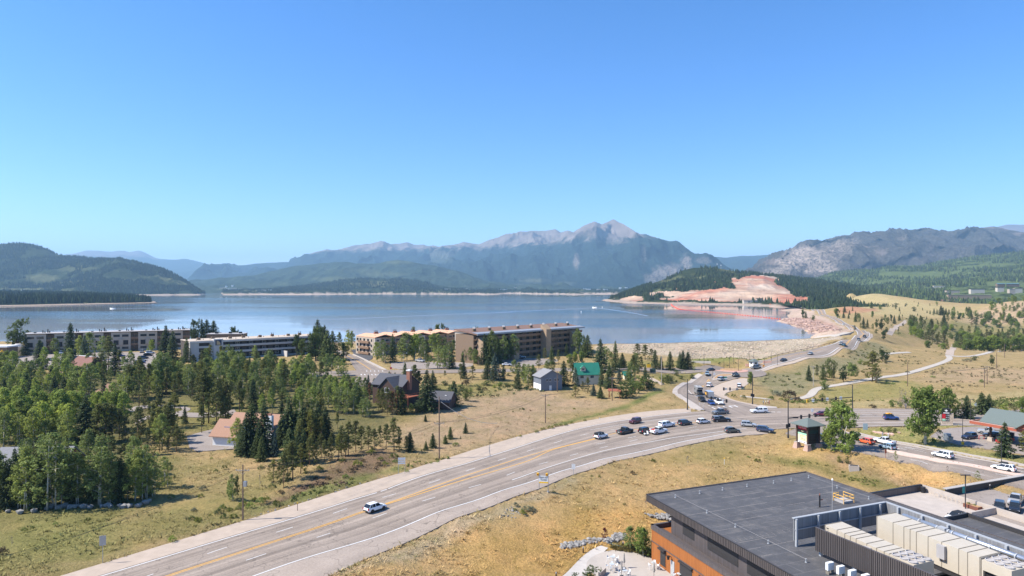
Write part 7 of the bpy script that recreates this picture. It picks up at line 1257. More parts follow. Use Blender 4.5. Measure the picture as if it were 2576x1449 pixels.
for i, (x, y, D, w, h, wl, rf, l) in enumerate(((2393, 741, 1750, 32, 9, mTan, mBrR, 'pale stepped flats above the valley road'), (2455, 740.5, 1750, 34, 9, mCream, mBrR, 'cream terraced flats right of the stepped flats'), (2433, 752, 1620, 98, 9, mFin, mTanR, 'very long tan terrace above the valley road'), (2516, 737, 1750, 16, 11, mCream, mBrR, 'leftmost cream tower of the hill estate'), (2535, 738, 1740, 14, 10, mTan, MATS['grey_flashing'], 'tan tower with a grey-blue roof in the hill estate'), (2556, 736, 1760, 18, 12, mCream, mBrR, 'rightmost cream tower of the hill estate'), (2535, 722, 1950, 60, 7, mBrn, M('teal_roofing', (.09, .16, .165), .8), 'wide house with teal roof topping the hill estate'), (2415, 765, 1330, 40, 4.5, mBrick, mBrR, 'low red-brown buildings in the valley trees'), (2385, 764, 1330, 22, 4.5, mRedW, mBrR, 'red roofed shed left of the low red-brown buildings'), (2362, 727, 2200, 34, 6, mCream, mSal, 'pale house half hidden in the hillside aspens'))):
    q_ = on_hill(x, y+1.5); k_ = q_[1]/D
    box_thing('hillside_building', l, 'building', q_, w*k_, 10, h*k_, wl, rf, R(-4), gab=(i in (6, 8)))
spots = [(558, 727, 4700, 40, 9), (566, 724, 4720, 14, 16), (572, 727, 4700, 46, 8), (583, 724, 4720, 14, 15), (586, 727.5, 4680, 44, 8), (598, 728, 4700, 30, 6), (645, 730, 4700, 36, 7), (660, 730.5, 4650, 40, 7), (676, 730, 4700, 30, 7), (155, 720, 3600, 18, 6), (115, 751, 1700, 12, 5), (142, 751, 1690, 14, 6), (60, 732, 2700, 14, 6), (1126, 728, 5600, 60, 9), (1150, 729.5, 5500, 40, 8), (1170, 727, 5600, 44, 9), (1182, 729, 5500, 30, 7), (1260, 730, 5600, 50, 9), (1272, 729, 5600, 34, 10), (1296, 723, 6300, 40, 9), (1468, 727, 6300, 34, 9), (1480, 728, 6200, 50, 10), (1506, 728.5, 6200, 40, 9), (1524, 729, 6200, 46, 10), (1561, 728, 6200, 26, 22), (1574, 725, 6400, 30, 8)]
for x, y, D, w, h in spots:
    z = 'at the head of the lake below the far hills' if D > 5000 else ('along the far left bay' if D > 4000 else 'among the trees of the left shore')
    q_ = on_hill(x, y+1); k_ = min(1.3, q_[1]/D)
    box_thing('lakeside_building', 'small pale building '+z, 'building', q_, w*k_*.8, 14, h*k_*.8, mWhite if w % 4 else mCream, mGrR, 0, 'pale buildings '+z)
p = PQ[-3][int(np.argmin(abs(CX+PQ[-3][:, 0]/PQ[-3][:, 1]*F-1803)))]
for dx, h, l in ((0, 24, 'taller antenna mast on the quarry hilltop'), (-26, 15, 'shorter antenna mast on the quarry hilltop'), (14, 18, 'antenna mast with drum dishes on the quarry hilltop')):
    t = thing('antenna_mast', p+np.array((dx, 0, -2)), l, 'antenna'); b = MB(); b.tube((0, 0, 0), (0, 0, h), .8, .3, 6); b.build('mast', mGrR, t); b = MB(); b.lathe([(.1, 0), (2.2, .3), (2.2, .9), (.1, 1)], n=10); o = b.build('dish', mWhite, t); o.location = (0, -.8, h*.75); o.rotation_euler.x = R(90)
SA = np.array((23.86, 121.2)); Sa = np.array((.3249, -.9458)); Sb = np.array((.9187, .3949))
def SP(s, t, z): p = SA+Sa*s+Sb*t; return (p[0], p[1], z)
class SMB(MB):      # boxes given in the plan of the building
    def sbox(s, s0, t0, z0, s1, t1, z1): return s.hexa([SP(s0, t0, z0), SP(s0, t1, z0), SP(s1, t1, z0), SP(s1, t0, z0), SP(s0, t0, z1), SP(s0, t1, z1), SP(s1, t1, z1), SP(s1, t0, z1)][:4][::-1]+[SP(s0, t0, z1), SP(s0, t1, z1), SP(s1, t1, z1), SP(s1, t0, z1)][::-1])
    def spoly(s, pts, z0, z1): return s.prism([SP(a, b, 0)[:2] for a, b in pts], z0, z1)
    def stube(s, p, q, r, r1=None, n=8): return s.tube(SP(*p), SP(*q), r, r1, n)
def sthing(name, label, cat, s, t, z, group=None): return thing(name, SP(s, t, z), label, cat, group)
def sput(mb, name, mats, par):
    o = mb.build(name, mats, par); o.matrix_parent_inverse = Matrix.Translation(-par.location); return o
mRib = M('ribbed_metal', (.115, .098, .095), .55, .3, .3, 1., vs=(6, 6, .05)); mOr = M('rust_cladding', (.27, .088, .022), .75, .1, .16, 1.6, vs=(5, 5, .15), alt=(.34, .125, .034)); mTrim = M('dark_trim', (.045, .042, .042), .6, .2, .1)
mRf, nt, b = new_mat('roof_membrane'); ob = node(nt, 'ShaderNodeTexCoord').outputs['Object']
q1 = noise_fac(nt, ob, .5, 5, .65); q2 = noise_fac(nt, ob, 6, 4, .6); q3 = noise_fac(nt, ob, .14, 3, .5)
mp = node(nt, 'ShaderNodeMapping'); mp.inputs['Rotation'].default_value = (0, 0, -math.atan2(Sb[1], Sb[0])); nt.links.new(ob, mp.inputs['Vector'])
bk = node(nt, 'ShaderNodeTexBrick'); bk.inputs['Scale'].default_value = .3; bk.inputs['Mortar Size'].default_value = .03; bk.inputs['Mortar Smooth'].default_value = .8; bk.inputs['Brick Width'].default_value = 3.2; bk.inputs['Row Height'].default_value = .9; nt.links.new(mp.outputs[0], bk.inputs['Vector'])
bk.inputs['Color1'].default_value = (.056, .054, .056, 1); bk.inputs['Color2'].default_value = (.07, .068, .07, 1); bk.inputs['Mortar'].default_value = (.14, .13, .125, 1)
c1 = mixc(nt, .45, bk.outputs['Color'], ramp(nt, q1, [(.3, (.058, .056, .058)), (.5, (.08, .078, .079)), (.75, (.19, .17, .15))])); nt.links.new(mixc(nt, .5, c1, ramp(nt, q2, [(.3, (.6, .6, .6)), (.7, (1.4, 1.4, 1.4))]), 'MULTIPLY'), b.inputs['Base Color']); b.inputs['Roughness'].default_value = .8; bump(nt, b, q2, .2, .02)
SH = sthing('commercial_building', 'modern two-storey building with rust cladding and a flat dark overhanging roof', 'building', 3, 0, -5)
def sp(mb, name, mats, par=None): return sput(mb, name, mats, par or SH)
def child(mb, name, mats, par):   # sub-part: its parent already sits at the building's place
    o = mb.build(name, mats, par); o.matrix_parent_inverse = Matrix.Translation(-SH.location); return o
ZR = 5.4
b = SMB(); b.spoly([(0.25, 0.25), (0.25, 37.7), (43, 38.7), (43, .25)], ZR-.45, ZR-.1); sp(b, 'roof', mRf)
b = SMB()
for q in ((0, 0, .25, 37.9), (0, 0, 43, .25)): b.sbox(q[0], q[1], ZR-1.25, q[2], q[3], ZR+.02)
b.spoly([(0, 37.65), (0, 37.9), (43, 38.95), (43, 38.7)], ZR-1.25, ZR+.02); sp(b, 'fascia', mRib)
b = SMB()
for i in range(110): s_ = .3+i*.39; b.sbox(s_, -.05, ZR-1.22, s_+.1, .0, ZR-.06)
for i in range(96): t_ = .3+i*.39; b.sbox(-.05, t_, ZR-1.22, 0, t_+.1, ZR-.06)
b.sbox(-.07, -.07, ZR-.04, 43, .12, ZR+.05); b.sbox(-.07, -.07, ZR-.04, .12, 37.9, ZR+.05); sp(b, 'fascia_rib', mTrim)
b = SMB(); rs_ = random.Random(3)
for k in range(13):
    t_ = .6
    while t_ < 37:
        l_ = rs_.uniform(1.5, 9); s_ = 1.6+k*2.55+rs_.uniform(-.06, .06)
        if rs_.random() < .6: b.sbox(s_, t_, ZR-.1, s_+rs_.uniform(.04, .14), min(37.2, t_+l_), ZR-.094)
        t_ += l_+rs_.uniform(.2, 3)
for k in range(22): s_ = 23.3+.0*k; b.sbox(23.2, .8+k*1.05, ZR-.1, 24., .86+k*1.05, ZR-.092)
sp(b, 'roof_seam', M('dusty_seam', (.21, .19, .17), .9, var=.3, scale=3.))
b = SMB(); b.sbox(.25, .25, ZR-1.2, 43, 37.6, ZR-1.05); sp(b, 'soffit', mTrim)
b = SMB(); b.sbox(6.2, 1.25, .2, 43, 36, ZR-1.2); b.sbox(4, 8, -5.5, 43, 36, .2); sp(b, 'upper_wall', mRib)
b = SMB(); b.sbox(3.0, -.75, -6, 43, 8, .35); sp(b, 'lower_wall', mOr)
b = SMB(); b.sbox(2.95, -.85, .35, 43, -.4, 1.05); b.sbox(2.95, -.4, .35, 3.35, 8, 1.05); b.mi = 1; b.sbox(3.35, -.4, .35, 43, 1.2, .42); b.mi = 0; b.sbox(2.9, -.9, 1.05, 43, -.36, 1.15); b.sbox(2.9, -.9, 1.05, 3.4, 8, 1.15); b.sbox(2.97, -.82, -1.75, 43, -.74, -1.6); b.sbox(2.95, -.86, -.2, 2.99, 8, -.05) if False else None; sp(b, 'parapet_cap', [mRib, mRib])
b = SMB(); b.sbox(2.98, -.8, .3, 43, -.75, .98); sp(b, 'parapet_face', mOr)
def swin(s0, s1, t, z0, z1, n, mull=mTrim):
    b = SMB(); b.sbox(s0, t-.06, z0, s1, t, z1); o = sp(b, 'window', mTrim); g = SMB(); w = (s1-s0)/n
    for i in range(n): g.sbox(s0+w*i+.06, t-.08, z0+.07, s0+w*(i+1)-.06, t-.061, z1-.07)
    child(g, 'pane', mGlassW, o); f = SMB(); f.sbox(s0-.1, t-.16, z0-.12, s1+.1, t, z0); child(f, 'sill', mGrR, o)
swin(9.8, 13, 1.25, 1.5, 3.4, 3); swin(16.6, 24, 1.25, 1.5, 3.6, 7); swin(26, 33, 1.25, 1.5, 3.6, 7)
swin(5.9, 7.5, -.75, -4.6, -2., 2); swin(11.8, 15.2, -.75, -4.6, -2., 3); swin(17, 20, -.75, -4.6, -2., 3)
b = SMB(); b.sbox(5.7, -1.3, -2., 7.7, -.75, -1.75); b.sbox(11.6, -1.1, -2, 15.4, -.75, -1.8); sp(b, 'window_hood', mTrim)
b = SMB(); b.sbox(9.1, -.82, -5, 10.2, -.74, -2.7); o = sp(b, 'door', M('grey_door', (.42, .43, .43), .5, .2)); b = SMB(); b.sbox(9.25, -.9, -4., 9.35, -.82, -3.8); child(b, 'handle', mTrim, o)
b = SMB(); b.stube((9.3, -.75, -2.2), (9.3, -1.4, -1.9), .06); b.stube((9.3, -1.4, -1.9), (9.3, -1.4, -2.5), .28, .16); sp(b, 'wall_lamp', mBlk)
mScr = M('grey_screen_metal', (.2, .2, .205), .6, .05, .25, 1.4, vs=(3, 3, .05)); mStl = M('blue_grey_steel', (.36, .37, .38), .6, .1, .08)
t = sthing('rooftop_screen', 'L-shaped grey metal screen wall with steel posts behind the rooftop units', 'screen wall', 28.5, 8, ZR)
def tp(mb, name, mats, par): return sput(mb, name, mats, par)
b = SMB(); b.sbox(28.55, 7.5, 6.1, 28.75, 26, 9.2); b.sbox(28.55, 26, 6.1, 52, 26.25, 9.2); tp(b, 'screen_panel', mScr, t); b = SMB(); b.sbox(28.4, 7.4, 9.2, 28.85, 26.1, 9.32); b.sbox(28.5, 26, 9.2, 52, 26.4, 9.32); b.sbox(28.85, 7.5, 7.6, 28.95, 26, 7.75); tp(b, 'top_rail', mStl, t)
for k in (7.6, 11.8, 16, 20.2, 24.4): b = SMB(); b.sbox(28.8, k, ZR-.1, 29.1, k+.3, 9.2); tp(b, 'post', mStl, t)
for k in (31, 35, 39, 43, 47): b = SMB(); b.sbox(k, 25.6, ZR-.1, k+.3, 25.95, 9.25); tp(b, 'post', mStl, t)
t = sthing('rooftop_screen', 'dark brown ribbed screen wall nearest the edge of the dark roof', 'screen wall', 32.4, 8, ZR); b = SMB(); b.spoly([(32.4, 7.85), (32.4, 8.1), (52, 9.35), (52, 9.1)], 6.0, 9.2); tp(b, 'screen_panel', mRib, t); b = SMB()
for i in range(64): s_ = 32.5+i*.3; t_ = 7.84+(s_-32.4)*.064; b.sbox(s_, t_-.05, 6.02, s_+.09, t_, 9.18)
tp(b, 'screen_rib', mTrim, t)
for k in (32.6, 38, 44): b = SMB(); b.sbox(k, 8.3+(k-32.4)*.06, ZR-.1, k+.35, 8.7+(k-32.4)*.06, 6.2); tp(b, 'post', mStl, t)
mBg = M('beige_unit_metal', (.50, .44, .35), .55, .1, .05, .5); mBgD = M('beige_seam', (.20, .175, .14), .7)
def fan_set(par, pts, z):
    for s_, t_ in pts:
        b = SMB(); c = SP(s_, t_, z); b.lathe([(.52, z), (.55, z+.16), (.45, z+.2), (.44, z+.04)], (c[0], c[1]), 16); o = tp(b, 'fan', mGrR, par)
        b = SMB(); b.lathe([(.43, z+.01), (.43, z+.05)], (c[0], c[1]), 16)
        b2 = SMB()
        for k in range(5): a = k*1.2566; b2.hexa([(c[0], c[1], z+.1), (c[0]+.4*math.cos(a), c[1]+.4*math.sin(a), z+.1), (c[0]+.4*math.cos(a+.5), c[1]+.4*math.sin(a+.5), z+.13), (c[0], c[1], z+.13), (c[0], c[1], z+.12), (c[0]+.4*math.cos(a), c[1]+.4*math.sin(a), z+.12), (c[0]+.4*math.cos(a+.5), c[1]+.4*math.sin(a+.5), z+.15), (c[0], c[1], z+.15)])
        b2.lathe([(.1, z+.08), (.1, z+.2)], (c[0], c[1]), 8); q = b2.build('blade', mBk, o); q.matrix_parent_inverse = Matrix.Translation(-par.location)
def unit(label, s0, t0, s1, t1, z1, secs, louv):
    t = sthing('rooftop_unit', label, 'rooftop unit', s0, t0, ZR); n = len(secs)-1
    dt = lambda s_: (s_-s0)*(-.04)
    b = SMB(); b.spoly([(s0, t0), (s0, t1), (s1, t1+dt(s1)), (s1, t0+dt(s1))], 6.0, z1); tp(b, 'casing', mBg, t)
    b = SMB(); b.spoly([(s0+.2, t0+.2), (s0+.2, t1-.2), (s1-.2, t1+dt(s1)-.2), (s1-.2, t0+dt(s1)+.2)], ZR-.1, 6.0); tp(b, 'base_frame', mTrim, t)
    b = SMB()
    for s_ in secs: b.sbox(s_-.05, t0+dt(s_)-.025, 6.02, s_+.05, t0+dt(s_), z1+.03); b.sbox(s_-.05, t0+dt(s_)-.02, z1, s_+.05, t1+dt(s_)+.02, z1+.05)
    tp(b, 'seam', mBgD, t)
    b = SMB()
    for k in range(11): z = 6.5+k*(z1-6.9)/11; b.sbox(s0+louv[0], t0-.06, z, s0+louv[1], t0-.02, z+.11)
    b2 = SMB(); b2.sbox(s0+louv[0], t0-.03, 6.4, s0+louv[1], t0-.005, z1-.3); tp(b2, 'louvre_back', mDk, t); tp(b, 'louvre', mBg, t)
    return t, dt
t, dt = unit('shorter beige air handling unit behind the brown screen', 30.9, 11.2, 42., 14.4, 8.6, (31, 33.2, 34.6, 35.6, 36.6, 38.4, 40, 41.2, 42), (.3, 2.2))
b = SMB(); b.sbox(38.2, 10.55, 6.9, 39.2, 10.9, 8.3); tp(b, 'hood', mGrR, t)
t = sthing('condenser_unit', 'beige condenser with nine round fans at the end of the shorter unit', 'condenser', 42.1, 10.6, ZR); b = SMB(); b.sbox(42.1, 10.6, 7.6, 45.6, 14.2, 8.6); b.sbox(45.35, 10.6, 6.1, 45.6, 14.2, 7.6); b.sbox(42.1, 10.6, 6.1, 42.3, 14.2, 7.6); b.sbox(43.8, 10.6, 6.1, 43.95, 10.75, 7.6); tp(b, 'casing', mBg, t); b = SMB(); b.sbox(42.3, 11.2, 6.1, 45.3, 14., 7.6); tp(b, 'coil', mBk, t)
fan_set(t, [(42.7+i*1.15, 11.2+j*1.2) for i in range(3) for j in range(3)], 8.6)
t, dt = unit('longer beige air handling unit beside the silver duct', 32.5, 19.6, 48.3, 23.4, 9.2, (32.6, 35.4, 37.2, 38.2, 39.2, 41, 43, 45.4, 46.6, 48.2), (.9, 2.7))
b = SMB(); b.sbox(42.6, 18.7, 7.2, 43.7, 19.15, 8.9); tp(b, 'hood', mGrR, t)
t = sthing('condenser_unit', 'beige condenser with fans at the end of the longer unit', 'condenser', 48.4, 19, ZR); b = SMB(); b.sbox(48.4, 19, 7.8, 52, 23, 9.); b.sbox(48.4, 19, 6.1, 48.6, 23, 7.8); tp(b, 'casing', mBg, t); b = SMB(); b.sbox(48.6, 19.4, 6.1, 52, 22.8, 7.8); tp(b, 'coil', mBk, t); fan_set(t, [(49+i*1.15, 19.7+j*1.25) for i in range(3) for j in range(3)], 9.)
t = sthing('ventilation_duct', 'long round silver duct running along the rooftop screen', 'duct', 33, 24.6, ZR); b = SMB(); b.smooth = True; b.stube((32.9, 24.7, 8.7), (53, 24.9, 8.7), .36, None, 16); tp(b, 'pipe', M('galvanised_duct', (.52, .54, .57), .35, .75, .08), t)
for s_ in (35.5, 38.3, 40, 40.6, 42.6, 45.8, 49): b = SMB(); b.stube((s_, 24.72, 8.7), (s_+.16, 24.72, 8.7), .41, None, 16); tp(b, 'flange', mStl, t)
b = SMB(); b.sbox(38.6, 24.3, 8.3, 39.7, 25.1, 9.1); tp(b, 'damper', mStl, t)
for s_ in (34, 38, 42, 46, 50): b = SMB(); b.stube((s_, 24.7, ZR-.1), (s_, 24.7, 8.4), .07); tp(b, 'support', mStl, t)
t = sthing('roof_hatch_guard', 'yellow railing round a grey hatch on the dark roof', 'guard rail', 16.5, 30, ZR); b = SMB(); b.sbox(15.6, 29.1, ZR-.1, 17.7, 31.3, ZR+.25); tp(b, 'hatch', mGrR, t); b = SMB()
mYR = M('yellow_railing', (.78, .45, .10), .5, var=.06)
for z in (ZR+.62, ZR+1.15):
    for p, q in (((15.5, 29, z), (17.8, 29, z)), ((17.8, 29, z), (17.8, 31.4, z)), ((15.5, 31.4, z), (17.8, 31.4, z)), ((15.5, 29, z), (15.5, 30.2, z))): b.stube(p, q, .05)
for p in ((15.5, 29), (17.8, 29), (17.8, 31.4), (15.5, 31.4), (15.5, 30.2)): b.stube((p[0], p[1], ZR-.1), (p[0], p[1], ZR+1.2), .05)
tp(b, 'railing', mYR, t)
t = sthing('vent_pipe', 'black vent pipe with a small valve on the dark roof', 'vent pipe', 17.3, 24, ZR); b = SMB(); b.stube((17.3, 24, ZR-.1), (17.3, 24, ZR+1.9), .13); tp(b, 'pipe', mBlk, t); b = SMB(); b.stube((17.3, 24, ZR+1.1), (17.3, 24.7, ZR+1.1), .09); b.stube((17.3, 24, ZR+1.9), (17.3, 24, ZR+2.2), .07); tp(b, 'valve', M('rusty_valve', (.35, .12, .07), .7), t)
t = sthing('roof_mast', 'slim white mast with a ball top beside the screen', 'mast', 23.2, 20.7, ZR); b = SMB(); b.stube((23.2, 20.7, ZR-.1), (23.2, 20.7, ZR+6.2), .05); tp(b, 'mast', mGrR, t); b = SMB(); c = SP(23.2, 20.7, 0); b.lathe([(.02, ZR+6.2), (.14, ZR+6.35), (.14, ZR+6.5), (.02, ZR+6.65)], c[:2], 8); tp(b, 'tip', mWhite, t)
t = sthing('floodlight', 'grey floodlight on the rooftop screen', 'floodlight', 28.3, 16.5, ZR); b = SMB(); b.sbox(27.9, 14.3, 8.3, 28.5, 15, 8.7); tp(b, 'lamp', mGrR, t); b = SMB(); b.stube((28.5, 14.6, 8.6), (28.6, 14.6, 9.), .04); tp(b, 'bracket', mBlk, t)
anch = [(3.5, 3.9), (3.3, 9.3), (3.2, 14.5), (3.3, 20.1), (3.5, 26.3), (3.5, 30.7), (3.4, 35.2), (10.5, 35.2), (17.5, 35.3), (12.3, 4.25), (19.3, 4.5), (26.5, 4.7), (33.7, 4.9)]
for i, (s_, t_) in enumerate(anch):
    q = sthing('roof_anchor', 'small steel tie-off post on the dark roof edge', 'roof anchor', s_, t_, ZR-.1, 'tie-off posts round the dark roof'); b = MB(); b.lathe([(.16, 0), (.16, .08), (.07, .1), (.07, .4), (.12, .42), (.12, .52)], n=8); b.build('post', mStl, q)
b = SMB(); [b.stube((anch[i][0], anch[i][1], ZR+.35), (anch[j][0], anch[j][1], ZR+.35),   .014, None, 4) for i, j in ((0, 9), (9, 10), (10, 11), (11, 12), (6, 7), (7, 8))]; tag(b.build('safety_cable', mGrR), 'thin pale safety cable strung between the roof posts', 'cable')
for i, (s_, t_) in enumerate(((37.4, 4.6), (38.8, 5.0), (40.3, 5.4), (41.9, 5.9))):
    q = sthing('heat_pump', ('first', 'second', 'third', 'fourth')[i]+' white heat pump in the row before the brown screen', 'heat pump', s_, t_, ZR); b = SMB(); b.sbox(s_, t_, ZR+.45, s_+.45, t_+1.05, ZR+1.4); tp(b, 'casing', mWhite, q); b = SMB()
    for k in range(8): b.sbox(s_-.02, t_+.08, ZR+.52+k*.1, s_, t_+.97, ZR+.57+k*.1)
    tp(b, 'grille', mGrR, q); b = SMB(); b.sbox(s_-.05, t_+.1, ZR-.1, s_+.5, t_+.16, ZR+.45); b.sbox(s_-.05, t_+.9, ZR-.1, s_+.5, t_+.96, ZR+.45); tp(b, 'stand', mBgD, q)
t = sthing('lower_wing', 'lower dark-roofed wing with black parapet between the roof and terrace', 'building wing', 26, 39, -5); b = SMB(); b.sbox(26.2, 39.2, -5, 52, 49, 2.9); tp(b, 'wall', mRib, t); b = SMB(); b.sbox(25.9, 39, 2.9, 52, 49.3, 3.1); tp(b, 'roof', mRf, t)
b = SMB(); b.sbox(25.7, 39, 2.9, 26.1, 49.4, 3.75); b.sbox(25.7, 49, 2.9, 52, 49.4, 3.75); tp(b, 'parapet', mTrim, t)
b = SMB(); b.sbox(4.4, 38.5, -6, 26, 66, -.55); b.sbox(26, 49.5, -6, 60, 66, -.55); o = b.build('terrace_paving', mCon); o['kind'] = 'structure'
t = sthing('terrace_wall', 'pale concrete terrace wall behind the bicycle racks', 'wall', 4.4, 66, -.6); b = SMB(); b.sbox(4.1, 66, -5, 20, 66.35, .75); b.sbox(20, 66, -5, 20.35, 58, .75) if False else None; tp(b, 'wall', mCon, t)
t = sthing('terrace_wall', 'low brown parapet wall along the back of the terrace', 'wall', 4.1, 50, -.6); b = SMB(); b.sbox(4.05, 38.5, -5, 4.4, 66, .7); tp(b, 'wall', mRib, t); b = SMB(); b.sbox(3.95, 38.5, .7, 4.5, 66.1, .8); tp(b, 'cap', mBlk, t)
b = SMB(); b.sbox(20, 64, -.56, 60, 92, -.5); b.sbox(9, 67.5, -.56, 20, 92, -.5); o = b.build('car_park_paving', mLot); o['kind'] = 'structure'
t = sthing('terrace_wall', 'dark wall between the verge and the car park', 'wall', 8.5, 70, -.6); b = SMB(); b.sbox(8.6, 67.4, -3, 9, 95, .9); tp(b, 'wall', mTrim, t); b = SMB(); b.sbox(8.2, 67.2, .9, 9.2, 95, 1.02); tp(b, 'cap', M('stone_cap', (.36, .33, .30), .9), t)
t = sthing('terrace_wall', 'pale concrete ramp wall beside the parked dark cars', 'wall', 21, 62, -.6); b = SMB(); b.sbox(19.6, 59, -5, 20, 66.4, .7); b.sbox(20, 66, -5, 46, 66.35, .7); tp(b, 'wall', mCon, t)
for i in range(6):
    s_, t_ = 8.35+i*.97, 65.3; q = sthing('bicycle_rack', 'steel hoop bicycle rack against the concrete terrace wall', 'bicycle rack', s_, t_, -.55, 'hoop racks on the terrace'); b = MB(); n_ = 12; pts = [(.42*math.cos(math.pi*1.25-a*math.pi*1.5/n_), 0, .5+.42*math.sin(math.pi*1.25-a*math.pi*1.5/n_)) for a in range(n_+1)]; pts = [(pts[0][0], 0, 0)]+pts+[(pts[-1][0], 0, 0)]; b.path(pts, .03, 6); b.build('hoop', mStl, q); q.rotation_euler.z = math.atan2(Sa[1], Sa[0])+.35
q = sthing('litter_bin', 'black slatted litter bin in the terrace corner', 'litter bin', 5.3, 65.2, -.55); b = MB(); b.lathe([(.42, 0), (.45, 1.1)], n=14); b.build('body', mBlk, q); b = MB(); b.lathe([(.47, 1.1), (.47, 1.2), (.2, 1.22)], n=14); b.build('lid', mTrim, q)
q = sthing('planter_box', 'rusty steel planter box on the terrace', 'planter', 15.6, 65, -.55); b = SMB(); b.sbox(14.6, 64.4, -.55, 17.6, 65.7, .15); tp(b, 'box', M('corten_steel', (.16, .06, .04), .8), q); b = SMB(); b.sbox(14.7, 64.5, .1, 17.5, 65.6, .18); tp(b, 'soil', m_soil, q)
plant('g', 0, 0, None, .5, at=SP(15.3, 65, .1), label='low green plant in the rusty terrace planter'); plant('g', 0, 0, None, .45, at=SP(16.4, 65.1, .1), label='second low green plant in the rusty terrace planter')
TREES[-2][0]['label'] = TREES[-2][4]; TREES[-1][0]['label'] = TREES[-1][4]
ra = math.atan2(Sb[1], Sb[0])
for k, s_, t_, p_, l, a_ in (('crossover', 19.4, 55.5, 'white', 'white car with dark roof on the terrace behind the lower wing', 0), ('wagon', 18.8, 68.9, 'charcoal', 'dark wagon parked first against the ramp wall', 0.5), ('crossover', 20.2, 71.3, 'black', 'black hatchback with red lamps in the car park', .5), ('pickup', 17.5, 76, 'silver', 'silver pickup parked at the far end of the car park', .35), ('sedan', 22., 74, 'grey', 'grey car parked lowest in the walled car park', .5)):
    c = SP(s_, t_, -.5); car(k, 0, 0, 0, 0, p_, l, at=c, lift=.0, rz=ra+math.pi+a_, full=True, roof=(s_ == 19.4))
def stool(x, y, a, label, z=-4.9):
    t = thing('bar_stool', (x, y, z), label, 'bar stool', 'white bar stools on the patio', a); b = MB(); b.lathe([(.2, .72), (.22, .76), (.2, .8)], n=10); b.build('seat', mWhite, t); b = MB(); b.hexa([(-.2, .16, .78), (.2, .16, .78), (.2, .2, .78), (-.2, .2, .78), (-.19, .2, 1.1), (.19, .2, 1.1), (.19, .24, 1.1), (-.19, .24, 1.1)]); b.build('backrest', mWhite, t)
    for sx in (-1, 1):
        for sy in (-1, 1): b = MB(); b.tube((sx*.24, sy*.24, 0), (sx*.14, sy*.14, .74), .022); b.build('leg', mWhite, t)
def table(x, y, label, seats, z=-4.9):
    t = thing('bar_table', (x, y, z), label, 'table', 'round white bar tables on the patio'); b = MB(); b.lathe([(.42, 1.02), (.43, 1.06)], n=18); b.build('tabletop', M('pale_grey_metal', (.5, .53, .53), .5, .2), t)
    for k in range(3): a = k*2.094+.4; b = MB(); b.tube((.36*math.cos(a), .36*math.sin(a), 0), (.05*math.cos(a), .05*math.sin(a), 1.02), .025); b.build('leg', mWhite, t)
    for i, (a, l) in enumerate(seats): stool(x+.78*math.cos(a), y+.78*math.sin(a), a-math.pi/2, l)
def E4(x, y, z=-4.9): return PZ(1408.7+x/8, 1267.8+y/8, z)
for (ex, ey), lab, ss, who in (((1060, 1180), 'round white bar table farthest up the patio', (2.6, 1.2, .1, -.9), 'farthest up the patio'), ((1045, 1330), 'round white bar table beside the folded parasol', (3.0, 4.4, .2, 1.4), 'beside the folded parasol'), ((1885, 1300), 'round white bar table against the rust-clad wall', (3.6, 1.2, -.5), 'against the rust-clad wall'), ((1300, 1460), 'round white bar table at the low end of the patio', (3.0, 5.6, .3, 1.5), 'at the low end of the patio'), ((2400, 1530), 'round white bar table below the grey door', (2.4, .5), 'below the grey door')):
    p = E4(ex, ey); table(p[0], p[1], lab, [(a, 'white bar stool at the table '+who) for a in ss])
for (ex, ey), l in (((1290, 1285), 'folded grey parasol standing beside the upper tables'), ((1240, 1449), 'folded grey parasol near the low end of the patio'), ((1890, 1480), 'folded grey parasol near the rust-clad wall')):
    p = E4(ex, ey); t = thing('parasol', p, l, 'parasol'); b = MB(); b.lathe([(.3, 0), (.3, .08), (.04, .1)], n=12); b.build('base', mTrim, t); b = MB(); b.tube((0, 0, .1), (0, 0, 2.5), .03); b.build('pole', mTrim, t); b = MB(); b.lathe([(.16, .9), (.2, 1.1), (.13, 1.7), (.11, 2.1), (.05, 2.5), (.01, 2.6)], n=9); b.build('canopy', M('grey_canvas', (.3, .28, .25), .9, var=.3, scale=8.), t)
for x, y, l in ((1467, 1390, 'short black bollard light at the bend of the patio path'), (1399, 1455, 'short black bollard light lowest on the patio path'), (1567.5, 1377, 'short black bollard light beside the creek stones')):
    p = G(x, y); t = thing('bollard_light', p, l, 'bollard light'); b = MB(); b.lathe([(.11, -.1), (.11, .75)], n=12); b.build('post', mBlk, t); b = MB(); b.lathe([(.1, .75), (.1, .95), (.12, .96), (.12, 1.)], n=12); b.build('lamp', mGrR, t)
for x, y, l in ((2435, 1239, 'bollard light near the verge path beside the car park'), (2490, 1231, 'bollard light farther along the verge path')):
    p = G(x, y); t = thing('bollard_light', p, l, 'bollard light'); b = MB(); b.lathe([(.13, -.1), (.13, .8)], n=12); b.build('post', mBlk, t); b = MB(); b.lathe([(.11, .8), (.11, 1.), (.14, 1.05)], n=12); b.build('lamp', mGrR, t)
t = thing('stair_railing', G(1545, 1380), 'thin metal handrail beside the creek stones and patio', 'railing', None, R(-14)); b = MB(); b.tube((-1.3, 0, .95), (2.8, -.6, .5), .03); [b.tube((-1.3+k*1.02, -.15*k, -.2), (-1.3+k*1.02, -.15*k, .95-.11*k), .025) for k in range(5)]; b.build('handrail', M('green_grey_rail', (.2, .24, .2), .5), t)
t = thing('retaining_wall', E4(850, 1420), 'short pale curved wall by the patio bush', 'wall', None, R(60)); b = MB(); b.box(-1.2, -.2, -.3, 1.2, .2, .75); b.build('wall', mCon, t)
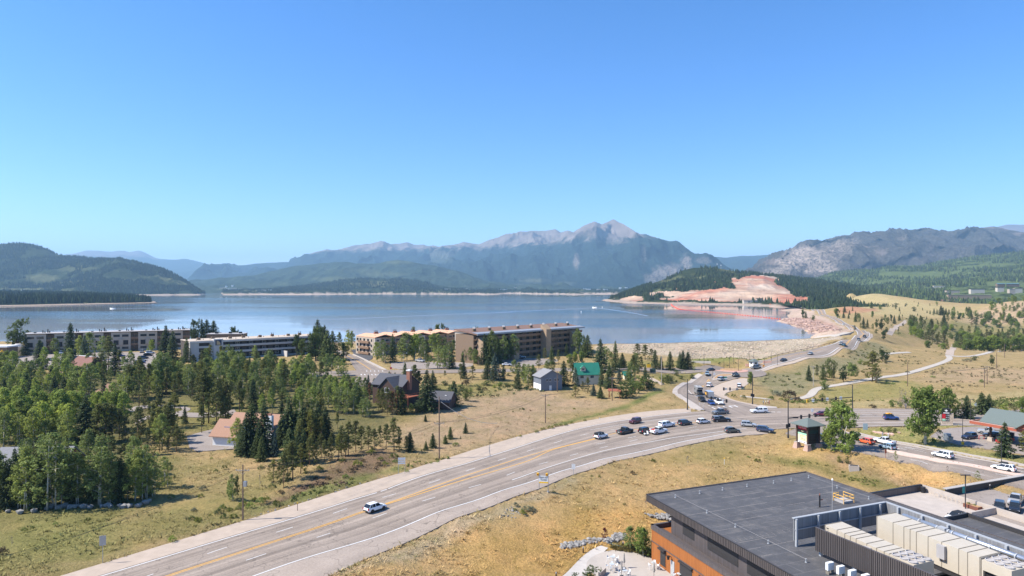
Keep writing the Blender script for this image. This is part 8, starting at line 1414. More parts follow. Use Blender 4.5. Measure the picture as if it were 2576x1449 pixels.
q = GS([(1530, 1378), (1560, 1386), (1600, 1392), (1640, 1402), (1644, 1398), (1600, 1382), (1570, 1375)])[:, :2]; a_, c_ = q.min(0), q.max(0); X = a_[0]+(c_[0]-a_[0])*rngG.random(400); Y = a_[1]+(c_[1]-a_[1])*rngG.random(400); k = inpoly(X, Y, q)
tuft_field('ornamental_grass', np.stack([X[k], Y[k], T(X[k], Y[k])], 1), .55+.3*rngG.random(k.sum()), mGrass, np.array((.27, .22, .07))*(.6+.7*rngG.random((k.sum(), 1))), 12, .6)
mPole = M('dark_bronze_pole', (.045, .045, .05), .5, .3, .1); mGalv = M('galvanised_steel', (.36, .37, .38), .5, .5, .1); mTimber = M('weathered_timber', (.17, .115, .08), .9, var=.2, scale=2., vs=(1, 1, .1)); mPaleT = M('pale_timber', (.42, .36, .29), .9, var=.15); mSignG = M('road_sign_green', (.01, .2, .13), .5); mOrS = M('warning_orange', (.8, .3, .03), .5); mYS = M('warning_yellow', (.85, .5, .03), .5); mRedS = M('sign_red', (.5, .02, .03), .5); mBlkS = M('sign_black', (.02, .02, .022), .5); mCreamS = M('sign_cream', (.75, .68, .42), .6); mMint = M('sign_mint', (.32, .6, .42), .6)
def text(par, s, size, loc, mat, rz=0., name='lettering', al='CENTER', fy=1.):
    c = bpy.data.curves.new('t', 'FONT'); c.body = s; c.size = size; c.align_x = al; c.extrude = .01; o = bpy.data.objects.new('t', c); COL.objects.link(o)
    me = bpy.data.meshes.new_from_object(o.evaluated_get(bpy.context.evaluated_depsgraph_get())); bpy.data.objects.remove(o); me.materials.clear(); me.materials.append(mat)
    q = link(bpy.data.objects.new(name, me), par); q.location = loc; q.rotation_euler = (R(90), 0, rz); q.scale = (1, fy, 1); return q
def signal_head(par, x, y, z, rz=0., mat=mBlk):
    b = MB(); b.box(-.25, -.15, -.55, .25, .15, .55); b.mi = 1
    o = b.build('signal_head', mat, par); o.location = (x, y, z); o.rotation_euler.z = rz; b = MB()
    for k in (-.33, 0, .33): b.ext([(.13*math.cos(a), k+.13*math.sin(a)) for a in np.linspace(0, 6.28, 9)[:-1]], -.3, -.15)
    b.build('lens', mTrim, o); return o
def mast(base, end, label, heads=(), boards=(), top=10.4, zarm=5.4, lamp=None, ped=False):
    t = thing('traffic_signal', base, label, 'traffic signal'); ex, ey = end[0]-base[0], end[1]-base[1]; l = math.hypot(ex, ey); a = math.atan2(ey, ex); t.rotation_euler.z = a
    b = MB(); b.tube((0, 0, -.3), (0, 0, top), .19, .12, 10); b.tube((0, 0, -.1), (0, 0, .5), .3, .26, 10); b.build('pole', mPole, t); b = MB(); b.tube((0, 0, zarm), (l, 0, end[2]-base[2]), .14, .07, 8); b.build('arm', mPole, t)
    for f, m_ in heads: signal_head(t, l*f, -.2, zarm+(end[2]-base[2]-zarm)*f, -a, m_)
    for f, w, h, m_ in boards: b = MB(); b.box(-w/2, -.03, -h/2, w/2, .03, h/2); o = b.build('sign_board', m_, t); o.location = (l*f, -.2, zarm+(end[2]-base[2]-zarm)*f); o.rotation_euler.z = -a
    if lamp: b = MB(); b.tube((0, 0, top-.2), (lamp[0], lamp[1], top+.4), .06); b.build('lamp_arm', mPole, t); b = MB(); b.box(lamp[0]-.4, lamp[1]-.14, top+.32, lamp[0]+.4, lamp[1]+.14, top+.46); b.build('lamp_head', mGalv, t)
    if ped: signal_head(t, -.4, 0, 3.1, -a); signal_head(t, .45, .1, 3.3, -a)
    return t
mast(PZ(1729.4, 1031, 0), PD(1831, 1009, 217), 'long-armed signal pole at the inner corner of the junction road', ((.62, mBlk), (.78, mBlk), (.98, mBlk)), ((.3, 1.4, .5, mGalv), (.9, .6, .7, mWhite)), 10.6, 5.6)
mast(PZ(1893, 1016.6, 0), PD(1819, 978.5, 247), 'dark signal pole with a green street sign beside the people', ((.97, mBlk), (.76, mBlk)), ((.9, .6, .7, mWhite), (.52, .7, .8, mGalv), (.31, 1.5, .45, mSignG)), 10.4, 5.4, None, True)
mast(PZ(1982.6, 1099.5, 0), PD(2052, 1043.8, 194.7), 'signal pole with a lamp rising behind the sign pavilion', ((.45, mPole), (.75, mPole), (.97, mPole)), ((.25, 1.5, .4, mPole),), 10.2, 5.3, (1.6, .6), True)
mast(PD(2144.5, 1044, 224), PD(2030, 1009, 218), 'far signal pole whose arm carries a yellow head and three white boards', ((.98, mYS), (.66, mBlk), (.36, mBlk)), ((.86, .8, 1., mWhite), (.55, .8, 1., mWhite), (.25, .8, 1., mWhite)), 10., 5.9, (2.2, .8))
def lamp(x, y, yt, label, heads=1, m=mPole, base=None, group=None, arm=.7):
    p = G(x, y); h = (y-yt)/F*p[1]; t = thing('street_lamp', p, label, 'street lamp', group); b = MB(); b.tube((0, 0, -.3), (0, 0, h), .09, .06, 8); b.build('pole', m, t)
    for k in range(heads): s = 1 if k == 0 else -1; b = MB(); b.tube((0, 0, h-.15), (s*arm, 0, h), .04); b.hexa([(s*arm-.3, -.16, h-.08), (s*arm+.3, -.16, h-.08), (s*arm+.3, .16, h-.08), (s*arm-.3, .16, h-.08), (s*arm-.2, -.1, h+.08), (s*arm+.2, -.1, h+.08), (s*arm+.2, .1, h+.08), (s*arm-.2, .1, h+.08)]); b.build('lamp_head', m, t)
    if base: b = MB(); b.lathe([(.34, -.1), (.34, .8), (.3, .85)], n=12); b.build('base', base, t)
    return t
g_ = 'dark lamp posts round the roundabout and gatehouse'
for x, y, yt, n, w in ((1771, 918, 892, 1, 'left of the pale barrier below the dam'), (1821, 931.6, 901, 1, 'at the left edge of the roundabout island'), (1835, 926, 896.5, 1, 'at the back of the roundabout island'), (1845.6, 915, 888, 1, 'on the green bank behind the roundabout'), (1857.5, 933.5, 903, 1, 'at the right edge of the roundabout island'), (1884.5, 916.6, 883, 1, 'just left of the gatehouse'), (1923, 918, 898, 1, 'by the orange warning sign'), (1940, 911, 883, 2, 'with twin heads farther up the dam road'), (1955.6, 919, 892, 1, 'at the outer edge of the dam road'), (1738, 930, 905, 1, 'beside the last spruce below the dam'), (1793, 953, 920, 2, 'on the splitter island'), (1895, 905, 886, 1, 'behind the gatehouse'), (2030, 890, 872, 1, 'part way up the dam road')):
    lamp(x, y, yt, f'thin dark lamp post {w}', n, mPole, None, g_)
lamp(2421.5, 1119, 1049, 'lamp post with a yellow concrete base beside the fuel canopy', 1, mPole, mYel); lamp(2519, 1182, 1101, 'lamp post with a yellow base beside the wagon with the roof box', 2, mPole, mYel); lamp(2441, 1062, 1004, 'tall plain lamp post behind the price sign', 1); lamp(1015.5, 926, 888, 'curved lamp post by the salmon-roofed flats car park', 1, mGalv, None, None, 1.4)
q = SP(15.55, 63.7, -.55); t = thing('street_lamp', q, 'dark twin-headed lamp post on the terrace', 'street lamp'); b = MB(); b.tube((0, 0, 0), (0, 0, 6.6), .1); b.build('pole', mPole, t)
for s in (-1, 1): b = MB(); b.box(min(.1*s, .95*s), -.14, 6.4, max(.1*s, .95*s), .14, 6.55); b.build('lamp_head', mPole, t)
b = MB(); b.box(-.5, -.04, 3., -.12, .04, 4.3); b.build('banner', M('teal_banner', (.02, .16, .16), .7), t)
TOPS = {}
def upole(k, x, y, yt, label, cross=True, m=mTimber, h2=None, xa=0.):
    p = G(x, y); h = (y-yt)/F*p[1]; t = thing('utility_pole', p, label, 'utility pole'); b = MB(); b.tube((0, 0, -.5), (0, 0, h), .17, .11, 8); b.build('pole', m, t)
    if cross:
        z = h*(h2 or .95); t.rotation_euler.z = xa; b = MB(); b.box(-1.25, -.16, z-.06, 1.25, -.04, z+.06); b.tube((-.8, -.1, z), (0, -.1, z-.7), .03); b.tube((.8, -.1, z), (0, -.1, z-.7), .03); b.build('crossarm', mPaleT, t)
        for q in (-1.1, -.5, .5, 1.1): b = MB(); b.lathe([(.05, z+.06), (.06, z+.22), (.02, z+.24)], (q, -.1), 6); b.build('insulator', mGalv, t)
        c, s = math.cos(xa), math.sin(xa); TOPS[k] = [(p[0]+c*q+s*.1, p[1]+s*q-c*.1, p[2]+z+.24) for q in (-1.1, .5, 1.1)]
    else: TOPS[k] = [(p[0], p[1], p[2]+h-.2)]*3
    return t
t = upole('a', 611, 1308, 1169, 'timber utility pole with transformer box beside the highway verge', True, mTimber, .9); b = MB(); b.box(.15, -.3, 6.1, .7, .3, 7.); b.build('transformer', mGalv, t)
upole('b', 1105, 1154, 997, 'tall timber utility pole with low crossarm in the dry field', True, mTimber, .57); upole('c', 1372, 1062, 991, 'timber utility pole beside the green ditch', True); upole('d', 1402, 987, 935, 'short timber pole beside the grey gabled house', False); upole('e', 1540, 1007, 948, 'dark timber pole beside the red-roofed shelter', True); upole('f', 1664, 967, 895, 'pale timber pole on the path below the dam', True, mPaleT); upole('g', 2046, 972, 920, 'pale timber pole beside the trail bend', True, mPaleT); upole('h', 2283, 972, 911, 'timber pole in the meadow beside the winding trail', False); upole('i', 2476, 976, 925, 'nearer of the paired timber poles in the meadow', True, mTimber); upole('j', 2483, 967, 920, 'farther of the paired timber poles in the meadow', True); upole('k', 2507, 927, 887, 'timber pole on the meadow crest', False); upole('l', 2527, 899, 865, 'small timber pole beyond the meadow crest', False); upole('m', 988, 1075, 1046, 'low service pole beside the aspen grove', False)
def wire(mb, p, q, sag=.03, n=14, r=.022):
    p, q = np.array(p), np.array(q); L_ = np.linalg.norm(q-p); mb.path([tuple(p+(q-p)*i/n-np.array((0, 0, sag*L_*4*(i/n)*(1-i/n)))) for i in range(n+1)], r, 4)
mWire = M('black_wire', (.03, .03, .03), .7); g_ = 'overhead wires beside the highway'
for (A_, B_, w) in (('a', PD(-60, 1428, 106), 'from the transformer pole down to the left edge'), ('a', 'b', 'between the transformer pole and the tall field pole'), ('b', 'c', 'between the two poles in the dry field'), ('c', 'e', 'from the ditch pole to the shelter pole'), ('m', PD(700, 1020, 205), 'from the low service pole into the wood'), ('i', 'g', 'across the meadow to the trail-bend pole')):
    b = MB()
    for k in range(3): wire(b, TOPS[A_][k], TOPS[B_][k] if isinstance(B_, str) else np.array(B_)+np.array((k*1., 0, k*.6)))
    tag(b.build('overhead_wire', mWire), 'thin black overhead wires '+w, 'wire')
b = MB(); wire(b, np.array(TOPS['b'][1])+np.array((0, 0, 5)), PD(1250, 1064, 205), .04, 14, .05); tag(b.build('overhead_wire', mWhT), 'pale slack cable hanging down from the tall field pole', 'wire')
def sign(x, y, yt, w, h, mat, label, posts=1, rz=0., pm=mGalv, back=None, texts=(), name='road_sign', dia=False):
    p = G(x, y); H_ = (y-yt)/F*p[1]; t = thing(name, p, label, 'sign', None, rz)
    for s in ((0,) if posts == 1 else (-.45*w, .45*w)): b = MB(); b.tube((s, 0, -.3), (s, 0, H_), .045, .045, 6); b.build('post', pm, t)
    b = MB()
    if dia: b.ext([(0, H_-h), (h/2, H_-h/2), (0, H_), (-h/2, H_-h/2)], -.09, -.05)
    else: b.box(-w/2, -.09, H_-h, w/2, -.05, H_)
    o = b.build('board', mat, t)
    for s_, sz, dx, dz, m_ in texts: text(o, s_, sz, (dx, -.095, H_-h+dz), m_)
    return t, o, H_
sign(258.7, 1417, 1347, .9, 1.5, mGalv, 'back of a tall roadside sign near the bottom of the highway', rz=R(20))
t, o, H_ = sign(1010.5, 1192, 1151, 1.6, .5, mWhite, 'three pale slats of a two-post sign seen from behind', 2, R(8))
for k in (1, 2): b = MB(); b.box(-.8, -.09, H_-.5-k*.45, .8, -.05, H_-.2-k*.45); b.build('board', mWhite, t)
p = G(1367.5, 1236); t = thing('road_sign', p, 'white and yellow dam road warning sign with two flashing beacons', 'sign', None, R(-8))
for x, h in ((-.95, 3.9), (.95, 3.9)): b = MB(); b.tube((x, 0, -.3), (x, 0, h), .07); b.lathe([(.25, -.1), (.22, .1)], (x, 0), 8); b.build('post', mGalv, t); b = MB(); b.box(x-.5, -.2, h-.6, x-.05, .1, h-.05); o = b.build('beacon', mYS, t); b = MB(); b.ext([(x-.28+.17*math.cos(a), h-.33+.17*math.sin(a)) for a in np.linspace(0, 6.28, 9)[:-1]], -.32, -.2); b.build('lens', M('amber_lens', (.35, .12, .02), .3), o)
b = MB(); b.box(-.95, -.1, 2., .95, -.06, 3.3); o = b.build('board', mWhite, t); b = MB(); b.box(-.95, -.105, 1.75, .95, -.06, 2.05); b.build('yellow_board', mYS, t); text(o, 'DAM RD', .42, (0, -.11, 2.8), mBlkS); text(o, 'CLOSED', .36, (.05, -.11, 2.32), mBlkS)
sign(1442.5, 1196, 1167, .8, 1.15, mWhite, 'small white sign on the outer shoulder of the highway', rz=R(-5)); sign(1825, 957, 947, 1.4, .8, mSignG, 'green road sign on the splitter island', texts=(('E', .5, .2, .2, mWhite),)); sign(1825.5, 957.5, 951, 1.2, .6, mWhite, 'white board below the green road sign')
sign(1632, 926, 916, 1.9, 1.7, mYS, 'bright yellow board beside the town road below the dam', 2); sign(1920.6, 924, 916.5, 1.3, 1.3, mOrS, 'orange diamond warning sign on the dam road', dia=True); sign(2454.5, 1030, 1012, 1.1, 1.5, mWhite, 'white diamond sign behind the fuel canopy', dia=True); sign(983.5, 931, 923.5, .9, .9, mRedS, 'red stop sign at the crosswalk junction', texts=(('STOP', .26, 0, .32, mWhite),)); sign(1797, 948, 937.5, .8, 1., mWhite, 'white lane sign on the splitter island tip'); sign(2043, 1053, 1028, .8, 1., mWhite, 'white arrow sign by the red crossover'); sign(2227.5, 1152, 1130, .45, 1., mRedW, 'narrow rust-brown sign on the median end', pm=mRedW); sign(2176.5, 1083, 1065, 1.4, 2.6, M('pale_blue_panel', (.45, .55, .6), .5), 'pale blue marker panel on the lawn edge behind the cottonwood'); sign(983, 945, 937, .5, .5, mRedW, 'small brown sign at the lane corner')
for x, y, yt in ((748.5, 1285, 1263), (1300, 1106, 1095), (1508, 1055, 1046), (2004, 1097, 1088), (1760, 1020, 1009), (1769, 1033, 1013)):
    p = G(x, y); t = thing('marker_post', p, 'thin roadside marker post at the edge of the asphalt', 'marker post', 'thin marker posts along the roads'); h = (y-yt)/F*p[1]; b = MB(); b.box(-.05, -.02, -.2, .05, .02, h); b.build('post', mWhite if x > 1290 else mTimber, t); b = MB(); b.box(-.06, -.035, h-.3, .06, -.02, h); b.build('reflector', mYS, t)
for x, y, h, l in ((1822, 1170+20.5, 1., 'yellow-topped marker post on the golden slope'),): p = G(x, y-24); t = thing('marker_post', p, l, 'marker post'); b = MB(); b.tube((0, 0, -.2), (0, 0, 1.2), .05); b.build('post', mWhite, t); b = MB(); b.lathe([(.1, 1.2), (.16, 1.4), (.05, 1.5)], n=8); b.build('cap', mYS, t)
t = thing('fuel_canopy', (127.5, 190, 0), 'red-brown fuel canopy with green-grey gabled roofs and stone column bases', 'fuel canopy', None, math.atan2(-.914, .406))
b = MB(); b.box(0, 0, 4.5, 30, 11, 4.9); b.build('deck', mBrn, t); b = MB(); b.box(-.1, -.1, 4.35, 30, .1, 5.1); b.box(-.1, .1, 4.35, .1, 11, 5.1); b.build('fascia', M('red_brown_fascia', (.36, .10, .055), .6, var=.1, scale=1.5), t); b = MB(); b.box(-.15, -.16, 5.1, 30, .16, 5.2); b.build('fascia_cap', M('pink_cap', (.58, .33, .27), .6), t)
gable(t, 2.5, 13, 1.2, 10.2, 5.4, 8.4, mGreyG, .2, .5, 'x', 'roof', mBrn); gable(t, 12.5, 22, -.6, 11, 5.4, 8.8, mGreyG, .2, .6, 'y', 'front_roof', mRedW)
for s in (-1, 1): b = MB(); b.tube((17.25, -.72, 8.6), (17.25+s*4.6, -.72, 5.5), .16, None, 6); b.tube((17.25, -.72, 6), (17.25+s*2, -.72, 7.3), .12, None, 6); b.build('truss', mRedW, t)
for x in (4, 14, 23):
    for y in (2.4, 8.4): b = MB(); b.box(x-.22, y-.22, 1.1, x+.22, y+.22, 4.5); o = b.build('column', mWood, t); b = MB(); b.hexa([(x-.7, y-.55, -.2), (x+.7, y-.55, -.2), (x+.7, y+.55, -.2), (x-.7, y+.55, -.2), (x-.55, y-.45, 1.1), (x+.55, y-.45, 1.1), (x+.55, y+.45, 1.1), (x-.55, y+.45, 1.1)]); b.build('column_base', mTan, o)
cx_, sx_ = math.cos(t.rotation_euler.z), math.sin(t.rotation_euler.z)
for i, (x, y) in enumerate(((6, 2.4), (6, 8.4), (16, 2.4), (25, 2.4))): u = thing('fuel_pump', (127.5+cx_*x-sx_*y, 190+sx_*x+cx_*y, .05), 'dark fuel pump with red lower panel under the canopy', 'fuel pump', 'fuel pumps under the canopy', t.rotation_euler.z); b = MB(); b.box(-.5, -.3, .7, .5, .3, 2.2); b.build('cabinet', mBlk, u); b = MB(); b.box(-.52, -.32, 0, .52, .32, .7); b.build('lower_panel', mRedS, u)
u = thing('guard_hoop', (127.5+cx_*1.6-sx_*2.4, 190+sx_*1.6+cx_*2.4, .05), 'red tubular guard hoop beside the canopy column', 'guard rail'); b = MB(); b.path([(-.7, 0, 0), (-.7, 0, .8), (-.4, 0, 1.), (.4, 0, 1.), (.7, 0, .8), (.7, 0, 0)], .07); b.build('hoop', mRedS, u)
u = thing('ice_cabinet', G(2382, 1108), 'glass-fronted white cabinet at the forecourt edge', 'cabinet', None, R(-14)); b = MB(); b.box(-.9, -.5, 0, .9, .5, 2.); b.build('body', mGalv, u); b = MB(); b.box(-.8, -.53, .2, .8, -.5, 1.8); b.build('door', M('pale_glass', (.4, .42, .42), .2), u)
u = thing('litter_bin', G(2392, 1112), 'beige stone litter bin beside the white cabinet', 'litter bin'); b = MB(); b.box(-.4, -.4, 0, .4, .4, 1.4); b.build('body', mTan, u); b = MB(); b.box(-.45, -.45, 1.4, .45, .45, 1.5); b.build('lid', mTrim, u)
t = thing('price_sign', G(2382, 1067.5), 'fuel price sign set in a pale stone wall', 'price sign', None, R(-18)); b = MB(); b.box(-1.5, -.35, -.3, 1.5, .35, 1.4); b.box(.5, -.35, 1.4, 1.7, .35, 3.5); b.build('stone_wall', M('pale_stonework', (.46, .37, .28), .9, var=.35, scale=5.), t); b = MB(); b.box(-1.4, -.42, 1.1, .5, .3, 3.3); o = b.build('price_board', mBlkS, t); b = MB(); b.box(-1.42, -.46, 3.3, .9, .3, 4.9); b.build('header_board', mBlkS, t)
b = MB(); b.box(-1.38, -.45, 1.8, -.5, -.42, 3.28); b.build('grade_panel', mRedS, o); b = MB(); b.box(-1.38, -.45, 1.2, -.5, -.42, 1.78); b.build('diesel_panel', mMint, o)
for k, s in enumerate(('1.10', '4.12', '4.35')): text(o, s, .55, (.02, -.43, 2.68-k*.68), mWhite)
b = MB(); b.ext([(-.75, 4.3), (-.3, 3.95), (.15, 4.3), (-.3, 4.65)], -.5, -.46); b.build('diamond_emblem', mWhite, t); b = MB(); b.box(-1.1, -.5, 3.45, .5, -.46, 3.7); b.build('name_strip', mWhite, t)
t = thing('sign_pavilion', (79., 182.2, 0), 'timber sign pavilion with green-grey pyramid roof on stone piers', 'sign', None, R(20)); zb = float(T(79, 182)[0]); t.location.z = zb; e = 3.1
b = MB(); b.add([(-e, -e, 6.1), (e, -e, 6.1), (e, e, 6.1), (-e, e, 6.1), (-e, -e, 6.3), (e, -e, 6.3), (e, e, 6.3), (-e, e, 6.3), (0, 0, 8.)], [(3, 2, 1, 0), (0, 1, 5, 4), (1, 2, 6, 5), (2, 3, 7, 6), (3, 0, 4, 7), (4, 5, 8), (5, 6, 8), (6, 7, 8), (7, 4, 8)]); b.build('roof', mGreyG, t)
for sx in (-1, 1):
    for sy in (-1, 1):
        x, y = sx*1.9, sy*1.9; b = MB(); b.box(x-.2, y-.2, 1.3, x+.2, y+.2, 6.1); o = b.build('post', mWood, t); b = MB(); b.hexa([(x-.85, y-.85, -.4), (x+.85, y-.85, -.4), (x+.85, y+.85, -.4), (x-.85, y+.85, -.4), (x-.5, y-.5, 1.3), (x+.5, y-.5, 1.3), (x+.5, y+.5, 1.3), (x-.5, y+.5, 1.3)]); b.build('stone_pier', M('pink_stonework', (.42, .29, .23), .9, var=.3, scale=5.), o); b = MB(); b.box(x-.6, y-.6, 1.3, x+.6, y+.6, 1.4); b.build('pier_cap', mCon, o)
def panel(rz, dark=False):
    o = link(bpy.data.objects.new('sign_face', None), t); o.rotation_euler.z = rz
    b = MB(); b.box(-1.7, -1.86, 1.4, 1.7, -1.7, 6.); o2 = b.build('sign_face', mBlkS if not dark else M('dark_teal', (.015, .04, .04), .4), t); o2.rotation_euler.z = rz; bpy.data.objects.remove(o)
    for z0, z1, m_, n_ in ((4.95, 5.95, mRedS, 'red_panel'), (3.6, 4.05, mMint, 'mint_panel'), (2.0, 3.55, mCreamS, 'message_panel'), (1.4, 1.95, mWhite, 'white_panel')):
        b = MB(); b.box(-1.6, -1.89, z0, 1.6, -1.86, z1); b.build(n_, m_ if not dark else mBlkS, o2)
    if not dark:
        for s, sz, z, m_, dx in (('City Market', .58, 5.3, mWhite, 0), ('fresh', .4, 4.4, mCreamS, 0), ('WELCOME TO', .26, 3.15, mBlkS, 0), ('DILLON', .26, 2.8, mBlkS, -.4), ('OPEN DAILY', .26, 2.45, mBlkS, .3), ('6 TO 11 PM', .26, 2.12, mBlkS, .2), ('URGENT CARE', .36, 1.54, mBlkS, 0)): text(o2, s, sz, (dx, -1.9, z), m_)
panel(R(-90)); panel(0, True)
def person(p, rz, label, shirt, legs, hair=(.05, .03, .02), stride=.18, bag=False):
    t = thing('person', p, label, 'person', None, rz); V = [(0, 0, .95), (0, 0, 1.15), (0, .01, 1.4), (0, .0, 1.5), (0, -.02, 1.62), (0, -.02, 1.74)]; E = [(0, 1), (1, 2), (2, 3), (3, 4), (4, 5)]; rad = [.15, .14, .16, .055, .095, .07]
    for s in (-1, 1):
        k = len(V); V += [(s*.1, 0, .9), (s*.11, -s*stride*.6, .5), (s*.11, -s*stride+.02, .08), (s*.11, -s*stride-.14, .04)]; E += [(0, k), (k, k+1), (k+1, k+2), (k+2, k+3)]; rad += [.11, .07, .05, .04]
        k = len(V); V += [(s*.2, .0, 1.42), (s*.26, s*stride*.4+.02, 1.16), (s*.27, s*stride*.8-.06, .92), (s*.27, s*stride*.9-.08, .82)]; E += [(2, k), (k, k+1), (k+1, k+2), (k+2, k+3)]; rad += [.065, .05, .038, .035]
    me = bpy.data.meshes.new('body'); me.from_pydata(V, E, []); o = link(bpy.data.objects.new('body', me)); o.modifiers.new('Skin', 'SKIN'); sk = me.skin_vertices[0].data
    for i, r in enumerate(rad): sk[i].radius = (r, r)
    sk[0].use_root = True; s_ = o.modifiers.new('Sub', 'SUBSURF'); s_.levels = 1; s_.render_levels = 1
    m2 = bpy.data.meshes.new_from_object(o.evaluated_get(bpy.context.evaluated_depsgraph_get())); bpy.data.objects.remove(o)
    m2.materials.clear(); [m2.materials.append(m) for m in (M('skin', (.45, .27, .19), .7), shirt, legs)]
    for f in m2.polygons: z = f.center.z; f.material_index = 0 if z > 1.5 or (abs(f.center.x) > .2 and z < 1.25) or z < .45 else (1 if z > .93 else 2)
    link(bpy.data.objects.new('body', m2), t); b = MB(); b.smooth = True; b.lathe([(.02, 1.6), (.1, 1.64), (.11, 1.72), (.07, 1.82), (.01, 1.84)], (0, .01), 10); b.build('hair', M('dark_hair', hair, .8), t)
    if bag: b = MB(); b.box(.27, -.2, .35, .45, .15, .8); b.build('bag', mBlk, t)
clB, clW, clR, clK = M('blue_cloth', (.18, .34, .5), .9), M('white_cloth', (.6, .58, .55), .9), M('rust_cloth', (.3, .1, .06), .9), M('dark_cloth', (.05, .05, .06), .9)
for x, y, s, l, rz, lab in ((1920, 1019, clB, clK, 1.2, 'person in pale blue top at the pavement edge by the signal pole'), (1926, 1019, clW, clR, 1.4, 'person in white top second from the signal pole'), (1932, 1018, clW, clK, 1.3, 'person in white top and dark trousers beside the rust-clad one'), (1935, 1020, clR, clR, 1.5, 'person in rust-red clothes at the end of the group')): person(G(x, y)+np.array((0, 0, .1)), rz, lab, s, l)
person(G(2220, 1101), .3, 'person in white clothes standing on the lawn above the white pickup', clW, clW, stride=.05); person(G(2234.5, 1103), -.4, 'person in pale clothes holding a black bag on the lawn', clW, clW, stride=.06, bag=True)
bp = [(2199, 1088), (2204, 1090), (2210, 1091), (2216, 1092), (2222, 1093), (2230, 1093), (2238, 1094), (2244, 1095), (2262, 1090)]
for i, (x, y) in enumerate(bp): p = G(x, y); o = rocks('boulder', np.zeros((1, 3))+[0, 0, .15], np.array([.5+.1*(i % 4)]), mRed, None); o.location = Vector(p); tag(o, 'reddish boulder edging the shrub bed on the lawn', 'boulder', 'red boulders of the lawn shrub bed')
t = thing('storm_inlet', G(2148, 1182), 'pale concrete drain box with dark top on the golden bank', 'drain box', None, R(-20)); b = MB(); b.box(-1.1, -.7, -.4, 1.1, .7, 1.1); b.build('box', mCon, t); b = MB(); b.box(-.9, -.5, 1.1, .9, .5, 1.14); b.build('grate', mTrim, t)
for x, y, w, l, m_ in ((1760, 913, 11, 'pale barrier wall with yellow panels below the dam', mCream), (1893, 920.5, 7, 'pink concrete barrier beside the gatehouse', mPink), (1930, 913, 4, 'short pink concrete barrier up from the gatehouse', mPink)): t = thing('barrier_wall', G(x, y), l, 'barrier', None, R(-8)); b = MB(); b.hexa([(-w/2, -.4, -.2), (w/2, -.4, -.2), (w/2, .4, -.2), (-w/2, .4, -.2), (-w/2, -.2, 1.), (w/2, -.2, 1.), (w/2, .2, 1.), (-w/2, .2, 1.)]); b.build('wall', m_, t)
gr = resamp(chaikin(GS([(1932, 900.5), (1990, 888), (2050, 875.5), (2105, 861), (2130, 853)])), 36); t = thing('guard_rail', gr[0], 'brown guard rail along the lake side of the dam road', 'guard rail'); b = MB(); b.path([tuple(q-gr[0]+np.array((0, 0, .75))) for q in gr], .13, 6); b.build('rail', mTimber, t); b = MB(); [b.box(*(q-gr[0]-np.array((.09, .09, .3))), *(q-gr[0]+np.array((.09, .09, .8)))) for q in gr[::2]]; b.build('post', mTimber, t)
gr = resamp(chaikin(GS([(2112, 846), (2135, 841), (2149, 836), (2146, 829), (2104, 812.5), (2060, 795)])), 30); t = thing('crest_wall', gr[0], 'low pale wall curving along the lake edge of the dam road', 'wall'); b = MB()
for a, c in zip(gr[:-1], gr[1:]): a, c = a-gr[0], c-gr[0]; d = c-a; n_ = np.array((-d[1], d[0], 0))/np.hypot(d[0], d[1])*.2; b.hexa([a-n_-(0, 0, .3), c-n_-(0, 0, .3), c+n_-(0, 0, .3), a+n_-(0, 0, .3), a-n_+(0, 0, .8), c-n_+(0, 0, .8), c+n_+(0, 0, .8), a+n_+(0, 0, .8)])
b.build('wall', mCon, t)
bl = chaikin(np.array([PZ(x, y, LAKE) for x, y in ((1688, 763), (1689, 768), (1700, 774), (1708, 778.5), (1760, 783), (1850, 791), (1920, 798), (1962, 803))]), 2); bl = resamp(bl, 100); t = thing('buoy_line', bl[0], 'long string of red-orange buoys closing off the bay', 'buoy line'); mBu = M('red_buoy', (.75, .10, .05), .5); b = MB(); b.lathe([(.25, -.3), (1.1, .1), (1.15, .9), (.5, 1.5), (.1, 1.6)], n=8); bm_ = b.mesh('buoy', mBu)
for q in bl[::1]: o = link(bpy.data.objects.new('buoy', bm_), t); o.location = Vector(q-bl[0]); k = .5+.35*q[1]/1600; o.scale = (k, k, k)
b = MB(); b.path([tuple(q-bl[0]+np.array((0, 0, .25))) for q in bl], .1, 5); b.build('rope', mBu, t)
def boat(x, y, rz, label, k=1.):
    t = thing('motor_boat', PZ(x, y, LAKE), label, 'boat', None, rz); b = MB(); b.hexa([(-3.5, -1, -.2), (2.5, -.9, -.2), (2.5, .9, -.2), (-3.5, 1, -.2), (-3.6, -1.3, 1.), (3.9, -.15, 1.2), (3.9, .15, 1.2), (-3.6, 1.3, 1.)]); b.build('hull', mWhite, t); b = MB(); b.hexa([(-1.4, -.9, 1.), (1.2, -.7, 1.1), (1.2, .7, 1.1), (-1.4, .9, 1.), (-1.2, -.8, 2.4), (.5, -.6, 2.4), (.5, .6, 2.4), (-1.2, .8, 2.4)]); b.mi = 1; b.box(-1.5, -.9, 2.4, .7, .9, 2.55); b.build('cabin', [mGlassW, mWhite], t); t.scale = (k, k, k)
boat(1495.5, 774, R(160), 'small white motor boat cutting a wake in the middle of the lake', 1.3); boat(283, 776.5, R(175), 'small white boat running along the left shore', 1.4)
for x, y in ((1462, 785), (1515, 773)): t = thing('mooring_buoy', PZ(x, y, LAKE), 'lone white mooring buoy on the lake near the motor boat', 'buoy', 'lone white buoys'); b = MB(); b.lathe([(.2, -.3), (.7, .1), (.6, .9), (.15, 1.8)], n=8); b.build('float', mWhite, t)
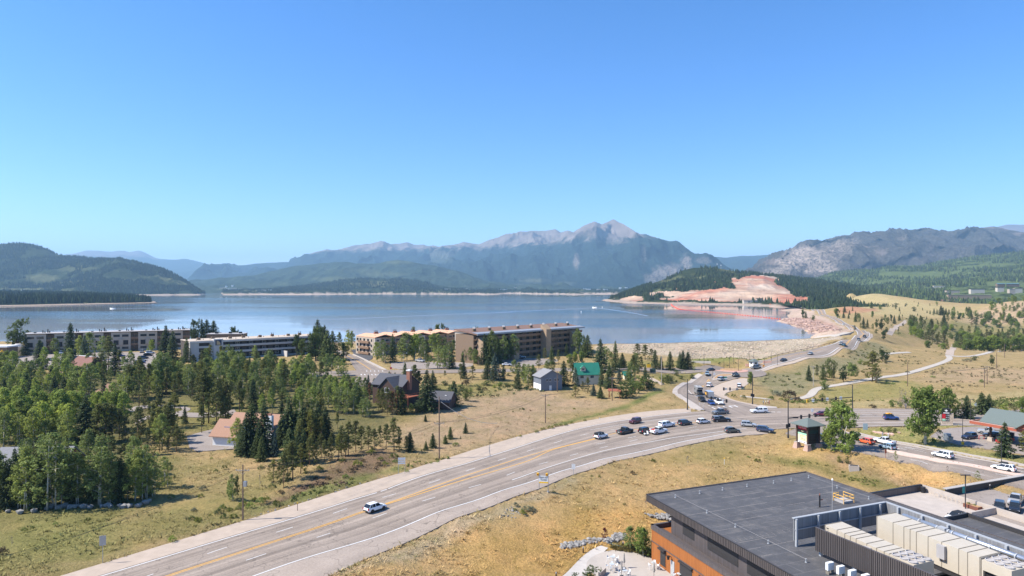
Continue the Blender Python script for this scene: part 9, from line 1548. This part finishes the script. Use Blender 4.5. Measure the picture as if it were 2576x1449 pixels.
def wake(pts, w0, w1):
    P = resamp(chaikin(np.array([PZ(x, y, LAKE) for x, y in pts])), 40); tt = np.gradient(P[:, :2], axis=0); tt /= np.linalg.norm(tt, axis=1)[:, None]; n_ = np.stack([-tt[:, 1], tt[:, 0]], 1); w = np.linspace(w0, w1, 40)[:, None]*(.5+fbm(np.arange(40)*.7, np.arange(40)*0., 3, 2)[:, None])
    V = np.zeros((120, 3)); V[0::3, :2] = P[:, :2]+n_*w; V[1::3, :2] = P[:, :2]; V[2::3, :2] = P[:, :2]-n_*w; V[:, 2] = LAKE+.01; V[1::3, 2] = LAKE+.25
    i = np.arange(39)*3; o = np_obj('wake_water', np_mesh('wake_water', V, np.concatenate([np.stack([i, i+1, i+4, i+3], 1), np.stack([i+1, i+2, i+5, i+4], 1)]), [mWk])); o['kind'] = 'structure'
wake([(1499, 774.5), (1530, 778), (1580, 785), (1630, 795)], 1., .6); wake([(1490, 774.5), (1420, 778), (1330, 782), (1250, 786)], 1., .8); wake([(290, 777), (330, 776.5), (380, 775.5)], 1., .5); wake([(1288, 785), (1150, 790), (900, 801), (780, 805)], .8, .5)
cam = bpy.data.cameras.new('camera'); co = link(bpy.data.objects.new('camera', cam))
cam.lens = 24; cam.sensor_width = 36; cam.clip_start = .5; cam.clip_end = 200000
co.location = (0, 0, H); co.rotation_euler = (R(90), 0, 0); SC.camera = co
EL = R(49); sd = Vector((-math.cos(EL), -.10, math.sin(EL))).normalized()
sun = bpy.data.lights.new('sun', 'SUN'); sun.energy = 4.5; sun.angle = R(.53); sun.color = (1, .945, .86)
so = link(bpy.data.objects.new('sun', sun)); so.rotation_euler = (-sd).to_track_quat('-Z', 'Y').to_euler(); so.location = (-50, 0, 120)
w = bpy.data.worlds.new('World'); SC.world = w; w.use_nodes = True; nt = w.node_tree
bg = nt.nodes['Background']; sky = node(nt, 'ShaderNodeTexSky', sky_type='NISHITA'); sky.sun_disc = False
sky.sun_elevation = EL; sky.sun_rotation = math.atan2(sd.x, sd.y); sky.altitude = 2700; sky.air_density = 1.0; sky.dust_density = 1.1; sky.ozone_density = 2.2
hs = node(nt, 'ShaderNodeHueSaturation'); hs.inputs['Saturation'].default_value = 1.3; nt.links.new(sky.outputs[0], hs.inputs['Color']); nt.links.new(mixc(nt, 1., hs.outputs[0], (1., .93, 1.), 'MULTIPLY'), bg.inputs[0]); bg.inputs[1].default_value = .13
HAZE = 6.5e-5
if HAZE:
    mh = bpy.data.materials.new('haze'); mh.use_nodes = True; nh = mh.node_tree; nh.nodes.remove(nh.nodes['Principled BSDF'])
    pv_ = node(nh, 'ShaderNodeVolumePrincipled'); pv_.inputs['Color'].default_value = (.44, .73, 1., 1); pv_.inputs['Density'].default_value = HAZE; pv_.inputs['Anisotropy'].default_value = .1
    nh.links.new(pv_.outputs[0], nh.nodes['Material Output'].inputs['Volume'])
    mb = MB(); mb.box(-32000, -300, -60, 32000, 26500, 1300); hz = mb.build('haze', mh); hz['kind'] = 'stuff'
SC.view_settings.view_transform = 'Standard'; SC.view_settings.look = 'None'; SC.view_settings.gamma = 1; SC.view_settings.exposure = 1.0
try:
    cy = SC.cycles; cy.max_bounces = 6; cy.diffuse_bounces = 4; cy.glossy_bounces = 3; cy.transmission_bounces = 4; cy.volume_bounces = 0; cy.transparent_max_bounces = 6
    cy.use_denoising = True; cy.caustics_reflective = False; cy.caustics_refractive = False; cy.sample_clamp_indirect = 4
except Exception as e: print(e)
